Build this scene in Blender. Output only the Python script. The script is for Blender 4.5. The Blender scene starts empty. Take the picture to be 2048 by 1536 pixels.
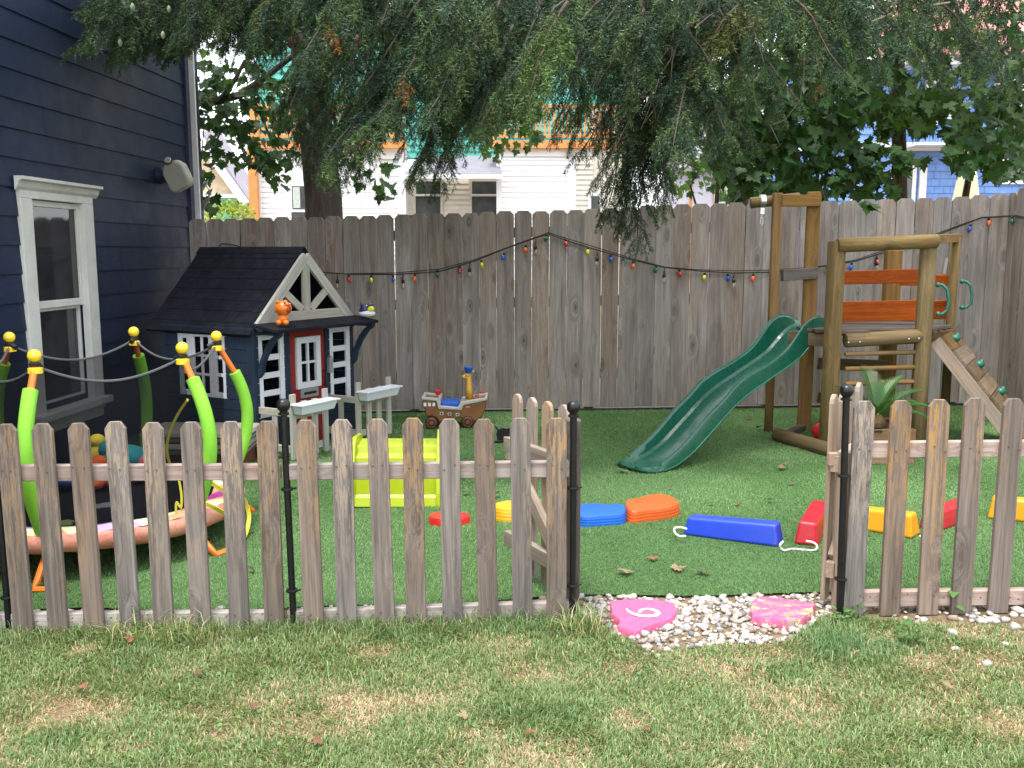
import bpy, math, random
import numpy as np
from mathutils import Matrix, Vector

R_ = random.Random(7)
rad = math.radians
scene = bpy.context.scene
COL = scene.collection

# ------------------------------------------------------------------ camera
F, P, H, SL = 1880.0, rad(8.0), 1.45, 0.025       # focal px (2048 wide), pitch, eye height, cross slope of the yard
cam_d = bpy.data.cameras.new('camera')
cam_d.sensor_width = 36.0
cam_d.lens = 36.0 * F / 2048.0
cam_d.clip_start = 0.05
cam_d.clip_end = 600
cam = bpy.data.objects.new('camera', cam_d)
cam.location = (0, 0, H)
cam.rotation_euler = (rad(90) - P, 0, 0)
COL.objects.link(cam)
scene.camera = cam

# ------------------------------------------------------------------ sky, sun, exposure
SUN_EL, SUN_AZ = rad(72), rad(212)               # azimuth measured from +Y towards +X
w = bpy.data.worlds.new('World')
scene.world = w
w.use_nodes = True
wn, wl = w.node_tree.nodes, w.node_tree.links
wn.clear()
wo = wn.new('ShaderNodeOutputWorld')
bg = wn.new('ShaderNodeBackground')
sky = wn.new('ShaderNodeTexSky')
sky.sky_type = 'NISHITA'
sky.sun_disc = False
sky.sun_elevation = SUN_EL
sky.sun_rotation = SUN_AZ
sky.air_density = 1.0
sky.dust_density = 3.0
mx = wn.new('ShaderNodeMixRGB')
mx.inputs[0].default_value = 0.72                # thin bright cloud over most of the sky
mx.inputs[2].default_value = (11.5, 11.8, 12.2, 1)
wl.new(sky.outputs[0], mx.inputs[1])
wl.new(mx.outputs[0], bg.inputs[0])
bg.inputs[1].default_value = 0.15
wl.new(bg.outputs[0], wo.inputs[0])
sd = bpy.data.lights.new('sun', 'SUN')
sd.energy = 2.5
sd.angle = rad(16)
sd.color = (1.0, 0.96, 0.90)
sun = bpy.data.objects.new('sun', sd)
sv = Vector((math.sin(SUN_AZ) * math.cos(SUN_EL), math.cos(SUN_AZ) * math.cos(SUN_EL), math.sin(SUN_EL)))
sun.rotation_euler = (-sv).to_track_quat('-Z', 'Y').to_euler()
sun.location = (0, 0, 30)
COL.objects.link(sun)
vs = scene.view_settings
vs.view_transform = 'Standard'
vs.look = 'None'
vs.exposure = 0.98
vs.gamma = 1.0
vs.use_curve_mapping = False
scene.cycles.max_bounces = 8
scene.cycles.transparent_max_bounces = 16

# ------------------------------------------------------------------ survey helpers (photo measurement -> metres)
def ray(u, v):
    a = (u - 1024) / F; b = (v - 768) / F
    return Vector((a, math.cos(P) - b * math.sin(P), -math.sin(P) - b * math.cos(P)))
O = Vector((0, 0, H))
def gnd(x): return SL * x
def gp(u, v, dz=0.0):
    d = ray(u, v); t = (H - dz) / (SL * d.x - d.z); return O + d * t
def at(u, v, Y):
    d = ray(u, v); return O + d * (Y / d.y)
def onplane(u, v, p0, n):
    d = ray(u, v); return O + d * ((Vector(p0) - O).dot(n) / d.dot(n))
def lerp(xs, ys, x):
    return float(np.interp(x, xs, ys))

# ------------------------------------------------------------------ object helpers
W = {}
def link(o, M, parent):
    COL.objects.link(o)
    o.matrix_basis = M
    W[o.name] = M
    if parent is not None:
        o.parent = parent
        o.matrix_parent_inverse = W[parent.name].inverted()
    return o
def tag(o, label=None, cat=None, group=None, kind=None):
    if label: o['label'] = label
    if cat: o['category'] = cat
    if group: o['group'] = group
    if kind: o['kind'] = kind
    return o
def thing(name, label, cat, loc, group=None):
    o = bpy.data.objects.new(name, None)
    o.empty_display_size = 0.1
    link(o, Matrix.Translation(Vector(loc)), None)
    return tag(o, label, cat, group)
def add_mesh(name, me, mat, parent=None, M=None):
    o = bpy.data.objects.new(name, me)
    if mat is not None and len(me.materials) == 0: me.materials.append(mat)
    return link(o, M or Matrix.Identity(4), parent)

class MB:
    """collects faces in world coordinates, then becomes one mesh object"""
    def __init__(s): s.v = []; s.f = []
    def add(s, vs_, fs_):
        b = len(s.v); s.v += [Vector(p) for p in vs_]; s.f += [[i + b for i in f] for f in fs_]; return s
    def box(s, c, sz, M=None):
        c = Vector(c); x, y, z = (q / 2 for q in sz)
        vs_ = [Vector((i * x, j * y, k * z)) for k in (-1, 1) for j in (-1, 1) for i in (-1, 1)]
        if M is not None: vs_ = [M @ p for p in vs_]
        return s.add([c + p for p in vs_], [(0,2,3,1),(4,5,7,6),(0,1,5,4),(2,6,7,3),(0,4,6,2),(1,3,7,5)])
    def bar(s, p0, p1, wd, th, up=(0, 0, 1)):
        p0, p1 = Vector(p0), Vector(p1); z = (p1 - p0); L = z.length; z.normalize()
        y = Vector(up); x = y.cross(z); x.normalize(); y = z.cross(x)
        M = Matrix((x, y, z)).transposed()
        return s.box((p0 + p1) / 2, (wd, th, L), M)
    def prism(s, poly, ax, ay, az, o, depth):
        """polygon (a,b) in plane ax,ay at origin o, extruded by depth along az"""
        o = Vector(o); ax, ay, az = Vector(ax), Vector(ay), Vector(az); n = len(poly)
        A = [o + ax * a + ay * b for a, b in poly]; B = [p + az * depth for p in A]
        fs = [tuple(range(n))[::-1], tuple(range(n, 2 * n))] + [(i, (i + 1) % n, n + (i + 1) % n, n + i) for i in range(n)]
        return s.add(A + B, fs)
    def tube(s, pts, r, n=8, cap=True):
        pts = [Vector(p) for p in pts]; rs = r if isinstance(r, (list, tuple)) else [r] * len(pts)
        vs_ = []; fs_ = []
        t0 = (pts[1] - pts[0]).normalized()
        ref = Vector((0, 0, 1)) if abs(t0.z) < .9 else Vector((1, 0, 0))
        for i, p in enumerate(pts):
            t = (pts[min(i + 1, len(pts) - 1)] - pts[max(i - 1, 0)]).normalized()
            x = ref - t * ref.dot(t)
            if x.length < 1e-4: x = Vector((1, 0, 0)) - t * t.x
            x.normalize(); y = t.cross(x); ref = x
            for k in range(n):
                a = 2 * math.pi * k / n; vs_.append(p + (x * math.cos(a) + y * math.sin(a)) * rs[i])
        for i in range(len(pts) - 1):
            for k in range(n):
                fs_.append((i * n + k, i * n + (k + 1) % n, (i + 1) * n + (k + 1) % n, (i + 1) * n + k))
        if cap:
            fs_.append(tuple(range(n))[::-1]); fs_.append(tuple(range((len(pts) - 1) * n, len(pts) * n)))
        return s.add(vs_, fs_)
    def ell(s, c, r, n=12, m=8, M=None):
        c = Vector(c); r = (r, r, r) if not isinstance(r, (tuple, list)) else r; vs_ = []; fs_ = []
        for j in range(1, m):
            ph = math.pi * j / m
            for i in range(n):
                th = 2 * math.pi * i / n
                vs_.append(Vector((r[0] * math.sin(ph) * math.cos(th), r[1] * math.sin(ph) * math.sin(th), r[2] * math.cos(ph))))
        vs_ += [Vector((0, 0, r[2])), Vector((0, 0, -r[2]))]; T = len(vs_) - 2
        for j in range(m - 2):
            for i in range(n): fs_.append((j * n + i, (j + 1) * n + i, (j + 1) * n + (i + 1) % n, j * n + (i + 1) % n))
        for i in range(n):
            fs_.append((T, i, (i + 1) % n)); fs_.append((T + 1, (m - 2) * n + (i + 1) % n, (m - 2) * n + i))
        if M is not None: vs_ = [M @ p for p in vs_]
        return s.add([c + p for p in vs_], fs_)
    def lathe(s, c, prof, n=16, axis=(0, 0, 1)):
        c = Vector(c); z = Vector(axis).normalized(); ref = Vector((1, 0, 0)) if abs(z.x) < .9 else Vector((0, 1, 0))
        x = (ref - z * ref.dot(z)).normalized(); y = z.cross(x); vs_ = []; fs_ = []
        for r, h in prof:
            for k in range(n):
                a = 2 * math.pi * k / n; vs_.append(c + z * h + (x * math.cos(a) + y * math.sin(a)) * r)
        for i in range(len(prof) - 1):
            for k in range(n): fs_.append((i * n + k, i * n + (k + 1) % n, (i + 1) * n + (k + 1) % n, (i + 1) * n + k))
        fs_.append(tuple(range(n))[::-1]); fs_.append(tuple(range((len(prof) - 1) * n, len(prof) * n)))
        return s.add(vs_, fs_)
    def build(s, name, mat, parent=None, bev=0.0, smooth=False, ang=40):
        c = sum(s.v, Vector()) / len(s.v)
        me = bpy.data.meshes.new(name)
        me.from_pydata([tuple(p - c) for p in s.v], [], s.f)
        me.update()
        o = add_mesh(name, me, mat, parent, Matrix.Translation(c))
        if smooth:
            me.polygons.foreach_set('use_smooth', [True] * len(me.polygons))
            if ang: 
                try: me.set_sharp_from_angle(angle=rad(ang))
                except Exception: pass
        if bev > 0:
            b = o.modifiers.new('bevel', 'BEVEL'); b.width = bev; b.segments = 2; b.limit_method = 'ANGLE'; b.angle_limit = rad(35)
        return o

def smooth(pts, k=5):
    """Catmull-Rom through the points"""
    P_ = [Vector(p) for p in pts]; P_ = [P_[0] * 2 - P_[1]] + P_ + [P_[-1] * 2 - P_[-2]]; out = []
    for i in range(1, len(P_) - 2):
        a, b, c, d = P_[i - 1:i + 3]
        for j in range(k):
            t = j / k; out.append(.5 * ((2 * b) + (c - a) * t + (2 * a - 5 * b + 4 * c - d) * t * t + (3 * b - a - 3 * c + d) * t ** 3))
    return out + [P_[-2]]

_bc = {}
def board(name, p0, p1, wd, th, mat, parent, up=(0, 0, 1), shape='plain', bev=0.002, tag_=None):
    """a plank whose local Z runs along its length, so that grain follows it; equal planks share their mesh"""
    p0, p1 = Vector(p0), Vector(p1); z = p1 - p0; L = z.length; z.normalize()
    y = Vector(up); x = y.cross(z); x.normalize(); y = z.cross(x)
    M = Matrix((x, y, z)).transposed().to_4x4(); M.translation = (p0 + p1) / 2
    key = (round(L, 3), round(wd, 3), round(th, 3), shape, mat.name)
    if key not in _bc:
        h = L / 2; q = wd / 2
        if shape == 'dogear': poly = [(-q, -h), (q, -h), (q, h - .034), (q - .030, h), (-q + .030, h), (-q, h - .034)]
        elif shape == 'dogear_s': poly = [(-q, -h), (q, -h), (q, h - .026), (q - .019, h), (-q + .019, h), (-q, h - .026)]
        elif shape == 'round': poly = [(-q, -h), (q, -h), (q, h - q), (q * .8, h - q * .45), (q * .4, h - q * .1), (0, h), (-q * .4, h - q * .1), (-q * .8, h - q * .45), (-q, h - q)]
        else: poly = [(-q, -h), (q, -h), (q, h), (-q, h)]
        n = len(poly); vs_ = [(a, -th / 2, b) for a, b in poly] + [(a, th / 2, b) for a, b in poly]
        fs_ = [tuple(range(n)), tuple(range(n, 2 * n))[::-1]] + [((i + 1) % n, i, n + i, n + (i + 1) % n) for i in range(n)]
        me = bpy.data.meshes.new(name); me.from_pydata(vs_, [], fs_); me.update(); me.materials.append(mat)
        _bc[key] = me
    o = add_mesh(name, _bc[key], mat, parent, M)
    if bev > 0:
        b = o.modifiers.new('bevel', 'BEVEL'); b.width = bev; b.segments = 1; b.limit_method = 'ANGLE'; b.angle_limit = rad(35)
    return o

def np_mesh(name, V, Fc, mat, parent=None, cols=None, smooth=False, M=None):
    """big mesh from numpy: V (n,3), Fc (m,3) triangles, cols (n,3) point colours"""
    me = bpy.data.meshes.new(name)
    V = np.ascontiguousarray(V, dtype=np.float32); Fc = np.ascontiguousarray(Fc, dtype=np.int32)
    me.vertices.add(len(V)); me.vertices.foreach_set('co', V.ravel())
    me.loops.add(Fc.size); me.loops.foreach_set('vertex_index', Fc.ravel())
    me.polygons.add(len(Fc)); me.polygons.foreach_set('loop_start', np.arange(0, Fc.size, 3, dtype=np.int32))
    me.update(calc_edges=True)
    if smooth: me.polygons.foreach_set('use_smooth', np.ones(len(Fc), dtype=bool))
    if cols is not None:
        a = me.color_attributes.new('tint', 'FLOAT_COLOR', 'POINT')
        c4 = np.ones((len(V), 4), dtype=np.float32); c4[:, :3] = cols
        a.data.foreach_set('color', c4.ravel())
    return add_mesh(name, me, mat, parent, M)

# ------------------------------------------------------------------ materials
def new_mat(name):
    m = bpy.data.materials.new(name); m.use_nodes = True
    nt = m.node_tree; b = nt.nodes.get('Principled BSDF'); return m, nt, b
def nd(nt, t, **kw):
    n = nt.nodes.new(t)
    for k, v in kw.items(): setattr(n, k, v)
    return n
def ramp(nt, fac, stops):
    r = nd(nt, 'ShaderNodeValToRGB'); e = r.color_ramp.elements
    while len(e) < len(stops): e.new(0.5)
    for i, (p, c) in enumerate(stops):
        e[i].position = p; e[i].color = (c, c, c, 1) if not isinstance(c, (tuple, list)) else (*c, 1)
    nt.links.new(fac, r.inputs[0]); return r.outputs[0]
def mixc(nt, fac, a, b, mode='MIX'):
    m = nd(nt, 'ShaderNodeMixRGB', blend_type=mode)
    for i, s in ((0, fac), (1, a), (2, b)):
        if hasattr(s, 'links'): nt.links.new(s, m.inputs[i])
        elif isinstance(s, (tuple, list)): m.inputs[i].default_value = (*s, 1)
        else: m.inputs[i].default_value = s
    return m.outputs[0]
def coords(nt, scale, rnd=True, which='Object'):
    tc = nd(nt, 'ShaderNodeTexCoord'); out = tc.outputs[which]
    if rnd:
        oi = nd(nt, 'ShaderNodeObjectInfo'); vm = nd(nt, 'ShaderNodeVectorMath', operation='MULTIPLY_ADD')
        cx = nd(nt, 'ShaderNodeCombineXYZ'); 
        for k in range(3): nt.links.new(oi.outputs['Random'], cx.inputs[k])
        nt.links.new(cx.outputs[0], vm.inputs[0]); vm.inputs[1].default_value = (37.0, 53.0, 91.0)
        nt.links.new(out, vm.inputs[2]); out = vm.outputs[0]
    mp = nd(nt, 'ShaderNodeMapping'); mp.inputs['Scale'].default_value = scale
    nt.links.new(out, mp.inputs['Vector']); return mp.outputs[0]
def noise(nt, vec, scale=1.0, detail=4, rough=.6, dist=0.0):
    n = nd(nt, 'ShaderNodeTexNoise'); n.inputs['Scale'].default_value = scale; n.inputs['Detail'].default_value = detail
    n.inputs['Roughness'].default_value = rough; n.inputs['Distortion'].default_value = dist
    nt.links.new(vec, n.inputs['Vector']); return n.outputs[0]
def bump(nt, b, h, strength=.3, dist=.01):
    n = nd(nt, 'ShaderNodeBump'); n.inputs['Strength'].default_value = strength; n.inputs['Distance'].default_value = dist
    nt.links.new(h, n.inputs['Height']); nt.links.new(n.outputs[0], b.inputs['Normal'])

def m_plain(name, col, rough=.5, var=.12, nscale=8.0, bmp=0.0, bscale=60.0, spec=.5, coat=0.0, metal=0.0, dirt=None):
    m, nt, b = new_mat(name)
    vec = coords(nt, (1, 1, 1))
    n1 = noise(nt, vec, nscale, 5, .65)
    lo = tuple(c * (1 - var) for c in col); hi = tuple(min(1, c * (1 + var)) for c in col)
    c = ramp(nt, n1, [(.3, lo), (.7, hi)])
    if dirt:
        n3 = noise(nt, vec, nscale * 2.3, 6, .7, .4)
        c = mixc(nt, ramp(nt, n3, [(.55, 0.0), (.75, dirt[1])]), c, dirt[0])
    nt.links.new(c, b.inputs['Base Color'])
    n2 = noise(nt, vec, nscale * 3, 4)
    nt.links.new(ramp(nt, n2, [(.3, max(0, rough - .08)), (.7, min(1, rough + .1))]), b.inputs['Roughness'])
    b.inputs['Specular IOR Level'].default_value = spec
    b.inputs['Metallic'].default_value = metal
    b.inputs['Coat Weight'].default_value = coat
    if bmp: bump(nt, b, noise(nt, vec, bscale, 5, .6), bmp, .004)
    return m

def m_wood(name, dark, light, accent=None, acc=.4, knots=.6, grain=26.0, rough=.75, bmp=.5, rvar=.35, top=False, satv=.4):
    """weathered timber, grain along local Z; knots and streaks wander with each plank"""
    m, nt, b = new_mat(name)
    vec = coords(nt, (1, 1, 1))
    kv = coords(nt, (6.5, 6.5, 2.6))
    vo = nd(nt, 'ShaderNodeTexVoronoi', feature='F1'); vo.inputs['Scale'].default_value = 1.0; nt.links.new(kv, vo.inputs['Vector'])
    kd = vo.outputs['Distance']
    kn = ramp(nt, kd, [(.05, 1.0), (.34, 0.0)])                      # influence zone of a knot
    # grain coordinates bend round the knots
    cx = nd(nt, 'ShaderNodeVectorMath', operation='MULTIPLY'); nt.links.new(vec, cx.inputs[0]); cx.inputs[1].default_value = (grain, grain, 1.3)
    off = nd(nt, 'ShaderNodeVectorMath', operation='SCALE'); off.inputs[0].default_value = (1.6, 1.6, 0); nt.links.new(kn, off.inputs['Scale'])
    ad = nd(nt, 'ShaderNodeVectorMath', operation='ADD'); nt.links.new(cx.outputs[0], ad.inputs[0]); nt.links.new(off.outputs[0], ad.inputs[1])
    g1 = noise(nt, ad.outputs[0], 1.0, 6, .65, .6)
    sc2 = nd(nt, 'ShaderNodeVectorMath', operation='MULTIPLY'); nt.links.new(ad.outputs[0], sc2.inputs[0]); sc2.inputs[1].default_value = (5, 5, 2.2)
    g2 = noise(nt, sc2.outputs[0], 1.0, 3, .6)
    base = ramp(nt, g1, [(.28, dark), (.5, tuple((a + c) / 2 for a, c in zip(dark, light))), (.72, light)])
    fine = ramp(nt, g2, [(.32, .55), (.6, 1.05)])
    c = mixc(nt, .55, base, fine, 'MULTIPLY')
    # broad tonal patches
    pv = noise(nt, coords(nt, (3, 3, .8)), 1.0, 3, .5)
    c = mixc(nt, .6, c, ramp(nt, pv, [(.3, .7), (.7, 1.18)]), 'MULTIPLY')
    if accent is not None:
        av = coords(nt, (95, 95, 9)); an = noise(nt, av, 1.0, 4, .75, .2)
        wide = noise(nt, coords(nt, (7, 7, 1.1)), 1.0, 2, .5)
        am = mixc(nt, 1.0, ramp(nt, an, [(.48, 0.0), (.56, 1.0)]), ramp(nt, wide, [(.34, 0.0), (.56, 1.0)]), 'MULTIPLY')
        if top:
            tc = nd(nt, 'ShaderNodeTexCoord'); sx = nd(nt, 'ShaderNodeSeparateXYZ'); nt.links.new(tc.outputs['Object'], sx.inputs[0])
            mr = nd(nt, 'ShaderNodeMapRange'); mr.inputs[1].default_value = -.25; mr.inputs[2].default_value = .30; mr.inputs[3].default_value = .12; mr.inputs[4].default_value = 1.0
            nt.links.new(sx.outputs['Z'], mr.inputs[0]); am = mixc(nt, 1.0, am, mr.outputs[0], 'MULTIPLY')
        am2 = mixc(nt, 1.0, am, (acc, acc, acc), 'MULTIPLY')
        c = mixc(nt, am2, c, accent)
    if knots > 0:
        ring = ramp(nt, kd, [(.0, 1.0), (.06, .9), (.085, .2), (.12, .6), (.20, 0.0)])
        kf = mixc(nt, 1.0, ring, (knots, knots, knots), 'MULTIPLY')
        c = mixc(nt, kf, c, tuple(x * .42 for x in dark))
    oi = nd(nt, 'ShaderNodeObjectInfo')
    rv = nd(nt, 'ShaderNodeMapRange'); rv.inputs[3].default_value = 1 - rvar; rv.inputs[4].default_value = 1 + rvar * .7
    nt.links.new(oi.outputs['Random'], rv.inputs[0])
    c = mixc(nt, 1.0, c, rv.outputs[0], 'MULTIPLY')
    hs = nd(nt, 'ShaderNodeHueSaturation'); nt.links.new(c, hs.inputs['Color'])
    wn_ = nd(nt, 'ShaderNodeTexWhiteNoise', noise_dimensions='1D'); nt.links.new(oi.outputs['Random'], wn_.inputs['W'])
    sr = nd(nt, 'ShaderNodeMapRange'); sr.inputs[3].default_value = 1 - satv; sr.inputs[4].default_value = 1 + satv
    nt.links.new(wn_.outputs[0], sr.inputs[0]); nt.links.new(sr.outputs[0], hs.inputs['Saturation'])
    nt.links.new(hs.outputs[0], b.inputs['Base Color'])
    b.inputs['Roughness'].default_value = rough; b.inputs['Specular IOR Level'].default_value = .25
    bump(nt, b, mixc(nt, .5, g2, g1), bmp, .004)
    return m

def m_leafy(name, transl=.35, rough=.5, fixed=None, spec=.4):
    m, nt, b = new_mat(name)
    if fixed is None:
        at_ = nd(nt, 'ShaderNodeAttribute', attribute_name='tint'); c = at_.outputs['Color']
    else:
        oi = nd(nt, 'ShaderNodeObjectInfo'); c = ramp(nt, oi.outputs['Random'], [(0, tuple(x * .6 for x in fixed)), (.5, fixed), (1, (fixed[0] * 1.5, fixed[1] * 1.25, fixed[2]))])
    nt.links.new(c, b.inputs['Base Color']); b.inputs['Roughness'].default_value = rough; b.inputs['Specular IOR Level'].default_value = spec
    tr = nd(nt, 'ShaderNodeBsdfTranslucent'); c2 = mixc(nt, 1.0, c, (1.3, 1.35, .6), 'MULTIPLY'); nt.links.new(c2, tr.inputs[0])
    ms = nd(nt, 'ShaderNodeMixShader'); ms.inputs[0].default_value = transl
    nt.links.new(b.outputs[0], ms.inputs[1]); nt.links.new(tr.outputs[0], ms.inputs[2])
    nt.links.new(ms.outputs[0], nt.nodes['Material Output'].inputs[0]); return m

def m_glass_dark(name, col=(.02, .022, .025), rough=.06):
    m, nt, b = new_mat(name)
    n = noise(nt, coords(nt, (1, 1, 1)), 5, 3)
    nt.links.new(ramp(nt, n, [(.3, col), (.7, tuple(c * 2 for c in col))]), b.inputs['Base Color'])
    b.inputs['Roughness'].default_value = rough; b.inputs['Specular IOR Level'].default_value = .6; return m

M_picket = m_wood('picket_wood', (.072, .060, .054), (.265, .220, .190), accent=(.42, .27, .14), acc=.68, knots=.45, grain=30, rvar=.16, top=True, bmp=.7)
M_rail = m_wood('rail_wood', (.22, .185, .17), (.50, .42, .385), accent=(.34, .19, .12), acc=.25, knots=.15, grain=34, rvar=.12, bmp=.6)
M_gatew = m_wood('gate_wood', (.19, .155, .125), (.42, .35, .29), accent=(.42, .24, .11), acc=.4, knots=.3, grain=30, rvar=.15, satv=.2)
M_fence = m_wood('fence_wood', (.165, .147, .132), (.405, .366, .332), accent=(.26, .15, .085), acc=.40, knots=.8, grain=15, rvar=.16, bmp=.3, satv=.35)
M_frail = m_wood('fence_rail_wood', (.10, .085, .075), (.22, .19, .17), knots=.2)
M_log = m_wood('treated_log', (.105, .067, .025), (.255, .165, .064), accent=(.075, .085, .03), acc=.5, knots=.5, grain=22, rvar=.10, bmp=.5, satv=.12)
M_post = m_wood('treated_post', (.155, .088, .031), (.335, .20, .078), accent=(.12, .075, .04), acc=.4, knots=.5, grain=24, rvar=.15, satv=.15)
M_orange = m_wood('orange_board_wood', (.22, .050, .012), (.42, .105, .025), accent=(.12, .04, .02), acc=.35, knots=.35, grain=20, rvar=.1, bmp=.3)
M_deckw = m_wood('deck_wood', (.055, .045, .038), (.16, .13, .105), accent=(.09, .08, .06), acc=.4, knots=.3, grain=24, rvar=.2)
M_climb = m_wood('climb_wood', (.10, .065, .035), (.24, .16, .085), accent=(.10, .075, .05), acc=.4, knots=.5, grain=18, rvar=.2)
M_greyw = m_wood('grey_painted_wood', (.36, .35, .30), (.52, .50, .44), knots=.05, grain=20, rvar=.06, bmp=.25)
M_cedar = m_wood('planter_wood', (.17, .10, .055), (.30, .19, .11), accent=(.12, .08, .05), acc=.3, knots=.4, satv=.1)
M_siding = m_plain('navy_siding_paint', (.0125, .0215, .047), .5, .18, 2.0, .25, 40, .25)
M_navytrim = m_plain('navy_trim_paint', (.018, .022, .06), .4, .15)
M_white = m_plain('white_window_paint', (.60, .61, .57), .45, .10, 4, .15, 50, dirt=((.30, .29, .25), .35))
M_whitec = m_plain('white_corner_paint', (.72, .73, .74), .45, .08)
M_pane = m_glass_dark('window_glass', (.018, .019, .022))
M_pane2 = m_glass_dark('house_window_glass', (.05, .055, .055), .12)
M_vinyl = m_plain('white_vinyl', (.83, .85, .87), .5, .06, 1.5)
M_vinylshade = m_plain('shaded_white_clapboard', (.66, .63, .56), .55, .08)  # white siding toned beige: recess shade put into the colour
M_teal = m_plain('teal_shingle', (.07, .33, .28), .6, .25, 6)
M_deckor = m_plain('orange_stained_timber', (.62, .25, .07), .6, .2, 6)
M_awning = m_plain('grey_roofing', (.17, .17, .20), .7, .15)
M_blueh = m_plain('blue_shingle', (.14, .27, .62), .6, .18, 6)
M_pinkroof = m_plain('red_roof_shingle', (.42, .19, .16), .8, .25, 5)
M_tan = m_plain('tan_shingle', (.50, .40, .27), .7, .2, 4)
M_purple = m_plain('grey_purple_roof', (.22, .20, .24), .8, .2, 4)
M_lav = m_plain('pale_lavender_siding', (.66, .66, .76), .6, .06)
M_metalb = m_plain('black_enamel', (.006, .006, .007), .35, .2, 12, .05, 80, .4, .0)
M_blackp = m_plain('black_plastic', (.012, .012, .013), .5, .2)
M_tarp = m_plain('soil', (.13, .092, .062), .95, .4, 5, .9, 45, .1)

# ------------------------------------------------------------------ value noise for scattering
class VN:
    def __init__(s, seed, n=64):
        s.g = np.random.RandomState(seed).rand(n, n); s.n = n
    def __call__(s, x, y, f):
        x = np.asarray(x) * f + 100; y = np.asarray(y) * f + 100
        xi = np.floor(x).astype(int); yi = np.floor(y).astype(int); fx = x - xi; fy = y - yi
        fx = fx * fx * (3 - 2 * fx); fy = fy * fy * (3 - 2 * fy); n = s.n; g = s.g
        a = g[xi % n, yi % n]; b = g[(xi + 1) % n, yi % n]; c = g[xi % n, (yi + 1) % n]; d = g[(xi + 1) % n, (yi + 1) % n]
        return (a * (1 - fx) + b * fx) * (1 - fy) + (c * (1 - fx) + d * fx) * fy
vn = VN(3)

def gz(x): return SL * np.clip(x, -8, 8)

# ------------------------------------------------------------------ ground
def m_ground():
    m, nt, b = new_mat('yard_soil')
    vec = coords(nt, (1, 1, 1), rnd=False)
    n1 = noise(nt, vec, 1.6, 6, .65); n2 = noise(nt, vec, 30, 6, .7, .5); n3 = noise(nt, vec, 140, 4, .7)
    c = ramp(nt, n1, [(.3, (.17, .12, .075)), (.7, (.31, .235, .14))])
    c = mixc(nt, .8, c, ramp(nt, n2, [(.3, .5), (.65, 1.25)]), 'MULTIPLY')
    c = mixc(nt, ramp(nt, n3, [(.56, 0.0), (.66, .6)]), c, (.46, .38, .21))
    nt.links.new(c, b.inputs['Base Color']); b.inputs['Roughness'].default_value = .95; b.inputs['Specular IOR Level'].default_value = .1
    bump(nt, b, mixc(nt, .5, n2, n3), 1.0, .02); return m
g = MB()
xs = [-300, -8, 8, 300]; ys = [-60, 600]
g.add([(x, y, float(gz(x))) for y in ys for x in xs], [(0, 1, 5, 4), (1, 2, 6, 5), (2, 3, 7, 6)])
o = g.build('ground', m_ground()); tag(o, kind='structure')

def m_turfbase():
    m, nt, b = new_mat('turf_backing')
    vec = coords(nt, (1, 1, 1), rnd=False)
    n1 = noise(nt, vec, 60, 5, .7); n2 = noise(nt, vec, 1.2, 3)
    c = ramp(nt, n1, [(.35, (.045, .11, .032)), (.65, (.10, .21, .065))])
    c = mixc(nt, .5, c, ramp(nt, n2, [(.3, .8), (.7, 1.15)]), 'MULTIPLY')
    nt.links.new(c, b.inputs['Base Color']); b.inputs['Roughness'].default_value = .9; bump(nt, b, n1, 1, .02); return m
TX0, TX1 = -3.2, 4.25
edge_x = np.linspace(TX0, TX1, 60)
def turf_front(x): return 3.755 + .03 * np.sin(x * 2.3 + .5) + .02 * np.sin(x * 6.1)
def turf_back(x): return 8.45 - .0667 * x
t = MB(); n = len(edge_x)
vsx = [(x, float(turf_front(x)), float(gz(x)) + .012) for x in edge_x] + [(x, float(turf_back(x)), float(gz(x)) + .012) for x in edge_x]
t.add(vsx, [(i, i + 1, n + i + 1, n + i) for i in range(n - 1)])
o = t.build('artificial_turf', m_turfbase()); tag(o, kind='structure')

# ------------------------------------------------------------------ navy house on the left
hw = thing('navy_house', 'navy blue lap sided house with white trimmed window at left edge', 'house', (-3.3, 6.0, 0))
tw = math.tan(.0564)
def wx(y): return -3.57 + tw * y
wdir = Vector((tw, 1, 0)).normalized(); wnrm = Vector((1, -tw, 0)).normalized()
YW0, YW1 = 1.6, 9.08
def wp(y, z, off=0.0): return Vector((wx(y), y, z)) + wnrm * off
c = MB(); a0, a1 = wp(YW0, 0, -.03), wp(YW1, 0, -.03); b0, b1 = a0 - wnrm * .3, a1 - wnrm * .3
wy0, wy1, wz0, wz1 = 6.30, 7.0, .40, 1.80     # rough opening
def core(y0, y1, z0, z1):
    p, q = wp(y0, 0, -.03), wp(y1, 0, -.03); r, s_ = q - wnrm * .3, p - wnrm * .3
    c.add([(k.x, k.y, z) for z in (z0, z1) for k in (p, q, r, s_)], [(3,2,1,0),(4,5,6,7),(0,1,5,4),(1,2,6,5),(2,3,7,6),(3,0,4,7)])
core(YW0, wy0, -.3, 5.6); core(wy1, YW1, -.3, 5.6); core(wy0, wy1, -.3, wz0); core(wy0, wy1, wz1, 5.6)
c.build('wall', M_siding, hw)
k = -9
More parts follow.
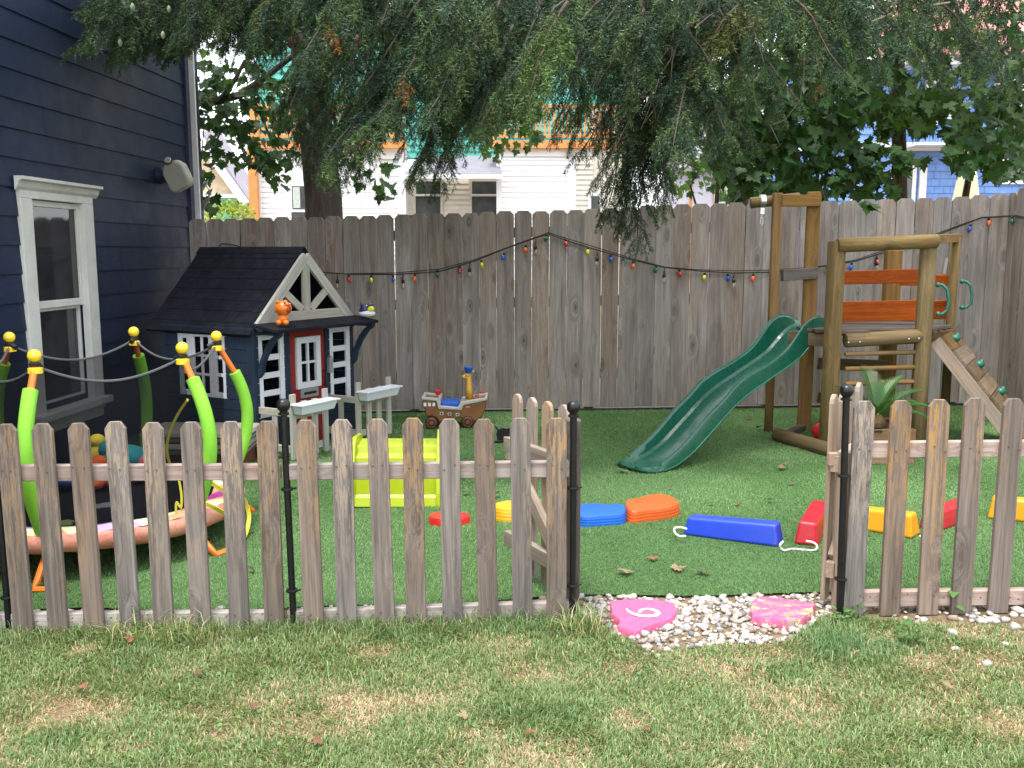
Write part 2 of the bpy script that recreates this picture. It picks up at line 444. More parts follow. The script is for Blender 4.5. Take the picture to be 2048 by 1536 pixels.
while True:
    z0 = 1.68 + .186 * k; z1 = z0 + .205; k += 1
    if z0 > 5.4: break
    segs = [(YW0, YW1)]
    if z1 > .30 and z0 < 1.86: segs = [(YW0, 6.26), (7.10, YW1)]
    cut = []
    for s0, s1 in segs:
        j = R_.uniform(s0 + .3, s1 - .3) if R_.random() < .55 else None
        cut += [(s0, s1)] if j is None else [(s0, j - .0012), (j + .0012, s1)]
    for s0, s1 in cut:
        q = MB()
        prof = [(-.028, z0), (.016, z0), (.004, z1), (-.028, z1)]
        A = [wp(s0, z, off) for off, z in prof]; B = [wp(s1, z, off) for off, z in prof]
        q.add(A + B, [(0,1,2,3),(7,6,5,4),(0,4,5,1),(1,5,6,2),(2,6,7,3),(3,7,4,0)])
        q.build('siding_board', M_siding, hw)
q = MB(); q.box(wp(9.06, 2.6, .010), (.05, .09, 6.0)); q.build('corner_board', M_navytrim, hw)
q = MB(); q.box(wp(9.13, 2.6, .022), (.11, .03, 6.0)); q.build('corner_trim', M_whitec, hw)
q = MB(); q.box(wp(9.25, 2.6, -1.5), (3.0, .2, 6.0)); q.build('rear_wall', M_siding, hw)
# window
win = MB()
for y0, y1, z0, z1, off in ((6.20, 6.34, .27, 1.80, .034), (7.0, 7.15, .27, 1.80, .034)):
    win.prism([(0, 0), (y1 - y0, 0), (y1 - y0, z1 - z0), (0, z1 - z0)], wdir, (0, 0, 1), wnrm, wp(y0, z0, -.02), off + .02)
win.prism([(0, 0), (.95, 0), (.95, .11), (0, .11)], wdir, (0, 0, 1), wnrm, wp(6.20, 1.80, -.02), .054)
wf = win.build('window', M_white, hw, bev=.004)
q = MB(); q.prism([(0, 0), (.02, .025), (.03, .06), (.06, .07), (.06, .09), (-.0, .09)], wnrm, (0, 0, 1), wdir, wp(6.15, 1.845, .03), 1.06); q.build('head_cap', M_white, wf)
q = MB(); q.box(wp(6.675, .335, .03), (.12, 1.0, .05), Matrix.Rotation(-.0564, 3, 'Z')); q.build('sill', M_white, wf, bev=.004)
q = MB(); q.box(wp(6.675, .26, .012), (.03, .93, .10), Matrix.Rotation(-.0564, 3, 'Z')); q.build('apron', M_white, wf, bev=.003)
def sash(name, z0, z1, off):
    s = MB(); Rz = Matrix.Rotation(-.0564, 3, 'Z')
    s.box(wp(6.35, (z0 + z1) / 2, off), (.03, .030, z1 - z0), Rz); s.box(wp(6.99, (z0 + z1) / 2, off), (.03, .034, z1 - z0), Rz)
    s.box(wp(6.67, z1 - .025, off + .0015), (.033, .606, .04), Rz); s.box(wp(6.67, z0 + .03, off + .0015), (.033, .606, .05), Rz)
    so = s.build(name, M_white, wf, bev=.003)
    p = MB(); p.box(wp(6.67, (z0 + z1) / 2, off - .005), (.004, .61, z1 - z0 - .06), Rz); p.build('pane', M_pane, so)
sash('upper_sash', 1.06, 1.80, -.02)
sash('lower_sash', .36, 1.085, -.052)

# flood light on that wall
fl = thing('wall_floodlight', 'beige motion flood light box mounted on navy wall near its corner', 'light', at(318, 352, 8.42))
M_beige = m_plain('beige_plastic', (.40, .40, .35), .45, .08)
b0 = wp(8.36, 2.11, .02)
q = MB(); q.lathe(b0, [(.075, 0), (.075, .05), (.05, .06), (.03, .10)], 16, wnrm); q.build('mount', M_navytrim, fl, smooth=True)
q = MB(); Mt = Matrix.Rotation(rad(-24), 3, 'Y') @ Matrix.Rotation(rad(-18), 3, 'Z')
q.prism([(-.08, -.13), (.08, -.13), (.11, -.09), (.11, .06), (.06, .12), (-.07, .12), (-.11, .06), (-.11, -.09)], Mt @ Vector((1, 0, 0)), Mt @ Vector((0, 0, 1)), Mt @ Vector((0, -1, 0)), b0 + Vector((.20, -.02, .0)), .09)
q.build('housing', M_beige, fl, bev=.02)
q = MB(); q.lathe(b0 + Vector((.13, -.11, .115)), [(.030, 0), (.030, .012), (.024, .018)], 16, (-.1, -1, .35)); q.build('sensor_eye', M_beige, fl, smooth=True)
q = MB(); q.lathe(b0 + Vector((.13, -.107, .114)), [(.037, 0), (.037, .006), (.03, .007)], 16, (-.1, -1, .35)); q.build('sensor_ring', M_blackp, fl, smooth=True)
q = MB(); q.tube([b0 + wnrm * .05, b0 + Vector((.16, -.0, .02))], .022, 8); q.tube([b0 + wnrm * .05 - Vector((0, 0, .05)), b0 + Vector((.16, -.0, -.09))], .012, 8); q.build('arm', M_blackp, fl)

# ------------------------------------------------------------------ tall board fence at the back
bf = thing('board_fence', 'tall weathered grey dog eared board fence across the back of the yard', 'fence', (0.6, 8.4, 0))
def fY(x): return 8.44 - .0667 * x
def fpt(u, v):
    return onplane(u, v, (0, 8.44, 0), Vector((.0667, 1, 0)).normalized())
seams = [386,420,455,487,521,554,587,620,655,689,723,757,791,824,857,892,926,960,994,1029,1063,1097,1132,1166,1202,1236,1272,1308,1343,1378,1414,1449,1485,1521,1557,1593,1629,1668,1706,1744,1781,1818,1854,1890,1928,1966,2004]
tu = [386, 700, 1000, 1130, 1300, 1450, 1700, 1900, 2004]; tv = [438, 433, 423, 421, 411, 405, 400, 393, 386]
fdir = Vector((1, -.0667, 0)).normalized(); fnrm = Vector((-.0667, -1, 0)).normalized()
for i in range(len(seams) - 1):
    u0, u1 = seams[i], seams[i + 1]; um = (u0 + u1) / 2; v = lerp(tu, tv, um) + R_.uniform(-1.5, 1.5)
    a, b_ = fpt(u0, 620), fpt(u1, 620); wd = (b_ - a).length
    gap = R_.choice([.0015, .002, .003, .005]) if 560 < u0 < 1950 else .003
    top = fpt(um, v); lean = R_.uniform(-.006, .006)
    base = Vector(((a.x + b_.x) / 2, (a.y + b_.y) / 2, gnd(um / 400 - 2.5) + .0)); base.z = gnd(base.x) + .045
    topp = Vector((base.x + lean, base.y, top.z)); off = fnrm * R_.uniform(-.004, .004)
    board('fence_board', base + off, topp + off, round(wd - gap, 3), .018, M_fence, bf, up=fnrm, shape='dogear', bev=.0015)
L0, L1 = fpt(386, 620), fpt(2004, 620)
for z in (.35, 1.0, 1.62):
    a = Vector((L0.x, L0.y, z + gnd(L0.x))) - fnrm * .033; b_ = Vector((L1.x, L1.y, z + gnd(L1.x))) - fnrm * .033
    board('fence_rail', a, b_, .038, .09, M_frail, bf, up=(0, 0, 1))
for i in range(5):
    x = -2.5 + i * 1.6; board('fence_post', (x, fY(x) + .11, gnd(x)), (x, fY(x) + .11, gnd(x) + 1.8), .09, .09, M_frail, bf, up=fnrm)
q = MB(); q.bar(Vector((L0.x, L0.y, gnd(L0.x) + .022)) - fnrm * .01, Vector((L1.x, L1.y, gnd(L1.x) + .022)) - fnrm * .01, .04, .02); q.build('base_strip', M_blackp, bf)
# side run
sf = thing('board_fence', 'weathered board fence running toward the viewer at the right edge', 'fence', (4.3, 7.5, 0))
cx0 = L1.x + .012; cy0 = L1.y
for i in range(22):
    y = cy0 - .03 - .156 * i; x = cx0 - .02 * i * .156
    zt = fpt(2000, 384).z + R_.uniform(-.01, .01) + .012 * i
    board('fence_board', (x, y, gnd(x) + .03), (x, y, zt), .150, .018, M_fence, sf, up=(-1, 0, 0), shape='dogear', bev=.0015)
for z in (.35, 1.0, 1.62):
    board('fence_rail', (cx0 + .033, cy0, z + .1), (cx0 - .03, cy0 - 3.4, z + .1), .038, .09, M_frail, sf, up=(0, 0, 1))

# ------------------------------------------------------------------ neighbours' houses
def rb(mb, u0, v0, u1, v1, Y, th=.08):
    a = at(u0, v1, Y); b_ = at(u1, v0, Y); zl = at((u0 + u1) / 2, v1, Y).z; zh = at((u0 + u1) / 2, v0, Y).z
    xa = at(u0, (v0 + v1) / 2, Y).x; xb = at(u1, (v0 + v1) / 2, Y).x
    mb.box(((xa + xb) / 2, Y + th / 2, (zl + zh) / 2), (xb - xa, th, zh - zl)); return mb
def RB(name, mat, parent, u0, v0, u1, v1, Y, th=.08, bev=0):
    return rb(MB(), u0, v0, u1, v1, Y, th).build(name, mat, parent, bev)
def clap(parent, mat, u0, v0, u1, v1, Y, e=.092, name='siding_board'):
    xa = at(u0, (v0 + v1) / 2, Y).x; xb = at(u1, (v0 + v1) / 2, Y).x; z = at(u0, v1, Y).z; zt = at(u0, v0, Y).z
    me = None
    while z < zt:
        h = min(e, zt - z)
        q = MB(); q.add([(x, Y + off, zz) for x in (xa, xb) for off, zz in ((.02, z), (-.016, z), (-.002, z + h), (.02, z + h))],
                        [(0,1,2,3),(7,6,5,4),(0,4,5,1),(1,5,6,2),(2,6,7,3),(3,7,4,0)])
        q.build(name, mat, parent); z += e
Y1 = 17.0
wh = thing('white_house', 'white clapboard house with orange timber deck and teal upper storey behind the fence', 'house', (-1.5, Y1, 0))
RB('wall', M_vinyl, wh, 503, 292, 812, 560, Y1 + .03, .3)
clap(wh, M_vinyl, 523, 318, 572, 520, Y1); clap(wh, M_vinyl, 640, 330, 800, 520, Y1)
RB('corner_trim', M_vinyl, wh, 503, 318, 523, 560, Y1 - .03, .055); RB('corner_trim', M_vinyl, wh, 800, 318, 812, 560, Y1 - .03, .055)
RB('frieze_board', M_vinyl, wh, 503, 297, 812, 318, Y1 - .03, .055)
wi = RB('window', M_vinyl, wh, 572, 345, 640, 520, Y1 - .05, .075)
RB('pane', M_pane2, wi, 584, 372, 628, 418, Y1 - .06, .02); RB('pane', M_pane2, wi, 584, 424, 628, 520, Y1 - .06, .02)
RB('curtain', m_plain('curtain', (.45, .50, .48), .9, .3, 30), wi, 586, 374, 600, 416, Y1 - .066, .004)
# recessed bay under the awning
RB('bay_wall', M_vinylshade, wh, 800, 350, 1000, 560, Y1 + .5, .2)
clap(wh, M_vinylshade, 812, 358, 828, 520, Y1 + .48); clap(wh, M_vinylshade, 886, 358, 938, 520, Y1 + .48)
for u0, u1 in ((826, 886), (938, 998)):
    wi = RB('window', M_vinylshade, wh, u0, 356, u1, 520, Y1 + .44, .05)
    RB('pane', M_pane2, wi, u0 + 6, 363, u1 - 5, 388, Y1 + .43, .02); RB('pane', M_pane2, wi, u0 + 6, 393, u1 - 5, 520, Y1 + .43, .02)
    RB('meeting_rail', M_whitec, wi, u0 + 4, 388, u1 - 3, 392, Y1 + .42, .03)
q = MB(); A = [at(808, 349, Y1 - .35), at(1004, 349, Y1 - .35), at(996, 312, Y1 + .3), at(840, 312, Y1 + .3)]
q.add(A + [p - Vector((0, 0, .05)) for p in A], [(0,1,2,3),(7,6,5,4),(0,4,5,1),(1,5,6,2),(2,6,7,3),(3,7,4,0)]); q.build('awning_roof', M_awning, wh)
RB('gutter', M_whitec, wh, 806, 349, 1006, 357, Y1 - .42, .08)
# right wing
RB('wall', M_vinyl, wh, 993, 292, 1150, 560, Y1 - .02, .4); clap(wh, M_vinyl, 1004, 314, 1138, 520, Y1 - .04)
RB('corner_trim', M_vinyl, wh, 993, 292, 1004, 560, Y1 - .07, .05); RB('corner_trim', M_vinyl, wh, 1138, 310, 1150, 560, Y1 - .07, .05)
RB('frieze_board', M_vinyl, wh, 993, 297, 1260, 313, Y1 - .075, .05)
RB('porch_wall', M_vinylshade, wh, 1150, 313, 1260, 560, Y1 + .7, .2); clap(wh, M_vinylshade, 1150, 322, 1185, 520, Y1 + .68)
wi = RB('window', M_whitec, wh, 1176, 385, 1204, 520, Y1 + .62, .05); RB('pane', M_pane2, wi, 1182, 392, 1198, 520, Y1 + .61, .02)
RB('lamp_base', M_beige, wh, 1133, 300, 1148, 312, Y1 - .14, .06, .02)
# deck
for u0, u1 in ((500, 812), (972, 1262)): RB('deck_beam', M_deckor, wh, u0, 281, u1, 296, Y1 - .2, .12)
RB('deck_post', M_deckor, wh, 499, 296, 516, 560, Y1 - .2, .12); RB('deck_post', M_deckor, wh, 499, 205, 516, 280, Y1 - .2, .12)
RB('deck_post', M_deckor, wh, 972, 215, 990, 280, Y1 - .2, .12)
for u in list(range(524, 806, 9)) + list(range(998, 1260, 9)): RB('baluster', M_deckor, wh, u, 216, u + 4, 276, Y1 - .16, .035)
for u0, u1 in ((516, 806), (990, 1262)):
    RB('hand_rail', M_deckor, wh, u0, 209, u1, 216, Y1 - .19, .09); RB('bottom_rail', M_deckor, wh, u0, 270, u1, 275, Y1 - .17, .05)
# teal upper storey
Y2 = 19.0
RB('upper_wall', M_teal, wh, 515, 60, 1265, 316, Y2 + .03, .3)
zt_ = at(600, 60, Y2).z; zb_ = at(600, 316, Y2).z
q = MB(); z = zb_
xa, xb = at(515, 200, Y2).x, at(1265, 200, Y2).x
while z < zt_:
    q.add([(x, Y2 + off, zz) for x in (xa, xb) for off, zz in ((.02, z), (-.02, z), (-.003, z + .125), (.02, z + .125))], [(0,1,2,3),(7,6,5,4),(0,4,5,1),(1,5,6,2),(2,6,7,3),(3,7,4,0)]); z += .125
q.build('shingle_courses', M_teal, wh)
wi = RB('window', M_whitec, wh, 565, 170, 640, 270, Y2 - .05, .06); RB('pane', M_pane2, wi, 573, 178, 632, 266, Y2 - .06, .02)
wi = RB('window', M_whitec, wh, 1180, 215, 1235, 275, Y2 - .05, .06); RB('pane', M_pane2, wi, 1188, 222, 1228, 272, Y2 - .06, .02)
q = MB(); ap = at(690, -110, Y2); le = at(490, 62, Y2); re = at(835, 68, Y2)
q.prism([(le.x, le.z), (re.x, re.z), (ap.x, ap.z)], (1, 0, 0), (0, 0, 1), (0, 1, 0), (0, Y2 - .01, 0), .3); q.build('gable_wall', M_teal, wh)
q = MB(); q.bar(le, ap, .5, .14, (0, 1, 0)); q.bar(re, ap + Vector((.0, 0, .04)), .5, .14, (0, 1, 0)); q.build('gable_trim', M_whitec, wh)

# tan gable house, far left
Y3 = 30.0
th = thing('tan_gable_house', 'tan shingled gable end with grey purple roof seen past the navy corner', 'house', at(440, 430, Y3))
q = MB()
pts = [(360, 560), (478, 560), (478, 394), (448, 352), (400, 290), (360, 340)]
A = [at(u, v, Y3) for u, v in pts]; q.prism([(p.x, p.z) for p in A], (1, 0, 0), (0, 0, 1), (0, 1, 0), (0, Y3, 0), 2.0); q.build('gable_wall', M_tan, th)
q = MB(); a, b_ = at(402, 284, Y3 - .3), at(492, 408, Y3 - .3); q.bar(a, b_, .2, .3, (0, 1, 0)); q.build('rake_trim', M_whitec, th)
q = MB(); q.add([at(404, 262, Y3 - .2), at(500, 402, Y3 - .2), at(530, 402, Y3 + 6), at(440, 262, Y3 + 6), at(404, 270, Y3 - .2), at(500, 410, Y3 - .2), at(530, 410, Y3 + 6), at(440, 270, Y3 + 6)], [(0,1,2,3),(7,6,5,4),(0,4,5,1),(1,5,6,2),(2,6,7,3),(3,7,4,0)]); q.build('roof', M_purple, th)
RB('lower_wall', M_teal, th, 432, 396, 474, 560, Y3 - .25, .2); RB('eave_trim', M_whitec, th, 395, 388, 486, 396, Y3 - .3, .3)

# blue house, right
Y4 = 16.0
bh = thing('blue_house', 'blue shingled house with white trim behind the maple at right', 'house', at(1850, 480, Y4))
RB('wall', M_blueh, bh, 1545, 120, 2420, 560, Y4 + .03, .4)
q = MB(); z = at(1700, 560, Y4).z; zt_ = at(1700, 120, Y4).z; xa, xb = at(1545, 300, Y4).x, at(2420, 300, Y4).x
rr = random.Random(5)
while z < zt_:                                                        # shingles, uneven butt widths
    x = xa
    while x < xb:
        wd = rr.uniform(.10, .24); d = rr.uniform(.0, .006); x1 = min(x + wd, xb)
        q.add([(xx, Y4 + off, zz) for xx in (x + .002, x1 - .002) for off, zz in ((.025, z), (-.014 - d, z), (-.002, z + .118), (.025, z + .118))], [(0,1,2,3),(7,6,5,4),(0,4,5,1),(1,5,6,2),(3,7,4,0)]); x = x1
    z += .12
tag(q.build('shingles', M_blueh, bh), kind='stuff')
RB('band_board', M_whitec, bh, 1545, 284, 2420, 301, Y4 - .08, .1)
for u in (1700, 1835, 2070): RB('corner_column', M_whitec, bh, u, 318 if u < 1900 else 301, u + 14, 560, Y4 - .07, .08)
RB('eave_board', M_whitec, bh, 1765, 95, 2420, 128, Y4 - .5, .5); RB('soffit_line', M_awning, bh, 1765, 106, 2420, 111, Y4 - .53, .03)
q = MB(); A = [at(1750, 96, Y4 - .6), at(2430, 96, Y4 - .6), at(2430, -140, Y4 + 3), at(1800, -140, Y4 + 3)]
q.add(A + [p - Vector((0, 0, .1)) for p in A], [(0,1,2,3),(7,6,5,4),(0,4,5,1),(1,5,6,2),(2,6,7,3),(3,7,4,0)]); q.build('roof', M_pinkroof, bh)
for (u0, v0, u1, v1) in ((2004, 318, 2080, 368), (1780, 330, 1830, 480), (1850, 160, 1905, 250), (1990, 155, 2050, 250)):
    wi = RB('window', M_whitec, bh, u0, v0, u1, v1, Y4 - .06, .07); RB('pane', M_pane2, wi, u0 + 8, v0 + 8, u1 - 8, v1 - 8, Y4 - .07, .02)
bal = RB('balcony_rail', M_blueh, bh, 1838, 258, 2000, 262, Y4 - .5, .05); RB('balcony_floor', M_whitec, bh, 1835, 284, 2002, 290, Y4 - .55, .45)
for u in range(1842, 2000, 6): RB('baluster', M_blueh, bh, u, 262, u + 3, 284, Y4 - .49, .02)
# lavender house, far middle
Y5 = 24.0
lh = thing('lavender_house', 'pale lavender house glimpsed between trunks above the middle fence', 'house', at(1400, 450, Y5))
RB('wall', M_lav, lh, 1330, 335, 1545, 560, Y5, .5)
for u in (1378, 1425, 1440): RB('trim_board', M_deckor, lh, u, 340, u + 5, 560, Y5 - .05, .04)
wi = RB('window', M_whitec, lh, 1428, 385, 1460, 408, Y5 - .06, .05); RB('pane', M_pane2, wi, 1432, 390, 1456, 403, Y5 - .07, .02)
q = MB(); A = [at(1320, 335, Y5 - .3), at(1555, 335, Y5 - .3), at(1555, 180, Y5 + 3), at(1320, 180, Y5 + 3)]
q.add(A + [p - Vector((0, 0, .1)) for p in A], [(0,1,2,3),(7,6,5,4),(0,4,5,1),(1,5,6,2),(2,6,7,3),(3,7,4,0)]); q.build('roof', M_purple, lh)
# closed parasol by the blue house
pu = thing('closed_parasol', 'closed pale yellow parasol standing by the blue house', 'parasol', at(1927, 470, 12.5))
b0 = at(1927, 470, 12.5); zt_ = at(1927, 318, 12.5).z; hh = zt_ - b0.z
q = MB(); q.tube([(b0.x, b0.y, 0.1), (b0.x, b0.y, zt_ + .1)], .02, 8); q.build('pole', M_whitec, pu)
q = MB(); pr = []; 
nn = 20
prof = [(.04, hh), (.09, hh * .82), (.13, hh * .5), (.17, hh * .15), (.12, .0)]
vs_ = []; fs_ = []
for r, h_ in prof:
    for k in range(nn):
        a = 2 * math.pi * k / nn; rr2 = r * (1 + (.22 if k % 2 else -.15)); vs_.append((b0.x + math.cos(a) * rr2, b0.y + math.sin(a) * rr2, b0.z + h_))
for i in range(len(prof) - 1):
    for k in range(nn): fs_.append((i * nn + k, (i + 1) * nn + k, (i + 1) * nn + (k + 1) % nn, i * nn + (k + 1) % nn))
q.add(vs_, fs_); q.build('folded_canopy', m_plain('pale_yellow_canvas', (.72, .66, .42), .8, .06), pu, smooth=True)

# ------------------------------------------------------------------ picket fence in front
FYP = 3.52
fl_ = thing('picket_fence', 'low weathered picket fence run left of the gate opening', 'fence', (-1.2, FYP, 0))
fr_ = thing('picket_fence', 'low weathered picket fence run right of the gate opening', 'fence', (1.9, FYP, 0))
pk = [(-62 - 73 * k, 849 + .3 * k) for k in range(9, 0, -1)] + [(-62,849),(12,848),(84,847),(156,846),(230,843),(305,845),(381,844),(461,843),(533,842),(611,840),(683,839),(754,838),(825,836),(898,838),(967,838),(1040,836),(1113,836)]
pr_ = [(1729,802),(1803,801),(1879,799),(1950,796),(2028,797),(2104,795),(2180,794)] + [(2180 + 75 * k, 794 - k) for k in range(1, 14)]
M_picketL = M_picket
for par, L in ((fl_, pk), (fr_, pr_)):
    for u, v in L:
        p = at(u, v, FYP); gx = gnd(p.x); ln = R_.uniform(-.008, .008)
        if par is fl_: ln += .010
        board('picket', (p.x + ln, FYP, gx - .015 + (.02 if par is fr_ else 0)), (p.x, FYP, p.z), .077, .019, M_picket, par, up=(0, -1, 0), shape='dogear_s', bev=.001)
nail_me = None
def nails(par):
    global nail_me
    mb = MB().lathe((0, 0, 0), [(.0034, .001), (.0034, -.0012), (.0015, -.0018)], 8, (0, 1, 0))
    if nail_me is None:
        nail_me = bpy.data.meshes.new('nail'); nail_me.from_pydata([tuple(p) for p in mb.v], [], mb.f); nail_me.update(); nail_me.materials.append(m_plain('rusty_nail', (.10, .07, .055), .6, .3, 200))
    for u, v in (pk if par is fl_ else pr_):
        for vr in ((942 - (u + 90) * .008, 1243 - (u + 90) * .02) if par is fl_ else (898, 1194)):
            for dx in (-.018, .019):
                p = at(u, vr, FYP - .0105); add_mesh('nail', nail_me, None, par, Matrix.Translation(p + Vector((dx + R_.uniform(-.004, .004), 0, R_.uniform(-.012, .012)))))
nails(fl_); nails(fr_)
def railz(par, u0, v0, u1, v1, Y=FYP + .030, wd=.062):
    a, b_ = at(u0, v0, Y), at(u1, v1, Y); board('rail', a, b_, wd, .036, M_rail, par, up=(0, -1, 0), bev=.003)
railz(fl_, -730, 949, -92, 946); railz(fl_, -730, 1250, -92, 1243, wd=.072); railz(fl_, -90, 946, 562, 943); railz(fl_, 576, 943, 1138, 937); railz(fl_, -90, 1243, 562, 1238, wd=.072); railz(fl_, 576, 1237, 1138, 1218, wd=.072)
railz(fr_, 1706, 899, 2200, 895); railz(fr_, 1706, 1196, 2200, 1190); railz(fr_, 2202, 895, 3190, 884); railz(fr_, 2202, 1190, 3190, 1178)

# black steel posts with ball tops
def steel_post(u, v, label, lean=0.0):
    Y = FYP + (.022 if u != 1693 else .0); p = at(u, v, Y); gx = gnd(p.x)
    t = thing('metal_post', label, 'post', (p.x, Y, gx), 'black ball topped posts of the picket fence')
    b = Vector((p.x + lean, Y - .004, gx - .02)); tp = Vector((p.x, Y - .004, p.z - .04))
    q = MB(); q.tube([b, tp], .0135, 12); q.build('shaft', M_metalb, t, smooth=True)
    q = MB(); q.lathe((p.x, Y - .004, p.z - .052), [(.0155, 0), (.021, .002), (.021, .008), (.015, .012), (.015, .016), (.021, .021), (.0255, .030), (.0265, .040), (.0245, .050), (.018, .059), (.008, .0635)], 16); q.build('ball_finial', M_metalb, t, smooth=True)
    for f in (.34, .80):
        c = b.lerp(tp, 1 - f); q = MB(); q.lathe(c, [(.016, -.006), (.023, -.004), (.024, 0), (.023, .004), (.016, .006)], 14); q.tube([c + Vector((.016, 0, 0)), c + Vector((.034, .006, .002))], .004, 6); q.build('collar', M_metalb, t, smooth=True)
    q = MB(); q.bar(b + Vector((0, .02, .16)), b + Vector((0, .02, .02)), .03, .008); q.build('anchor_plate', M_metalb, t)
steel_post(-14, 820, 'black ball topped post at the left picture edge between pickets')
steel_post(567, 803, 'black ball topped post between pickets in front of the playhouse', .012)
steel_post(1147, 807, 'black ball topped post at the left side of the gate opening', .004)
steel_post(1693, 774, 'black ball topped post at the right side of the gate opening', .016)

# gate leaves, both swung inward
def gate(name_lab, hinge, far, ztop, n, hx):
    hinge, far = Vector(hinge), Vector(far); d = far - hinge; Lg = d.length; d.normalize(); nrm = Vector((d.y, -d.x, 0))
    t = thing('garden_gate', name_lab, 'gate', (hinge.x, hinge.y, gnd(hinge.x)))
    gx = gnd(hinge.x)
    for i in range(n):
        p = hinge + d * (.05 + (Lg - .1) * i / (n - 1)); board('picket', (p.x, p.y, gx + .035), (p.x, p.y, ztop + R_.uniform(-.006, .006)), .070, .018, M_gatew, t, up=nrm, shape='round', bev=.002)
    o_ = nrm * (.027 * hx)
    for z in (.17, .60): board('rail', hinge + o_ + Vector((0, 0, gx + z)), far + o_ + Vector((0, 0, gx + z)), .065, .034, M_gatew, t, up=nrm)
    board('diagonal_brace', hinge + d * .04 + o_ + Vector((0, 0, gx + .205)), far - d * .03 + o_ + Vector((0, 0, gx + .565)), .06, .033, M_gatew, t, up=nrm)
    return t, d, nrm
gl, d_, n_ = gate('left gate leaf swung inward, pale round topped pickets and black latch', (.235, 3.70, 0), (.0, 4.12, 0), .835, 4, -1)
far = Vector((.0, 4.12, 0)); zz = at(1010, 868, 4.12).z
lt = MB(); lt.prism([(0, 0), (-.055, 0), (-.060, .03), (-.055, .042), (-.068, .065), (-.058, .062), (-.050, .048), (-.035, .056), (-.015, .052), (0, .056)], (1, 0, 0), (0, 0, 1), (0, 1, 0), (far.x - .01, far.y - .02, zz - .025), .008)
lt.build('latch', M_metalb, gl)
lt = MB(); lt.bar((far.x - .085, far.y - .018, zz - .034), (far.x + .02, far.y - .018, zz - .026), .008, .01); lt.build('latch_bar', M_metalb, gl)
board('hinge_post', (.242, 3.62, gnd(.26)), (.242, 3.62, .80), .055, .055, M_deckw, gl, up=(0, -1, 0))
gr, d_, n_ = gate('right gate leaf swung inward, seen almost edge on beside the black post', (1.235, 3.60, 0), (1.505, 4.0, 0), .895, 4, 1)
board('hinge_post', (1.305, 3.585, gnd(1.3)), (1.300, 3.585, .68), .055, .045, M_gatew, gr, up=(0, -1, 0))
q = MB(); q.box((1.262, 3.600, .648), (.05, .03, .05)); q.build('hinge', m_plain('pink_worn_block', (.40, .26, .20), .8), gr, bev=.003)

# ------------------------------------------------------------------ playhouse
C0 = gp(515, 918); C0.z = gnd(C0.x)
ex = Vector((.538, .925, 0)).normalized(); ey = Vector((-ex.y, ex.x, 0)); ez = Vector((0, 0, 1)); PW, PD = 1.07, .95
def pl(x, y, z): return C0 + ex * x + ey * y + ez * z
def pfront(u, v):
    p = onplane(u, v, C0, ey) - C0; return p.dot(ex), p.z
def pside(u, v):
    p = onplane(u, v, C0, ex) - C0; return p.dot(ey), p.z
M_pnavy = m_plain('playhouse_navy_stain', (.021, .034, .058), .65, .22, 7, .4, 60, .18)
M_proof = None
def m_roof():
    m, nt, b = new_mat('playhouse_shingle')
    vec = coords(nt, (1, 1, 1), rnd=True); n1 = noise(nt, vec, 12, 5); n2 = noise(nt, vec, 260, 3)
    c = ramp(nt, n1, [(.3, (.009, .0105, .015)), (.7, (.019, .021, .028))]); c = mixc(nt, .6, c, ramp(nt, n2, [(.35, .6), (.65, 1.5)]), 'MULTIPLY')
    nt.links.new(c, b.inputs['Base Color']); b.inputs['Roughness'].default_value = .9; b.inputs['Specular IOR Level'].default_value = .08; bump(nt, b, n2, .4, .003); return m
M_proof = m_roof()
M_pwhite = m_plain('playhouse_white_plastic', (.68, .70, .74), .4, .05, 5)
M_door = m_plain('playhouse_red_door', (.23, .012, .010), .5, .2, 9, .2, 60)
M_silver = m_plain('silver_plastic', (.33, .36, .37), .35, .1, 9, 0, 60, .5, 0, .4)
ph = thing('playhouse', 'navy wooden playhouse with grey gable trim, red door and white windows', 'playhouse', pl(.5, .45, 0))
EZ = 0.955      # eave
RZ = 1.478 - C0.z
def wall_rows(name, org, ax, W_, Z0, Z1, holes, th, pitch=.085):
    q = MB(); xs_ = sorted({0.0, W_} | {h[0] for h in holes} | {h[1] for h in holes}); z = Z0
    zb = sorted({Z0, Z1} | {h[2] for h in holes} | {h[3] for h in holes})
    nrm = ax.cross(ez)
    for a, b in zip(zb[:-1], zb[1:]):
        rows = max(1, round((b - a) / pitch)); st = (b - a) / rows
        for k in range(rows):
            z0 = a + k * st; z1 = z0 + st - .004
            for x0, x1 in zip(xs_[:-1], xs_[1:]):
                if any(h[0] - 1e-4 <= x0 and x1 <= h[1] + 1e-4 and h[2] - 1e-4 <= a and b <= h[3] + 1e-4 for h in holes): continue
                q.prism([(x0, z0), (x1, z0), (x1, z1), (x0, z1)], ax, ez, nrm, org, -th)
    return q.build(name, M_pnavy, ph)
# side wall (faces left/viewer): window opening measured on its plane
sy0, sz1 = pside(454, 660); sy1, sz0 = pside(362, 774)
wz0_, wz1_ = .42, .90
sx0, sx1 = sy0 + .0, sy1 - .0
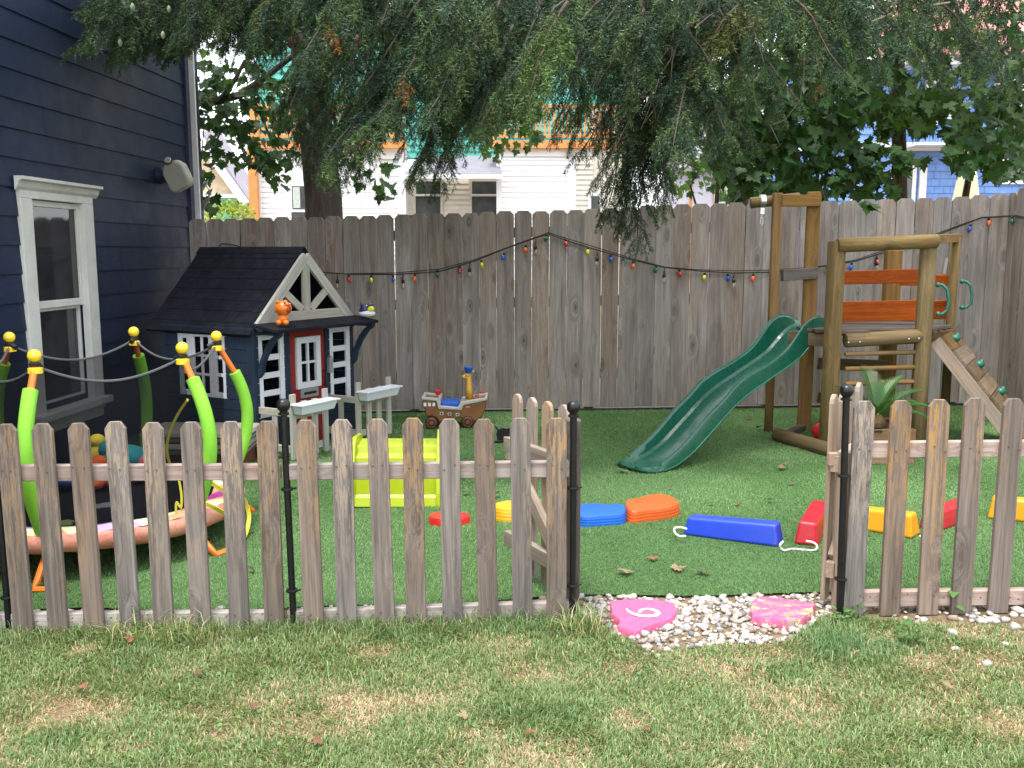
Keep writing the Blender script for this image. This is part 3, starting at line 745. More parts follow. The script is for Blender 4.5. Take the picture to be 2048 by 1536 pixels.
# x runs along ey from the front corner
wall_rows('side_wall', pl(0, 0, 0), ey, PD, .02, EZ, [(sx0 + .01, sx1 - .01, wz0_ + .01, wz1_ - .01)], .02)
q = MB()
for y in (0.02, PD - .02): q.bar(pl(-.011, y, .0), pl(-.011, y, EZ), .045, .02, ex)
q.bar(pl(-.011, .04, wz0_ - .03), pl(-.011, PD - .04, wz0_ - .03), .03, .018, ex)
q.build('side_post', M_pnavy, ph, bev=.002)
def pane_window(name, org, ax, nrm, x0, x1, z0, z1, cols, rows, fr, mul, th=.022, arch=False):
    """white plastic frame: outer frame plus muntins as real bars"""
    q = MB()
    def bx(a, b, c, d, t=th): q.prism([(a, c), (b, c), (b, d), (a, d)], ax, ez, nrm, org - nrm * .004, t)
    bx(x0, x0 + fr, z0, z1); bx(x1 - fr, x1, z0, z1); bx(x0 + fr, x1 - fr, z0, z0 + fr, th - .002); bx(x0 + fr, x1 - fr, z1 - fr, z1, th - .002)
    iw = x1 - x0 - 2 * fr; ih = z1 - z0 - 2 * fr
    for i in range(1, cols): c = x0 + fr + iw * i / cols; bx(c - mul / 2, c + mul / 2, z0 + fr, z1 - fr, th - .006)
    for j in range(1, rows): c = z0 + fr + ih * j / rows; bx(x0 + fr, x1 - fr, c - mul / 2, c + mul / 2, th - .008)
    return q.build(name, M_pwhite, ph, bev=.003)
so = pl(0, 0, 0); sn = -ex
third = (sx1 - sx0)
pane_window('window', so, ey, sn, sx0 + third * .30, sx1 - third * .28, wz0_, wz1_, 2, 3, .028, .018)
for a0, a1 in ((sx0, sx0 + third * .30), (sx1 - third * .28, sx1)):
    pane_window('shutter', so, ey, sn, a0 + .001, a1 - .001, wz0_ + .0, wz1_ + .0, 1, 3, .044, .026, .020)
# front wall
def fr_box(u0, v0, u1, v1):
    a = pfront(u0, v0); b = pfront(u1, v1); return a[0], b[0], min(a[1], b[1]), max(a[1], b[1])
xl0, xl1 = .02, .300; xd0, xd1 = .350, .745; xr0, xr1 = .785, 1.05
wall_rows('front_wall', pl(PW, 0, 0), -ex, PW, .02, .95, [(PW - xl1 + .01, PW - xl0 - .01, .30, .90), (PW - xr1 + .01, PW - xr0 - .01, .30, .90), (PW - xd1, PW - xd0, .02, .90)], .02)
fo = pl(0, 0, 0); fn = -ey
pane_window('sidelight', fo, ex, fn, xl0, xl1, .285, .915, 1, 4, .052, .044)
pane_window('sidelight', fo, ex, fn, xr0, xr1, .285, .915, 1, 4, .052, .044)
q = MB()
dw0, dw1, dz0, dz1 = xd0 + .105, xd1 - .105, .50, .815
for a, b, c_, d_2 in ((xd0, dw0, .03, .90), (dw1, xd1, .03, .90), (dw0, dw1, .03, dz0), (dw0, dw1, dz1, .90)):
    q.prism([(a, c_), (b, c_), (b, d_2), (a, d_2)], ex, ez, fn, fo + ey * .012, .02)
dr = q.build('door', M_door, ph)
q = MB()
def dbx(a, b, c_, d_2, t): q.prism([(a, c_), (b, c_), (b, d_2), (a, d_2)], ex, ez, fn, fo - fn * .0, t)
for a, b, c_, d_2, t in ((dw0 - .04, dw0 + .008, dz0 - .04, dz1 + .04, .03), (dw1 - .008, dw1 + .04, dz0 - .04, dz1 + .04, .03), (dw0 + .008, dw1 - .008, dz0 - .04, dz0 + .008, .028), (dw0 + .008, dw1 - .008, dz1 - .008, dz1 + .04, .028)): dbx(a, b, c_, d_2, t)
cx_ = (dw0 + dw1) / 2; cz_ = (dz0 + dz1) / 2
dbx(cx_ - .009, cx_ + .009, dz0 + .008, dz1 - .008, .022); dbx(dw0 + .008, dw1 - .008, cz_ - .009, cz_ + .009, .020)
q.build('door_window', M_pwhite, dr, bev=.003)
q = MB(); dbx2 = q.prism([(dw0, .385), (dw1 + .01, .385), (dw1 + .01, .455), (dw0, .455)], ex, ez, fn, fo, .024); q.build('mail_slot', M_silver, dr, bev=.004)
q = MB(); q.prism([(dw0 + .03, .41), (dw1 - .02, .41), (dw1 - .02, .43), (dw0 + .03, .43)], ex, ez, fn, fo, .027); q.build('slot_flap', M_blackp, dr)
q = MB(); q.tube([pl(xd1 - .03, -.02, .46), pl(xd1 - .03, -.045, .48), pl(xd1 - .03, -.045, .56), pl(xd1 - .03, -.02, .58)], .007, 6); q.build('handle', M_blackp, dr)
q = MB(); q.prism([(xd1 + .012, .55), (xd1 + .05, .55), (xd1 + .055, .66), (xd1 + .035, .69), (xd1 + .015, .66)], ex, ez, fn, fo, .05); q.build('lantern', M_silver, ph, bev=.006)
q = MB()
for x in (0.0, xl1 + .022, xd1 + .02, PW): q.bar(pl(x, -.009, .0), pl(x, -.009, .95), .035, .018, ey)
q.build('front_post', M_pnavy, ph, bev=.002)
# other walls, floor
wall_rows('rear_wall', pl(0, PD, 0), ex, PW, .02, EZ, [], .02); wall_rows('far_side_wall', pl(PW, PD, 0), -ey, PD, .02, EZ, [], .02)
q = MB(); q.prism([(0, EZ), (PW, EZ), (PW / 2, RZ - .05)], ex, ez, ey, pl(0, PD - .02, 0), .02); q.build('rear_gable', M_pnavy, ph)
q = MB(); q.prism([(0, 0), (PW, 0), (PW, PD), (0, PD)], ex, ey, ez, pl(0, 0, .005), .015); q.build('floor', M_deckw, ph)
# roof, with shingle tabs proud of the deck
OH = .045; y0r, y1r = -.015, PD + .14
sl_ = (RZ - EZ) / (PW / 2)
for sgn, nm in ((-1, 0), (1, 1)):
    q = MB(); xe = PW / 2 + sgn * (PW / 2 + OH); ze = EZ - OH * sl_
    P_ = [pl(PW / 2, y0r, RZ), pl(xe, y0r, ze), pl(xe, y1r, ze), pl(PW / 2, y1r, RZ)]; nr_ = (P_[1] - P_[0]).cross(P_[3] - P_[0]).normalized()
    if nr_.z < 0: nr_ = -nr_
    q.add(P_ + [p - nr_ * .018 for p in P_], [(0,1,2,3),(7,6,5,4),(0,4,5,1),(1,5,6,2),(2,6,7,3),(3,7,4,0)]); ro = q.build('roof', M_proof, ph)
    dn = (P_[1] - P_[0]); Ls = dn.length; dn.normalize(); al_ = ey
    nrow = 8; rh = Ls / nrow
    for r in range(nrow):
        wS = .115; x = -(r % 2) * wS / 2
        while x < (y1r - y0r) - .01:
            a = max(x, 0) + .0015; b = min(x + wS, y1r - y0r) - .0015
            if b - a > .02:
                o0 = P_[0] + dn * (r * rh) + nr_ * .001; lo = rh * R_.uniform(.985, 1.012)
                A = [o0 + al_ * a, o0 + al_ * b, o0 + al_ * b + dn * lo + nr_ * .0035, o0 + al_ * a + dn * lo + nr_ * .0035]
                s_ = MB(); s_.add(A + [p - nr_ * .0008 for p in A[:2]] + [p - nr_ * .004 for p in A[2:]], [(0,1,2,3),(3,2,6,7),(1,5,6,2),(0,3,7,4)])
                s_.build('shingle', M_proof, ro)
            x += wS
q = MB(); q.prism([(-.045, -.040), (0, .008), (.045, -.040), (.045, -.048), (0, 0), (-.045, -.048)], ex, ez, ey, pl(PW / 2, y0r - .01, RZ + .004), y1r - y0r + .02); q.build('ridge_cap', M_proof, ph)
# gable truss (grey)
gy = -.03
def gbar(x0, z0, x1, z1, wd, th=.03, yy=gy, nm='gable_trim'):
    board(nm, pl(x0, yy, z0), pl(x1, yy, z1), wd, th, M_greyw, ph, up=ey, bev=.002)
gbar(.015, EZ - .005, PW / 2, RZ - .062, .075); gbar(PW - .015, EZ - .005, PW / 2 + .001, RZ - .062, .075, .029)
gbar(.06, EZ + .06, PW - .06, EZ + .06, .085, .026, gy + .002); gbar(PW / 2, EZ + .10, PW / 2, RZ - .12, .075, .025, gy + .003)
gbar(PW / 2 - .05, EZ + .11, PW / 2 - .26, EZ + .27, .055, .024, gy + .004); gbar(PW / 2 + .05, EZ + .11, PW / 2 + .26, EZ + .27, .055, .024, gy + .004)
# porch roof and brackets
pz = .955; pj = .27
q = MB(); P_ = [pl(-.05, -.03, pz + .035), pl(PW + .03, -.03, pz + .035), pl(PW + .03, -pj, pz), pl(-.05, -pj, pz)]
q.add(P_ + [p - ez * .02 for p in P_], [(0,3,2,1),(4,5,6,7),(0,1,5,4),(1,2,6,5),(2,3,7,6),(3,0,4,7)]); q.build('porch_roof', M_proof, ph)
for x in (.03, PW - .0):
    q = MB(); prof = [(-.022, .93), (-pj + .02, .93), (-pj + .025, .905), (-pj + .075, .875), (-.135, .80), (-.075, .70), (-.055, .62), (-.022, .59), (-.022, .65), (-.045, .72), (-.10, .82), (-.155, .885), (-.19, .908), (-.022, .908)]
    q.prism(prof, ey, ez, ex, pl(x - .018, 0, 0), .036)
    q.build('bracket', M_pnavy, ph, bev=.002)
# porch railings with trough planters
def porch(x0, x1, off):
    for x in (x0,):
        board('porch_rail', pl(x, -.02, .36), pl(x, -off, .36), .05, .022, M_greyw, ph, up=ex); board('porch_rail', pl(x, -.02, .10), pl(x, -off, .10), .05, .022, M_greyw, ph, up=ex)
    for z in (.09, .34): board('porch_rail', pl(x0, -off + .015, z), pl(x1, -off + .015, z), .05, .02, M_greyw, ph, up=ey)
    n = 4
    for i in range(n):
        x = x0 + (x1 - x0) * i / (n - 1); board('porch_picket', pl(x, -off - .006, .03), pl(x, -off - .006, (.50 if i in (0, n - 1) else .44)), .05, .02, M_greyw, ph, up=ey)
    board('porch_picket', pl(x0, -off * .5, .04), pl(x0, -off * .5, .36), .045, .018, M_greyw, ph, up=ex)
    q = MB(); z0, z1 = .36, .435; a, b = x0 - .03, x1 + .02; y0, y1 = -off - .125, -off - .018
    def ring(i, z): return [pl(a + i, y0 + i, z), pl(b - i, y0 + i, z), pl(b - i, y1 - i * .3, z), pl(a + i, y1 - i * .3, z)]
    rr_ = [ring(.025, z0), ring(.008, z1 - .012), ring(-.008, z1 - .012), ring(-.008, z1), ring(.012, z1), ring(.03, z0 + .02)]
    vv = sum(rr_, []); ff = [(3, 2, 1, 0), (20, 21, 22, 23)]
    for i in range(5):
        for k in range(4): ff.append((i * 4 + k, i * 4 + (k + 1) % 4, (i + 1) * 4 + (k + 1) % 4, (i + 1) * 4 + k))
    q.add(vv, ff); q.build('planter_trough', M_pwhite, ph, bev=.004)
porch(.02, .36, .335); porch(.74, 1.12, .335)

# toys on the porch roof
tg = pl(.10, -.20, pz + .024)
M_tor = m_plain('orange_toy_plastic', (.72, .17, .015), .3, .08, 8, 0, 60, .5, .3)
M_mouth = m_plain('toy_red_mouth', (.45, .03, .02), .4)
ty = thing('tiger_toy', 'orange plastic tiger bath toy with open mouth on the porch roof', 'toy', tg)
q = MB(); S_ = 1.0
q.ell(tg + Vector((0, 0, .045)), (.042, .038, .045), 14, 10); q.ell(tg + Vector((.028, -.028, .02)), (.022, .024, .02)); q.ell(tg + Vector((-.022, -.030, .02)), (.022, .022, .02))
q.build('body', M_tor, ty, smooth=True, ang=0)
hd = tg + Vector((.005, 0, .120)); fw = Vector((.80, -.55, .18)).normalized()
q = MB(); q.ell(hd, (.062, .058, .055), 18, 12); hb = q.build('head', M_tor, ty, smooth=True, ang=0)
q = MB(); q.ell(hd + fw * .036 + Vector((0, 0, -.012)), (.032, .028, .030), 14, 10); q.build('mouth', M_mouth, hb, smooth=True, ang=0)
q = MB(); q.ell(hd + fw * .046 + Vector((0, 0, .022)), (.026, .024, .012)); q.build('muzzle', M_tor, hb, smooth=True, ang=0)
for s_ in (-1, 1):
    sv_ = Vector((.55, .80, 0)) * s_; q = MB(); q.ell(hd + sv_ * .036 + Vector((-.01, 0, .046)), (.015, .013, .014)); q.build('ear', M_tor, hb, smooth=True, ang=0)
    q = MB(); q.ell(hd + fw * .043 + sv_ * .022 + Vector((0, 0, .032)), .006, 8, 6); q.build('eye', M_blackp, hb, smooth=True)
q = MB(); 
for k in range(3): q.tube([hd + Vector((-.030 + .016 * k, -.0525 + abs(k - 1) * .003, -.012)), hd + Vector((-.028 + .016 * k, -.0525 + abs(k - 1) * .003, .010))], .003, 5)
q.build('stripe', M_mouth, hb)
sk = pl(PW + .0, -.18, pz + .028)
sh = thing('shark_toy', 'blue and white plastic shark bath toy with yellow mouth on porch roof end', 'toy', sk)
M_tblue = m_plain('navy_toy_plastic', (.015, .02, .11), .3, .1, 8, 0, 60, .5, .3); M_twhite = m_plain('white_toy_plastic', (.74, .75, .78), .3, .04, 8, 0, 60, .5, .3); M_tyel = m_plain('yellow_toy_plastic', (.72, .70, .05), .4)
q = MB(); q.ell(sk + Vector((0, 0, .024)), (.068, .050, .030), 16, 10); q.build('belly', M_twhite, sh, smooth=True, ang=0)
q = MB(); q.ell(sk + Vector((-.018, .004, .055)), (.052, .044, .034), 16, 10, Matrix.Rotation(rad(-28), 3, 'Y')); q.ell(sk + Vector((.018, 0, .092)), (.034, .034, .014), 12, 8, Matrix.Rotation(rad(-8), 3, 'Y'));
q.add([sk + Vector(p) for p in ((-.05, .004, .07), (-.015, .004, .085), (-.055, .004, .118), (-.05, -.004, .07), (-.015, -.004, .085), (-.055, -.004, .118))], [(0,1,2),(5,4,3),(0,3,4,1),(1,4,5,2),(2,5,3,0)]); q.build('back', M_tblue, sh, smooth=True, ang=0)
q = MB(); q.ell(sk + Vector((.032, -.012, .060)), (.030, .032, .026), 12, 8); q.build('mouth', M_tyel, sh, smooth=True, ang=0)
q = MB(); q.ell(sk + Vector((.002, -.038, .090)), .007, 8, 6); q.build('eye', M_twhite, sh, smooth=True)

# ------------------------------------------------------------------ trampoline
TC = Vector((-2.16, 4.80, gnd(-2.16))); TR = .74
M_lime = m_plain('lime_foam', (.22, .54, .045), .75, .06, 10, .25, 120, .3); M_orm = m_plain('orange_tube', (.75, .17, .02), .35, .08); M_yel = m_plain('yellow_knob', (.85, .58, .03), .3, .06, 8, 0, 60, .5, .2)
M_mat = m_plain('trampoline_mat', (.006, .006, .008), .85, .3, 20, .3, 200, .1)
def m_skirt(name, side):
    m, nt, b = new_mat(name); vec = coords(nt, (1, 1, 1), rnd=False); n1 = noise(nt, vec, 2.6, 2, .5, .4)
    if side: c = ramp(nt, n1, [(.4, (.52, .19, .13)), (.6, (.62, .27, .19))])
    else:
        c = ramp(nt, n1, [(.0, (.45, .32, .62)), (.40, (.45, .32, .62)), (.42, (.70, .76, .42)), (.52, (.70, .76, .42)), (.54, (.72, .30, .18)), (.60, (.72, .30, .18)), (.62, (.30, .03, .18))])
        c.node.color_ramp.interpolation = 'CONSTANT'
    nt.links.new(c, b.inputs['Base Color']); b.inputs['Roughness'].default_value = .45; bump(nt, b, noise(nt, coords(nt, (1, 1, .3), rnd=False), 22, 4), .6, .02); return m
tr = thing('trampoline', 'small round toddler trampoline with net and lime green foam poles', 'trampoline', TC)
ZR = .24
# pad ring: lumpy
def ringmesh(mb, prof, n=96, lump=0.0, seed=1):
    rs = random.Random(seed); ph_ = [rs.uniform(0, 6.28) for _ in range(6)]; vs_ = []; fs_ = []; m = len(prof)
    for i in range(n):
        a = 2 * math.pi * i / n; l = lump * (math.sin(a * 18 + ph_[0]) * .5 + math.sin(a * 31 + ph_[1]) * .35 + math.sin(a * 6 + ph_[2]) * .6)
        for j, (r, z) in enumerate(prof): vs_.append(TC + Vector((math.cos(a) * (r + l * (.5 if j % 2 else 1)), math.sin(a) * (r + l * (.5 if j % 2 else 1)), z + l * .6)))
    for i in range(n):
        for j in range(m - 1): fs_.append((i * m + j, ((i + 1) % n) * m + j, ((i + 1) % n) * m + j + 1, i * m + j + 1))
    mb.add(vs_, fs_); return mb
q = MB(); q.lathe(TC + Vector((0, 0, ZR - .02)), [(.58, 0), (.58, .008)], 64); q.build('jumping_mat', M_mat, tr)
ringmesh(MB(), [(.57, ZR - .005), (.60, ZR + .008), (.66, ZR + .014), (.715, ZR + .004)], 120, .006, 3).build('pad_top', m_skirt('pad_print', False), tr, smooth=True, ang=0)
ringmesh(MB(), [(.714, ZR + .003), (.732, ZR - .015), (.735, ZR - .05), (.722, ZR - .080), (.69, ZR - .082)], 120, .007, 4).build('pad_skirt', m_skirt('pad_coral', True), tr, smooth=True, ang=0)
ringmesh(MB(), [(.66, ZR - .02), (.69, ZR - .035), (.70, ZR - .06), (.67, ZR - .06), (.65, ZR - .04)], 64).build('frame_ring', M_orm, tr, smooth=True)
M_decal = m_plain('mat_print', (.20, .24, .10), .8); M_decal2 = m_plain('mat_print_grey', (.10, .11, .13), .8)
for (u, v, s, mm) in ((130, 1045, .05, M_decal), (205, 1010, .07, M_decal2), (60, 985, .07, M_decal)):
    p = gp(u, v, ZR - .010); q = MB(); poly = [(s * (1 + .5 * math.sin(3 * a + u)) * math.cos(a), s * .8 * (1 + .4 * math.cos(2 * a + v)) * math.sin(a)) for a in [k * 2 * math.pi / 14 for k in range(14)]]
    if (p - TC).xy.length < .53:
        q.prism(poly, (1, 0, 0), (0, 1, 0), (0, 0, 1), (p.x, p.y, TC.z + ZR - .0115), .003); q.build('mat_decal', mm, tr)
tops = []
for k in range(6):
    an = rad(33 - 120 + 60 * k); dr_ = Vector((math.cos(an), math.sin(an), 0)); base = TC + dr_ * TR
    def pp(z):
        t = (z - .22) / .80; return TC + dr_ * (.665 + .135 * math.sin(min(1, max(0, t) * 1.0) * math.pi) - .06 * max(0, t - .25) ** 1.6) + Vector((0, 0, z))
    zz_ = [.18, .22, .25, .4, .55, .7, .85, .96, 1.01]
    po = MB().tube([pp(z) for z in zz_], .016, 10).build('enclosure_pole', M_orm, tr, smooth=True)
    ft = .90 if k != 2 else .84
    MB().tube([pp(z) for z in np.linspace(.255, ft, 14)], .033, 14).build('foam_sleeve', M_lime, po, smooth=True)
    tp = pp(1.0); tops.append(tp)
    MB().lathe(tp + Vector((0, 0, -.035)), [(.020, 0), (.032, .003), (.032, .026), (.020, .030), (.012, .034), (.012, .05)], 14).build('pole_cap', M_yel, po, smooth=True)
    MB().ell(tp + Vector((0, 0, .045)), .030, 14, 10).build('ball_knob', M_yel, po, smooth=True)
    MB().lathe(tp + Vector((0, 0, .0)), [(.016, -.004), (.024, 0), (.026, .012), (.016, .018)], 10).tube([tp + Vector((.0, 0, .008)), tp - dr_ * .05 + Vector((0, 0, -.01))], .014, 6).build('net_loop', M_blackp, po)
    lg = MB(); f0 = TC + dr_ * .60 + Vector((0, 0, ZR - .05)); f1 = TC + dr_ * .80; f1.z = gnd(f1.x) + .018
    sd_ = Vector((-dr_.y, dr_.x, 0)); lg.tube([f0, f1.lerp(f0, .15), f1, f1 + sd_ * .14], .016, 8); lg.build('leg', M_orm, tr, smooth=True)
# net + top rope
def m_net():
    m, nt, b = new_mat('enclosure_net'); b.inputs['Base Color'].default_value = (.006, .007, .009, 1); b.inputs['Roughness'].default_value = .9; b.inputs['Specular IOR Level'].default_value = .05
    tr_ = nd(nt, 'ShaderNodeBsdfTransparent'); ms = nd(nt, 'ShaderNodeMixShader')
    n1 = noise(nt, coords(nt, (1, 1, 1), rnd=False), 2.0, 2); nt.links.new(ramp(nt, n1, [(.3, .54), (.7, .66)]), ms.inputs[0])
    nt.links.new(tr_.outputs[0], ms.inputs[1]); nt.links.new(b.outputs[0], ms.inputs[2]); nt.links.new(ms.outputs[0], nt.nodes['Material Output'].inputs[0]); return m
M_net = m_net()
M_rope = m_plain('grey_rope', (.07, .075, .08), .7)
for k in range(6):
    a, b_ = tops[k], tops[(k + 1) % 6]; n = 14
    top = []
    for i in range(n + 1):
        s = i / n; p = a.lerp(b_, s); p.z -= .095 * 4 * s * (1 - s); inn = (TC - p); inn.z = 0; p += inn.normalized() * (.035 * 4 * s * (1 - s)); top.append(p)
    MB().tube(top, .0065, 6).build('net_rope', M_rope, tr, smooth=True)
    if k == 1: continue                                   # the door panel hangs open
    q = MB(); rows = 6; vs_ = []
    for i, p in enumerate(top):
        an = math.atan2(p.y - TC.y, p.x - TC.x); bp = TC + Vector((math.cos(an) * .62, math.sin(an) * .62, ZR + .01))
        for j in range(rows + 1):
            s = j / rows; vs_.append(p.lerp(bp, s) + Vector((math.cos(an), math.sin(an), 0)) * (.035 * math.sin(s * math.pi)))
    q.add(vs_, [(i * (rows + 1) + j, (i + 1) * (rows + 1) + j, (i + 1) * (rows + 1) + j + 1, i * (rows + 1) + j + 1) for i in range(n) for j in range(rows)])
    q.build('net_panel', M_net, tr, smooth=True, ang=0)
# yellow edge tape of the net door, hanging loose
M_tape = m_plain('yellow_tape', (.62, .55, .05), .6, .1)
def tape(pts, Y, wd=.02):
    pw = smooth([at(u, v, Y + dy) for u, v, dy in pts], 5); q = MB()
    for a, b_ in zip(pw[:-1], pw[1:]): q.bar(a, b_ + (b_ - a).normalized() * .004, wd, .004, (0, 1, .2))
    q.build('door_tape', M_tape, tr)
tape([(376, 798, 0), (356, 828, 0), (342, 858, 0), (334, 890, 0), (336, 915, 0), (341, 930, 0)], 4.5, .012)
tape([(358, 960, 0), (363, 990, 0), (362, 1015, 0), (353, 1005, 0), (352, 1028, 0)], 4.35, .010)
tape([(415, 960, 0), (445, 980, 0), (470, 985, .1), (488, 1000, .15), (498, 1030, .15), (494, 1060, .1), (486, 1085, 0)], 4.65, .022)
tape([(405, 1005, 0), (428, 1015, 0), (452, 1028, .05), (470, 1034, .1)], 4.45, .022)
# toys on the mat
def plush(label, p, col, parts):
    t = thing('plush_toy', label, 'toy', p, None); q = MB()
    for (dx, dy, dz, r) in parts: q.ell(p + Vector((dx, dy, dz)), r, 12, 8)
    q.build('body', m_plain('plush_' + str(round(col[0], 2)), col, .95, .2, 25, .8, 90, .1), t, smooth=True, ang=0)
zt = TC.z + ZR
plush('orange plush toy heaped on the trampoline mat', Vector((-2.25, 5.02, zt)), (.55, .10, .03), [(0, 0, .06, (.10, .08, .06)), (-.09, -.04, .035, (.06, .05, .035)), (.09, -.05, .04, (.06, .05, .04)), (.02, -.09, .03, (.04, .05, .03)), (-.02, .03, .11, (.05, .05, .05))])
plush('teal plush toy slumped behind the orange one', Vector((-2.20, 5.24, zt)), (.02, .17, .19), [(0, 0, .09, (.15, .10, .09)), (.15, 0, .06, (.08, .06, .06)), (-.08, 0, .15, (.07, .06, .06))])
plush('blue plush toy at the left of the trampoline heap', Vector((-2.40, 4.95, zt)), (.03, .10, .32), [(0, 0, .045, (.07, .06, .045)), (.04, .02, .085, (.035, .035, .035))])
plush('small yellow plush toy on top of the trampoline heap', Vector((-2.36, 5.25, zt)), (.6, .48, .05), [(0, 0, .10, (.05, .05, .10)), (.0, 0, .20, (.045, .045, .04))])
plush('pink plush toy at the right of the trampoline heap', Vector((-2.06, 5.10, zt)), (.42, .12, .14), [(0, 0, .05, (.06, .06, .05)), (.03, .02, .10, (.05, .04, .05))])

# cushion box by the playhouse side
M_cush = m_plain('beige_cushion', (.33, .31, .27), .85, .1, 6, .3, 150, .2); M_brownb = m_plain('brown_plastic_box', (.16, .06, .03), .5)
cb = at(490, 868, 6.35)
bx0 = thing('storage_box', 'low brown storage box under beige cushions beside playhouse', 'box', (cb.x - .4, 6.45, gnd(-2)))
zc = cb.z
q = MB(); q.box((cb.x - .36, 6.55, (zc - .16 + gnd(-2)) / 2 + .0), (.66, .34, zc - .16 - gnd(-2))); q.build('body', M_brownb, bx0, bev=.01)
q = MB(); q.box((cb.x - .36, 6.55, zc - .153), (.69, .37, .012)); q.build('lid', M_brownb, bx0, bev=.004)
for i, (dz, lab) in enumerate(((-.106, 'lower beige cushion of the two stacked on the storage box'), (-.024, 'upper beige cushion of the two stacked on the storage box'))):
    q = MB(); q.box((cb.x - .37 + .015 * i, 6.53, zc + dz), (.74, .42, .078), Matrix.Rotation(rad(3 - 5 * i), 3, 'Z')); co = q.build('seat_cushion', M_cush, None, bev=.028)
    tag(co, lab, 'cushion', 'beige cushions on the storage box')
    q = MB(); q.box((cb.x - .37 + .015 * i, 6.53, zc + dz), (.745, .425, .006), Matrix.Rotation(rad(3 - 5 * i), 3, 'Z')); q.build('piping', M_blackp, co)

# ------------------------------------------------------------------ ship ride-on
SY = 7.78
def sp(zx, zy, Y=SY): return at(800 + zx * .1953, 700 + zy * .1953, Y)
M_hull = m_plain('brown_ship_plastic', (.20, .085, .025), .4, .2, 14, .15, 40); M_gun = m_plain('grey_ship_plastic', (.42, .41, .37), .4, .06); M_seat = m_plain('blue_ship_seat', (.01, .09, .45), .35, .06); M_wheel = m_plain('maroon_wheel', (.045, .012, .010), .4, .2); M_gir = m_plain('giraffe_yellow', (.62, .34, .045), .4, .08); M_red = m_plain('red_plastic', (.52, .02, .02), .35, .06, 8, 0, 60, .5, .2)
s0 = sp(560, 780); s0.z = gnd(s0.x)
st = thing('ship_ride_on', 'brown pirate ship ride-on toy with yellow giraffe figurehead by the fence', 'ride-on toy', s0)
hull = [(245, 480), (300, 486), (385, 500), (405, 565), (430, 580), (620, 592), (645, 560), (660, 535), (888, 488), (893, 520), (880, 580), (850, 650), (815, 690), (770, 705), (690, 700), (620, 668), (585, 680), (560, 712), (410, 712), (395, 680), (335, 650), (290, 662), (275, 640)]
def extr(mb, L, y0, y1, taper=0.0):
    A = [sp(a, b) for a, b in L]; mb.prism([(p.x, p.z) for p in A], (1, 0, 0), (0, 0, 1), (0, 1, 0), (0, y0, 0), y1 - y0); return mb
extr(MB(), hull, SY - .12, SY + .12).build('hull', M_hull, st, bev=.012)
for i, yv in enumerate((530, 560, 590, 620, 650)):
    pass
band = [(236, 455), (300, 462), (400, 470), (425, 545), (600, 560), (630, 505), (700, 492), (892, 462), (894, 490), (660, 540), (640, 590), (405, 578), (385, 500), (240, 484)]
extr(MB(), band, SY - .135, SY - .105).build('gunwale', M_gun, st, bev=.006)
extr(MB(), band, SY + .105, SY + .135).build('gunwale', M_gun, st, bev=.006)
q = MB(); a, b_ = sp(238, 470), sp(300, 470); q.box((a.x + .012, SY, a.z), (.024, .26, .03)); a = sp(885, 474); q.box((a.x, SY, a.z), (.02, .26, .025)); a = sp(420, 500); q.box((a.x - .005, SY, a.z), (.02, .21, .06)); q.build('deck_edge', M_gun, st, bev=.004)
q = MB(); a, b_ = sp(430, 552), sp(610, 552); q.box(((a.x + b_.x) / 2, SY, a.z + .01), (b_.x - a.x, .21, .045)); q.build('seat', M_seat, st, bev=.012)
for zx, zy in ((335, 725), (700, 752)):
    for dy in (-.10, .10):
        c = sp(zx, zy); c.y = SY + dy; r = c.z - gnd(c.x) - .012; r = max(.04, min(.056, r)); wz = gnd(c.x) + .012 + .053
        q = MB(); q.lathe((c.x, SY + dy - .03, wz), [(.03, 0), (.05, .004), (.053, .012), (.053, .048), (.05, .056), (.03, .06)], 20, (0, 1, 0)); wo_ = q.build('wheel', M_wheel, st, smooth=True)
        q = MB(); q.lathe((c.x, SY + dy - .034, wz), [(.014, 0), (.018, .006), (.034, .0045), (.036, .002), (.040, .006)], 16, (0, 1, 0)); q.build('hub', M_hull, wo_, smooth=True)
# giraffe neck
q = MB(); pts = [sp(712, 500), sp(708, 400), sp(704, 300), sp(700, 255)]; q.tube(pts, [.034, .026, .021, .020], 12); q.ell(sp(668, 275), (.030, .022, .020), 12, 8); q.ell(sp(695, 255), (.026, .025, .028), 12, 8); gi = q.build('giraffe', M_gir, st, smooth=True, ang=0)
q = MB(); p = sp(745, 220); q.ell(p, (.014, .01, .012)); q.tube([sp(712, 240), p], .006, 6); q.build('horn', M_gir, gi, smooth=True, ang=0)
q = MB(); p = sp(703, 235); q.lathe(p, [(.026, 0), (.031, .010), (.036, .036), (.040, .040), (.040, .050), (.03, .052)], 16); q.build('hat', M_seat, gi, smooth=True)
q = MB(); p = sp(672, 262); p.y -= .02; q.ell(p, .005, 6, 5); q.build('eye', M_blackp, gi)
for zx in (270, 315, 358):
    a = sp(zx, 535); q = MB(); q.box((a.x, SY - .1215, a.z), (.024, .006, .030)); q.build('stern_window', M_twhite, st, bev=.003)
for zx, zy in ((437, 625), (517, 631), (598, 636)):
    a = sp(zx, zy); q = MB(); q.box((a.x, SY - .1215, a.z), (.032, .006, .028)); po = q.build('gun_port', M_gun, st, bev=.002)
    q = MB(); q.lathe((a.x, SY - .130, a.z), [(.007, 0), (.008, .006)], 8, (0, 1, 0)); q.build('cannon', M_blackp, po)
a = sp(700, 558); q = MB(); q.box((a.x, SY - .1215, a.z), (.036, .005, .016)); q.build('badge', m_plain('badge_pink', (.62, .22, .18), .5), st, bev=.003)
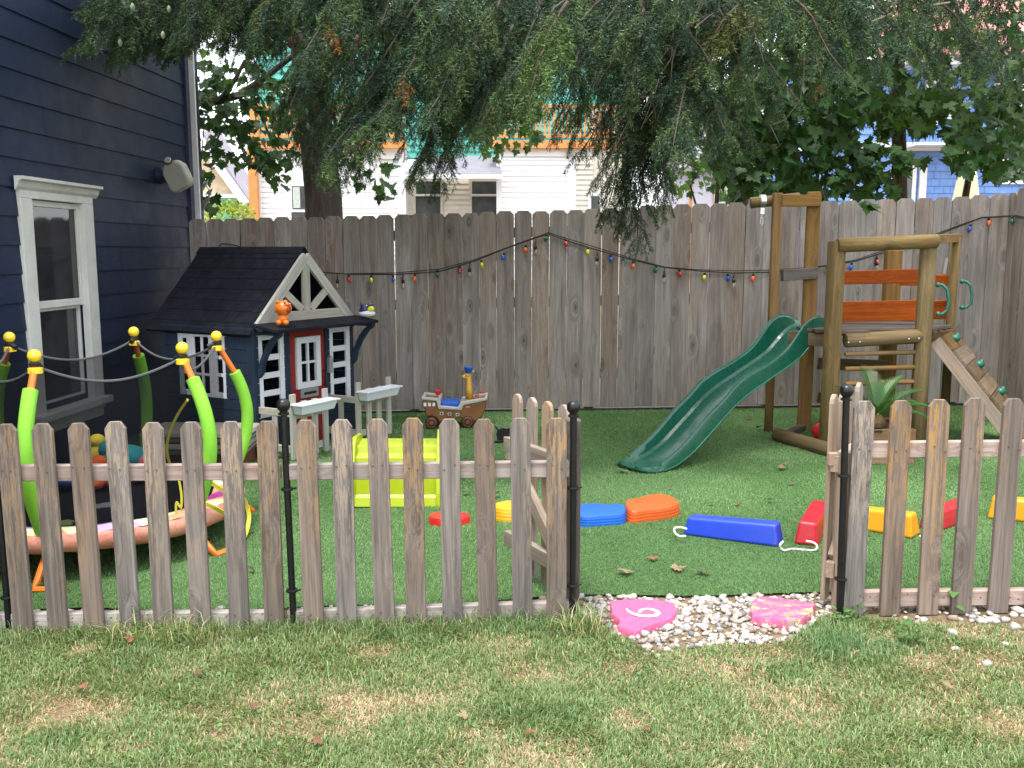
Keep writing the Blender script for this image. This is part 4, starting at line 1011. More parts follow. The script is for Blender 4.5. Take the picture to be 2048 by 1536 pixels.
for zx, zy, dy in ((395, 440, .03), (790, 462, -.04), (838, 440, .06)):
    a = sp(zx, zy); a.y = SY + dy; q = MB()
    if zx < 500: q.lathe(a - Vector((0, .012, 0)), [(.024, 0), (.026, .006), (.026, .018), (.024, .024)], 14, (-.5, 1, .3))
    else: q.box(a, (.034, .03, .016))
    q.build('red_knob', M_red, st, bev=.004)

# ------------------------------------------------------------------ lime plastic climber piece
M_limep = m_plain('lime_plastic', (.36, .44, .010), .32, .05, 6, .05, 30, .5, .2)
lp = gp(790, 1018); lp.z = gnd(lp.x)
lm = thing('plastic_step', 'lime yellow moulded plastic step unit lying on the turf behind pickets', 'play step', lp)
X0, X1 = gp(704, 1021).x, gp(876, 1015).x; LY = lp.y
prof = [(0.0, .0), (.01, .05), (.03, .06), (.035, .16), (.065, .175), (.075, .27), (.11, .285), (.12, .33), (.30, .335), (.34, .30), (.36, .02)]
q = MB(); m_ = len(prof); wall = .006
vs_ = [(x, LY + a, lp.z + .012 + b) for x in (X0, X1) for a, b in prof]
fs_ = [(j, j + 1, m_ + j + 1, m_ + j) for j in range(m_ - 1)]; q.add(vs_, fs_); o = q.build('shell', M_limep, lm)
sm = o.modifiers.new('solid', 'SOLIDIFY'); sm.thickness = .008; bvm = o.modifiers.new('bevel', 'BEVEL'); bvm.width = .006; bvm.segments = 2
for x, s_ in ((X0, -1), (X1, 1)):
    q = MB(); L = [(-.02, .0), (.0, .12), (.03, .25), (.08, .36), (.14, .385), (.33, .37), (.38, .30), (.39, 0)]
    if s_ > 0: L = [(-.015, .0), (-.005, .08), (.02, .20), (.08, .33), (.12, .35), (.20, .42), (.26, .39), (.36, .35), (.385, .28), (.39, 0)]
    q.prism(L, (0, 1, 0), (0, 0, 1), (1, 0, 0), (x - .014, LY, lp.z + .012), .028); q.build('side_flange', M_limep, lm, bev=.008)
q = MB(); q.box(((X0 + X1) / 2, LY + .20, lp.z + .352), ((X1 - X0) * .7, .05, .014)); q.build('tread_rib', M_limep, lm, bev=.004)
q = MB(); q.box(((X0 + X1) / 2 + .02, LY + .045, lp.z + .20), (.035, .03, .06)); q.build('lug', M_limep, lm, bev=.008)

# ------------------------------------------------------------------ stepping stones (river stones)
def stone(label, uv, col, h, shape=None, rot=0.0, sc=1.0, poly=None):
    p = gp(*uv); p.z = gnd(p.x) + .010; mat = m_plain('stone_plastic_%d%d' % (int(col[0] * 99), int(col[2] * 99)), col, .42, .08, 8, .2, 140, dirt=((.22, .20, .13), .22))
    t = thing('stepping_stone', label, 'stepping stone', p, 'plastic stepping stones on the turf')
    n = 60; levels = [(1.03, 0), (1.025, h * .26), (1.012, h * .28), (1.008, h * .52), (.995, h * .54), (.990, h * .76), (.980, h * .78), (.975, h * .93), (.955, h)]
    if poly: pw_ = [gp(u, v, h + .01) for u, v in poly]; c0 = sum(pw_, Vector()) / len(pw_); p = Vector((c0.x, c0.y, gnd(c0.x) + .010)); t.location = p; W[t.name] = Matrix.Translation(p)
    def outline(a):
        r = np.interp((a % (2 * math.pi)) / (2 * math.pi) * len(shape), range(len(shape) + 1), shape + [shape[0]]); return r
    def sm_(a): return sum(outline(a + d) for d in (-.22, -.11, 0, .11, .22)) / 5
    if poly:
        dens = [a.lerp(b_, k / 8) for a, b_ in zip(pw_, pw_[1:] + pw_[:1]) for k in range(8)]; N_ = len(dens); dens = [sum((dens[(i + j) % N_] for j in range(-4, 5)), Vector()) / 9 for i in range(N_)]; dens = [dens[int(i * N_ / n)] for i in range(n)]
    q = MB(); vs_ = []; fs_ = []
    for s_, z in levels:
        for k in range(n):
            a = 2 * math.pi * k / n
            if poly: dd_ = (dens[n - 1 - k] - c0) * s_; vs_.append(p + Vector((dd_.x, dd_.y, z + SL * dd_.x)))
            else: r = sm_(a) * s_ * sc; vs_.append(p + Vector((math.cos(a + rot) * r, math.sin(a + rot) * r * .92, z)))
    for i in range(len(levels) - 1):
        for k in range(n): fs_.append((i * n + k, i * n + (k + 1) % n, (i + 1) * n + (k + 1) % n, (i + 1) * n + k))
    fs_.append(tuple(range(n))[::-1]); q.add(vs_, fs_); b_ = q.build('side', mat, t, smooth=True, ang=35)
    q = MB(); top = [Vector(v) for v in vs_[-n:]]; c = sum(top, Vector()) / n
    q.add([c + Vector((0, 0, .003))] + [c.lerp(v, .5) + Vector((0, 0, .002)) for v in top] + top, [(0, 1 + k, 1 + (k + 1) % n) for k in range(n)] + [(1 + k, 1 + n + k, 1 + n + (k + 1) % n, 1 + (k + 1) % n) for k in range(n)])
    q.build('tread', mat, t, smooth=True, ang=0)
stone('small red plastic stepping stone half hidden behind a picket', (898, 1048), (.55, .015, .012), .04, [.12, .085, .10, .11, .10, .09], 0)
stone('yellow plastic stepping stone half hidden behind gate pickets', (1026, 1038), (.70, .36, .012), .07, [.12, .11, .10, .12, .11, .10], .3)
stone('green plastic stepping stone almost hidden behind the gate', (1112, 1030), (.02, .32, .08), .07, [.11, .12, .10, .11, .12, .10], .8)
stone('blue plastic stepping stone in the gate opening', (1200, 1034), (.003, .105, .52), .055, poly=[(1142, 1018), (1158, 1009), (1174, 1006), (1199, 1006), (1216, 1010), (1234, 1006), (1251, 1010), (1255, 1022), (1244, 1030), (1219, 1031), (1194, 1033), (1169, 1035), (1148, 1030)])
stone('orange plastic stepping stone right of the blue one', (1305, 1022), (.60, .090, .008), .062, poly=[(1249, 1000), (1262, 997), (1276, 996), (1296, 989), (1319, 986), (1344, 991), (1361, 1003), (1356, 1011), (1324, 1018), (1294, 1020), (1269, 1025), (1253, 1021)])

# ------------------------------------------------------------------ balance beams
M_ropew = m_plain('white_cord', (.72, .72, .70), .8, .1)
def beam(label, a, b_, col, w0, w1, h0, h1, loops=(), cat='balance beam'):
    a, b_ = Vector(a), Vector(b_); a.z = gnd(a.x) + .012; b_.z = gnd(b_.x) + .012; d = (b_ - a); L = d.length; d.normalize(); s_ = Vector((-d.y, d.x, 0))
    mat = m_plain('beam_plastic_%d%d%d' % (int(col[0] * 99), int(col[1] * 99), int(col[2] * 99)), col, .35, .08, 5, .08, 90, .5, .0, dirt=((.24, .21, .15), .20))
    t = thing('balance_beam', label, cat, (a + b_) / 2, 'plastic balance beam segments'); t.location.z = gnd(((a + b_) / 2).x); W[t.name] = Matrix.Translation(t.location)
    t.matrix_basis = W[t.name]
    q = MB(); V_ = []
    for p, wd, h in ((a, w0, h0), (b_, w1, h1)):
        e = d * (.018 if p is a else -.018)
        V_ += [p + s_ * wd / 2, p - s_ * wd / 2, p - s_ * wd * .36 + e + Vector((0, 0, h)), p + s_ * wd * .36 + e + Vector((0, 0, h))]
    q.add(V_, [(0, 1, 2, 3), (7, 6, 5, 4), (0, 4, 5, 1), (1, 5, 6, 2), (2, 6, 7, 3), (3, 7, 4, 0)]); bd = q.build('body', mat, t, bev=.013)
    bd.modifiers['bevel'].segments = 3
    for (pts) in loops:
        MB().tube(smooth([gp(u, v, dz) for u, v, dz in pts], 5), .0050, 8).build('cord_loop', M_ropew, t, smooth=True)
BLU, RED_, YEL_ = (.014, .052, .50), (.44, .010, .024), (.68, .30, .008)
beam('blue balance beam lying in the gate opening with cord loops', gp(1373, 1068), gp(1562, 1093), BLU, .125, .125, .088, .105,
     [[(1372, 1072, .05), (1358, 1072, .045), (1349, 1064, .045), (1350, 1056, .06), (1362, 1055, .065), (1374, 1058, .06)], [(1566, 1083, .05), (1560, 1090, .04), (1562, 1097, .02), (1570, 1101, .02), (1582, 1098, .015), (1600, 1099, .015)]])
beam('red balance beam pointing away just right of the blue one', gp(1612, 1096), gp(1640, 1040), RED_, .115, .115, .11, .10, [[(1612, 1082, .05), (1626, 1085, .045), (1634, 1092, .03), (1630, 1100, .02), (1610, 1100, .015), (1590, 1098, .015)]])
beam('yellow balance beam behind the black post and right pickets', gp(1672, 1048), gp(1832, 1078), YEL_, .115, .12, .10, .115, [[(1840, 1072, .05), (1852, 1078, .045), (1862, 1082, .03), (1870, 1078, .02)]])
beam('red balance beam between the two yellow ones behind pickets', gp(1856, 1064), gp(1935, 1036), RED_, .115, .115, .10, .10)
beam('yellow balance beam at the right picture edge behind pickets', gp(1975, 1036), gp(2130, 1052), YEL_, .12, .12, .11, .11)

# ------------------------------------------------------------------ slide
nf = Vector((.92, 5.93, 0)); sdv = Vector((math.cos(rad(31)), math.sin(rad(31)), 0)); sn_ = Vector((-sdv.y, sdv.x, 0)); SW = .33
M_sl = m_plain('green_slide_plastic', (.006, .080, .047), .27, .10, 5, .02, 30, .5, .2)
botS = [(-.09, .020), (-.02, .016), (.06, .014), (.164, .035), (.25, .075), (.341, .130), (.499, .255), (.60, .335), (.671, .390), (.75, .437), (.826, .477), (.95, .530), (1.056, .579), (1.18, .632), (1.293, .690), (1.38, .765), (1.46, .830), (1.53, .862), (1.62, .872)]
rimS = [(.03, .020), (.07, .060), (.223, .148), (.326, .230), (.441, .332), (.558, .412), (.688, .520), (.80, .574), (.936, .622), (1.05, .672), (1.144, .722), (1.237, .805), (1.329, .907), (1.38, .938), (1.426, .951), (1.50, .951), (1.62, .905)]
stt = thing('slide', 'dark green wavy plastic slide leaning from the play tower to turf', 'slide', Vector((1.0, 6.1, gnd(1.0))))
fz = gnd(1.0) + .016
ss = np.linspace(-.09, 1.62, 120); vs_ = []; rimN, rimF, lowN, lowF = [], [], [], []
bs = [a for a, _ in botS]; bz = [b for _, b in botS]; rs1 = [a for a, _ in rimS]; rz1 = [b for _, b in rimS]
for s in ss:
    zb = float(np.mean([lerp(bs, bz, s + e) for e in (-.03, -.015, 0, .015, .03)])) + fz * .8
    zr = max(float(np.mean([lerp(rs1, rz1, s + e) for e in (-.03, -.015, 0, .015, .03)])) + fz * .8, zb + .008) if s > .03 else zb + .006
    nar = 0.0
    if s < .0: nar = .22 * (-s / .09) ** 3
    sec = [(-.018, zb - .002), (-.014, zr - .010), (-.012, zr), (.010, zr), (.016, zr - .008), (.026, zb + .022), (.046, zb + .006), (SW / 2, zb + .002), (SW - .046, zb + .006), (SW - .026, zb + .022), (SW - .016, zr - .008), (SW - .010, zr), (SW + .012, zr), (SW + .014, zr - .010), (SW + .018, zb - .002), (SW - .03, zb - .006), (.03, zb - .006)]
    for t_, z in sec:
        t_ = SW / 2 + (t_ - SW / 2) * (1 - nar * 2); vs_.append(nf + sdv * s + sn_ * t_ + Vector((0, 0, z)))
    if s > .05:
        for L_, t_, z in ((rimN, -.002, zr), (rimF, SW + .002, zr), (lowN, -.020, zb - .001), (lowF, SW + .020, zb - .001)): L_.append(nf + sdv * s + sn_ * t_ + Vector((0, 0, z)))
m_ = len(sec); fs_ = []
for i in range(len(ss) - 1):
    for j in range(m_): fs_.append((i * m_ + j, (i + 1) * m_ + j, (i + 1) * m_ + (j + 1) % m_, i * m_ + (j + 1) % m_))
fs_ += [tuple(range(m_)), tuple(range((len(ss) - 1) * m_, len(ss) * m_))[::-1]]
q = MB(); q.add(vs_, fs_); o = q.build('trough', M_sl, stt, smooth=True, ang=28)
M_slhilite = m_plain('green_slide_edge_highlight', (.012, .12, .075), .3, .10, 5)  # lighter green paints the bright edge line onto the bottom beads
for L_ in (rimN, rimF): MB().tube(L_, .010, 8).build('rim', M_sl, stt, smooth=True)
for L_ in (lowN, lowF): MB().tube(L_, .006, 6).build('edge_bead', M_slhilite, stt, smooth=True)

# ------------------------------------------------------------------ play tower
tw_ = thing('play_tower', 'wooden log play tower with orange boards, climbing wall and green handles', 'play tower', (2.6, 6.8, gnd(2.6)))
def log(name, p0, p1, r, mat=M_log, n=16, r2=None):
    p0, p1 = Vector(p0), Vector(p1); z = (p1 - p0); L = z.length; z.normalize(); ref = Vector((0, 1, 0)) if abs(z.y) < .9 else Vector((1, 0, 0)); x = ref.cross(z).normalized(); y = z.cross(x)
    Mw = Matrix((x, y, z)).transposed().to_4x4(); Mw.translation = (p0 + p1) / 2; vs_ = []; fs_ = []; r2 = r2 or r
    hs = [-L / 2, -L / 2 + r * .12, -L / 6, L / 6, L / 2 - r * .12, L / 2]; rs = [r * .86, r, r * R_.uniform(.97, 1.02), r2 * R_.uniform(.97, 1.03), r2, r2 * .86]
    for h, q_ in zip(hs, rs):
        for k in range(n):
            a = 2 * math.pi * k / n; vs_.append((math.cos(a) * q_, math.sin(a) * q_, h))
    for i in range(5):
        for k in range(n): fs_.append((i * n + k, i * n + (k + 1) % n, (i + 1) * n + (k + 1) % n, (i + 1) * n + k))
    fs_ += [tuple(range(n))[::-1], tuple(range(5 * n, 6 * n))]
    me = bpy.data.meshes.new(name); me.from_pydata(vs_, [], fs_); me.update(); me.polygons.foreach_set('use_smooth', [len(p.vertices) == 4 for p in me.polygons])
    return add_mesh(name, me, mat, tw_, Mw)
YN1, YN2, YR, YL = 6.42, 6.47, 6.95, 7.28
def vert(u, v_top, Y): p = at(u, v_top, Y); return p, gnd(p.x)
p, g0 = vert(1674, 482, YN1); N1 = p; log('near_post', (p.x, YN1, g0), (p.x, YN1, p.z), .060)
p, g0 = vert(1858, 478, YN2); N2 = p; log('near_post', (p.x + .0, YN2, g0), (p.x, YN2, p.z), .056)
p, g0 = vert(1912, 473, YR); RP = p; log('far_post', (p.x, YR, g0), (p.x, YR, p.z), .033)
p, g0 = vert(1787, 500, 7.62); BP = p; board('back_post', (p.x, 7.62, g0), (p.x, 7.62, p.z), .12, .09, M_post, tw_, up=(0, -1, 0), bev=.006)
a = at(1672, 491, YN1 - .02); b_ = at(1872, 482, YN2 - .02); log('top_beam', a - Vector((0, .02, 0)), b_ - Vector((0, .02, 0)), .048)
a = at(1690, 681, YN1); b_ = at(1848, 672, YN2); log('deck_beam', a, b_, .050)
a = at(1872, 478, YN2 + .03); b_ = at(1918, 476, YR + .05); board('side_top_rail', a, b_, .045, .06, M_post, tw_)
for v0, v1 in ((708, 704), (738, 734), (768, 763)): log('ladder_rung', at(1690, v0, YN1), at(1846, v1, YN2), .0165, M_post, 10)
# tall swing frame posts
pL1, gL1 = vert(1555, 386, 7.22); log('swing_post', (pL1.x, 7.22, gL1), (pL1.x - .0, 7.22, .70), .034, M_post); board('swing_post', (pL1.x, 7.22, .62), (pL1.x, 7.22, pL1.z), .066, .06, M_post, tw_, up=(0, -1, 0), bev=.004)
pL2, gL2 = vert(1628, 384, YL); board('swing_post', (pL2.x, YL, gL2), (pL2.x, YL, pL2.z), .10, .10, M_post, tw_, up=(-.25, -1, 0), bev=.004)
a = at(1563, 396, 7.2); b_ = at(1640, 396, 7.22); board('swing_head', (a.x, 7.20, a.z - .02), (b_.x, 7.21, b_.z - .02), .085, .05, M_climb, tw_, up=(0, -1, 0))
a = at(1500, 406, 7.3); b_ = at(1600, 396, 7.27); log('swing_beam', a, b_, .042, M_log)
c_ = at(1525, 402, 7.29); q = MB(); q.lathe(c_ - Vector((.022, 0, 0)), [(.044, 0), (.049, .002), (.049, .042), (.044, .044)], 20, (1, 0, 0)); M_zinc = m_plain('zinc_steel', (.55, .57, .58), .3, .1, 10, 0, 60, .5, 0, .9); q.build('beam_clamp', M_zinc, tw_, smooth=True)
q = MB(); q.box(c_ - Vector((0, 0, .075)), (.034, .03, .05)); q.tube([c_ - Vector((0, 0, .10)), c_ - Vector((.008, 0, .13)), c_ - Vector((.010, 0, .17)), c_ - Vector((0, 0, .185)), c_ - Vector((-.010, 0, .165)), c_ - Vector((-.004, 0, .12))], .005, 6); q.build('swing_hook', M_zinc, tw_, bev=.003)
a = at(1564, 551, 7.18); b_ = at(1633, 546, 7.24); board('spacer_board', a, b_, .085, .05, M_deckw, tw_, up=(0, -1, 0))
# deck
DZ = at(1700, 660, 6.6).z
dk = [(2.03, 6.70), (N1.x - .02, YN1 + .02), (N2.x + .02, YN2 + .02), (RP.x - .01, YR - .02), (BP.x, 7.58), (pL2.x + .02, YL - .05)]
# slats along x clipped to the hull by simple scanline
y = 6.46; 
def span(y):
    xs_ = []
    for (x0, y0), (x1, y1) in zip(dk, dk[1:] + dk[:1]):
        if (y0 - y) * (y1 - y) < 0: xs_.append(x0 + (x1 - x0) * (y - y0) / (y1 - y0))
    return (min(xs_), max(xs_)) if len(xs_) > 1 else None
while y < 7.55:
    s_ = span(y)
    if s_ and s_[1] - s_[0] > .1: board('deck_board', (s_[0], y, DZ), (s_[1], y, DZ), .088, .024, M_deckw, tw_, up=(0, 0, 1) if False else (0, 0, 1))
    y += .096
for a, b_ in (((2.0, 6.76), (N1.x + .0, YN1 + .08)), ((N2.x, YN2 + .06), (RP.x, YR - .04)), ((pL2.x, YL), (BP.x, 7.58)), ((BP.x, 7.55), (RP.x, YR))):
    board('joist', (*a, DZ - .065), (*b_, DZ - .065), .09, .035, M_climb, tw_, up=Vector((a[1] - b_[1], b_[0] - a[0], 0)))
a = at(1628, 679, 6.62); log('stub_beam', a, a + Vector((.13, -.05, 0)), .045)
# orange guard boards
def ob(u0, v0, u1, v1, Y0, Y1_, wd): board('guard_board', at(u0, v0, Y0), at(u1, v1, Y1_), wd, .028, M_orange, tw_, up=(-.2, -1, 0), bev=.003)
ob(1678, 556, 1852, 551, 7.05, 6.85, .10); ob(1678, 624, 1856, 620, 7.05, 6.85, .150); ob(1800, 561, 1902, 560, 7.35, 7.0, .078); ob(1790, 624, 1904, 618, 7.38, 7.0, .14)
a = at(1893, 515, 7.15); board('toy_stick', at(1888, 548, 7.1), at(1894, 516, 7.1), .02, .012, M_greyw, tw_, up=(0, -1, 0))
# lower cross boards
board('cross_board', at(1638, 727, 7.3), at(1772, 732, 7.5), .09, .04, M_climb, tw_, up=(0, -1, 0)); board('cross_board', at(1638, 795, 7.3), at(1680, 797, 7.4), .08, .04, M_climb, tw_, up=(0, -1, 0))
# ground logs
a = gp(1553, 884); b_ = gp(1668, 918); a.z = gnd(a.x) + .055; b_.z = gnd(b_.x) + .055; log('ground_log', a, b_, .052)
a = gp(1625, 868); b_ = gp(1590, 884); a = Vector((pL2.x - .03, YL - .06, 0)); a.z = gnd(a.x) + .035; b_ = Vector((2.05, 6.95, gnd(2.0) + .03)); board('ground_board', a, b_, .06, .045, M_deckw, tw_)
# climbing wall on the right, with holds
A0 = at(1884, 672, 6.50); B0 = Vector((RP.x + .03, YR + .02, A0.z)); dn = (at(2010, 860, 6.05) - A0)
dn = Vector((.62, -.28, 0)); Ld = A0.z - gnd(3.5); tilt = Vector((.50, -.44, -(A0.z - gnd(3.5))))
n_cl = 8
for i in range(n_cl):
    f0 = (i + .5) / n_cl; board('climb_plank', A0 + tilt * f0, B0 + tilt * f0, tilt.length / n_cl - .006, .024, M_climb, tw_, up=tilt.cross(B0 - A0))

_nc = tilt.cross(B0 - A0).normalized(); _nc = _nc if _nc.z > 0 else -_nc
board('climb_stringer', A0 - _nc * .055 - (B0 - A0).normalized() * .0, A0 + tilt - _nc * .055, .085, .03, M_gatew, tw_, up=(B0 - A0))
M_grip = m_plain('green_grip_plastic', (.012, .12, .085), .4, .1)
nrm_c = tilt.cross(B0 - A0).normalized(); nrm_c = nrm_c if nrm_c.z > 0 else -nrm_c
for f, g_ in ((.06, .5), (.30, .72), (.53, .70), (.66, .3), (.85, .6)):
    p = A0 + tilt * f + (B0 - A0) * g_ + nrm_c * .022; q = MB(); q.ell(p, (.036, .030, .028), 10, 8); q.ell(p + Vector((.012, 0, .018)), (.02, .018, .02), 8, 6); q.build('climbing_hold', M_grip, tw_, smooth=True, ang=0)
for (u, v0, v1, Y) in ((1876, 570, 628, YN2 - .0), (1924, 563, 615, YR - .0)):
    a = at(u, v0, Y); b_ = at(u, v1, Y); ox = Vector((.055, -.02, 0)); q = MB()
    q.tube([a, a + ox * .5 + Vector((0, 0, .0)), a + ox + Vector((0, 0, -.03)), a.lerp(b_, .5) + ox * 1.15, b_ + ox + Vector((0, 0, .03)), b_ + ox * .5, b_], .0105, 8); q.ell(a, .018, 10, 7); q.ell(b_, .018, 10, 7); q.build('hand_grip', M_grip, tw_, smooth=True, ang=0)
for u, v in ((1697, 685), (1720, 684), (1818, 678), (1838, 677)):
    p = at(u, v, YN1 - .05); q = MB(); q.lathe(p, [(.007, 0), (.006, -.004), (.002, -.006)], 8, (0, 1, 0)); q.build('bolt', M_zinc, tw_)

# ball under the tower
bp = at(1643, 877, 6.80); bc = Vector((bp.x, bp.y, gnd(bp.x) + .088)); q = MB(); q.ell(bc, .074, 24, 16); o = q.build('ball', M_red, None, smooth=True, ang=0); tag(o, 'red rubber ball resting behind the tower ground log', 'ball')
# planter with sago palm
pp0 = gp(1745, 932); px0, px1 = gp(1700, 932).x, gp(1827, 930).x; py = pp0.y; zt_ = at(1770, 858, py).z; g0 = gnd(pp0.x) + .012
pb = thing('planter_box', 'square cedar planter box under the play tower ladder', 'planter', ((px0 + px1) / 2, py + .2, g0))
for k in range(3):
    h = (zt_ - g0) / 3
    for (a, b_) in (((px0, py), (px1, py)), ((px0, py + .42), (px1, py + .42))): board('planter_board', (*a, g0 + h * (k + .5)), (*b_, g0 + h * (k + .5)), h - .004, .02, M_cedar, pb, up=(0, -1, 0))
    for x in (px0 + .011, px1 - .011): board('planter_board', (x, py + .012, g0 + h * (k + .5)), (x, py + .408, g0 + h * (k + .5)), h - .004, .02, M_cedar, pb, up=(1, 0, 0))
q = MB(); q.box(((px0 + px1) / 2, py + .21, zt_ - .04), (px1 - px0 - .05, .37, .02)); q.build('potting_soil', M_tarp, pb)
a = at(1757, 863, py - .012); q = MB(); q.box((a.x, py - .012, a.z), (.05, .006, .012)); q.build('hand_slot', M_blackp, pb)
sg = thing('sago_palm', 'small sago palm with stiff dark green fronds in the cedar planter', 'plant', ((px0 + px1) / 2 + .03, py + .2, zt_))
M_palm = m_leafy('palm_leaf', .15, .4, (.045, .14, .028)); root = Vector(((px0 + px1) / 2 + .02, py + .20, zt_ - .02))
q = MB(); q.lathe(root, [(.05, 0), (.06, .03), (.045, .07), (.02, .09)], 12); q.build('caudex', M_climb, sg)
for i, (az, el, L) in enumerate(((95, 78, .42), (170, 60, .36), (10, 50, .40), (60, 62, .38), (130, 45, .36), (200, 35, .36), (-30, 40, .36), (250, 45, .34), (300, 50, .34), (30, 70, .38), (-10, 25, .34))):
    az = rad(az); el = rad(el); q = MB(); pts = []; p = root + Vector((0, 0, .06)); e = el
    for k in range(15):
        pts.append(p.copy()); p = p + Vector((math.cos(az) * math.cos(e), math.sin(az) * math.cos(e), math.sin(e))) * (L / 14); e -= rad(3.6)
    q.tube(pts, [.005 * (1 - k / 18) for k in range(15)], 5)
    for k in range(3, 26):
        f = k / 26 * 14; i0 = int(f); p = pts[i0].lerp(pts[min(i0 + 1, 14)], f - i0); tn = (pts[min(i0 + 1, 14)] - pts[i0 - 1]).normalized(); sd2 = tn.cross(Vector((0, 0, 1))); 
        if sd2.length < .05: sd2 = Vector((math.sin(az), -math.cos(az), 0))
        sd2.normalize(); up2 = sd2.cross(tn); ll = L * .27 * math.sin(math.pi * (k / 26) ** .7) + .015
        for s_ in (-1, 1):
            dd = (sd2 * s_ * .62 + tn * .75 + up2 * .30).normalized(); wv = tn * .0052; tip = p + dd * ll - Vector((0, 0, ll * .08))
            mid = p + dd * ll * .5; q.add([p - wv, p + wv, mid + wv, tip, mid - wv], [(0, 1, 2, 4), (4, 2, 3)])
    q.build('frond', M_palm, sg)

# ------------------------------------------------------------------ string lights along the back fence
M_cable = m_plain('black_cable', (.008, .009, .008), .5)
cab = [(440, 492), (446, 487), (470, 490), (500, 498), (560, 520), (620, 538), (652, 545), (700, 548), (790, 549), (880, 543), (950, 522), (1010, 498), (1060, 480), (1097, 468), (1130, 480), (1180, 496), (1265, 520), (1330, 535), (1400, 542), (1470, 546), (1545, 544), (1600, 538), (1650, 532), (1710, 522), (1755, 508), (1800, 498), (1860, 475), (1910, 455), (1960, 436), (2000, 434)]
def fo_(u, v, off): return fpt(u, v) + fnrm * off
sl2 = thing('string_lights', 'black string of coloured bulbs draped along the tall board fence', 'string lights', fo_(1100, 470, .03))
_e = fo_(2000, 434, .022); side_c = [Vector((cx0 - .02, cy0 - .10, _e.z)), Vector((cx0 - .035, cy0 - .6, _e.z - .06)), Vector((cx0 - .05, cy0 - 1.3, _e.z - .09)), Vector((cx0 - .07, cy0 - 2.2, _e.z))]
MB().tube([fo_(u, v, .022) for u, v in cab] + side_c, .0045, 6).build('cable', M_cable, sl2)
cols_ = {'r': (.55, .02, .02), 'o': (.85, .14, .02), 'b': (.01, .10, .55), 'g': (.005, .13, .06), 'y': (.62, .62, .03)}
M_bulb = {}
for k_, c_ in cols_.items():
    m, nt, b = new_mat('bulb_' + k_); nn_ = noise(nt, coords(nt, (1, 1, 1)), 40, 2); nt.links.new(ramp(nt, nn_, [(.3, c_), (.7, tuple(min(1, x * 1.2) for x in c_))]), b.inputs['Base Color']); b.inputs['Roughness'].default_value = .15; b.inputs['Coat Weight'].default_value = .5; M_bulb[k_] = m
bl = [(652, 550, 'g'), (699, 551, 'r'), (744, 552, 'y'), (788, 551, 'b'), (831, 549, 'o'), (876, 541, 'g'), (920, 534, 'r'), (964, 522, 'y'), (1008, 507, 'b'), (1052, 492, 'o'), (1093, 470, 'g'), (1132, 480, 'r'), (1176, 496, 'y'), (1221, 511, 'b'), (1266, 524, 'o'), (1312, 532, 'g'), (1359, 540, 'r'), (1408, 547, 'y'), (1455, 549, 'b'), (1505, 549, 'o'), (1653, 535, 'y'), (1701, 527, 'b'), (1752, 516, 'o'), (1938, 450, 'b'), (1975, 438, 'o')]
nm_ = {'r': 'red', 'o': 'orange', 'b': 'blue', 'g': 'green', 'y': 'yellow'}
def mesh_cache(mb, name, mat, ctr, smooth=True):
    me = bpy.data.meshes.new(name); me.from_pydata([tuple(p - ctr) for p in mb.v], [], mb.f); me.update()
    if smooth: me.polygons.foreach_set('use_smooth', [True] * len(me.polygons))
    me.materials.append(mat); return me
bulb_me = {k_: mesh_cache(MB().lathe((0, 0, 0), [(.008, 0), (.013, -.008), (.0165, -.020), (.0155, -.032), (.010, -.043), (.004, -.049)], 12), 'bulb', M_bulb[k_], Vector()) for k_ in cols_}
sock_me = mesh_cache(MB().lathe((0, 0, 0), [(.006, .018), (.0095, .016), (.0095, -.002), (.008, -.003)], 8), 'socket', M_cable, Vector())
for u, v, k_ in bl:
    p = fo_(u, v + 3, .030); Mt = Matrix.Translation(p) @ Matrix.Rotation(rad(R_.uniform(-14, 14)), 4, 'Y') @ Matrix.Rotation(rad(R_.uniform(-8, 14)), 4, 'X')
    b_ = add_mesh('bulb', bulb_me[k_], None, sl2, Mt); b_['label'] = nm_[k_] + ' glass bulb'; add_mesh('socket', sock_me, None, b_, Mt @ Matrix.Translation((0, 0, .004)))
for (p, k_) in ((Vector((cx0 - .028, cy0 - .09, _e.z - .018)), 'g'), (Vector((cx0 - .040, cy0 - .62, _e.z - .075)), 'r'), (Vector((cx0 - .052, cy0 - 1.25, _e.z - .10)), 'y')):
    Mt = Matrix.Translation(p); b_ = add_mesh('bulb', bulb_me[k_], None, sl2, Mt); b_['label'] = nm_[k_] + ' glass bulb'; add_mesh('socket', sock_me, None, b_, Mt @ Matrix.Translation((0, 0, .004)))
cl = thing('patio_lights', 'thin black cable with clear pear bulbs hung beside coloured string', 'string lights', fo_(1000, 500, .03))
MB().tube([fo_(u, v - 3 + 2 * math.sin(u * .02), .026) for u, v in cab[7:-1]] + [p + Vector((0, 0, .012)) for p in side_c], .0035, 6).build('cable', M_cable, cl)
def m_clear():
    m, nt, b = new_mat('clear_bulb_glass'); b.inputs['Transmission Weight'].default_value = .9; b.inputs['Roughness'].default_value = .03; b.inputs['IOR'].default_value = 1.15; b.inputs['Base Color'].default_value = (.9, .9, .88, 1); return m
M_clear = m_clear()
clr_me = mesh_cache(MB().lathe((0, 0, 0), [(.012, 0), (.014, -.012), (.021, -.028), (.022, -.040), (.016, -.052), (.006, -.058)], 12), 'bulb', M_clear, Vector())
sk_me = mesh_cache(MB().lathe((0, 0, 0), [(.004, .055), (.006, .050), (.006, .030), (.014, .026), (.015, -.002), (.012, -.004)], 10), 'socket', M_cable, Vector())
fil_me = mesh_cache(MB().lathe((0, 0, 0), [(.004, 0), (.005, -.02), (.003, -.04)], 6), 'filament', m_plain('filament_stem', (.75, .62, .40), .4), Vector())
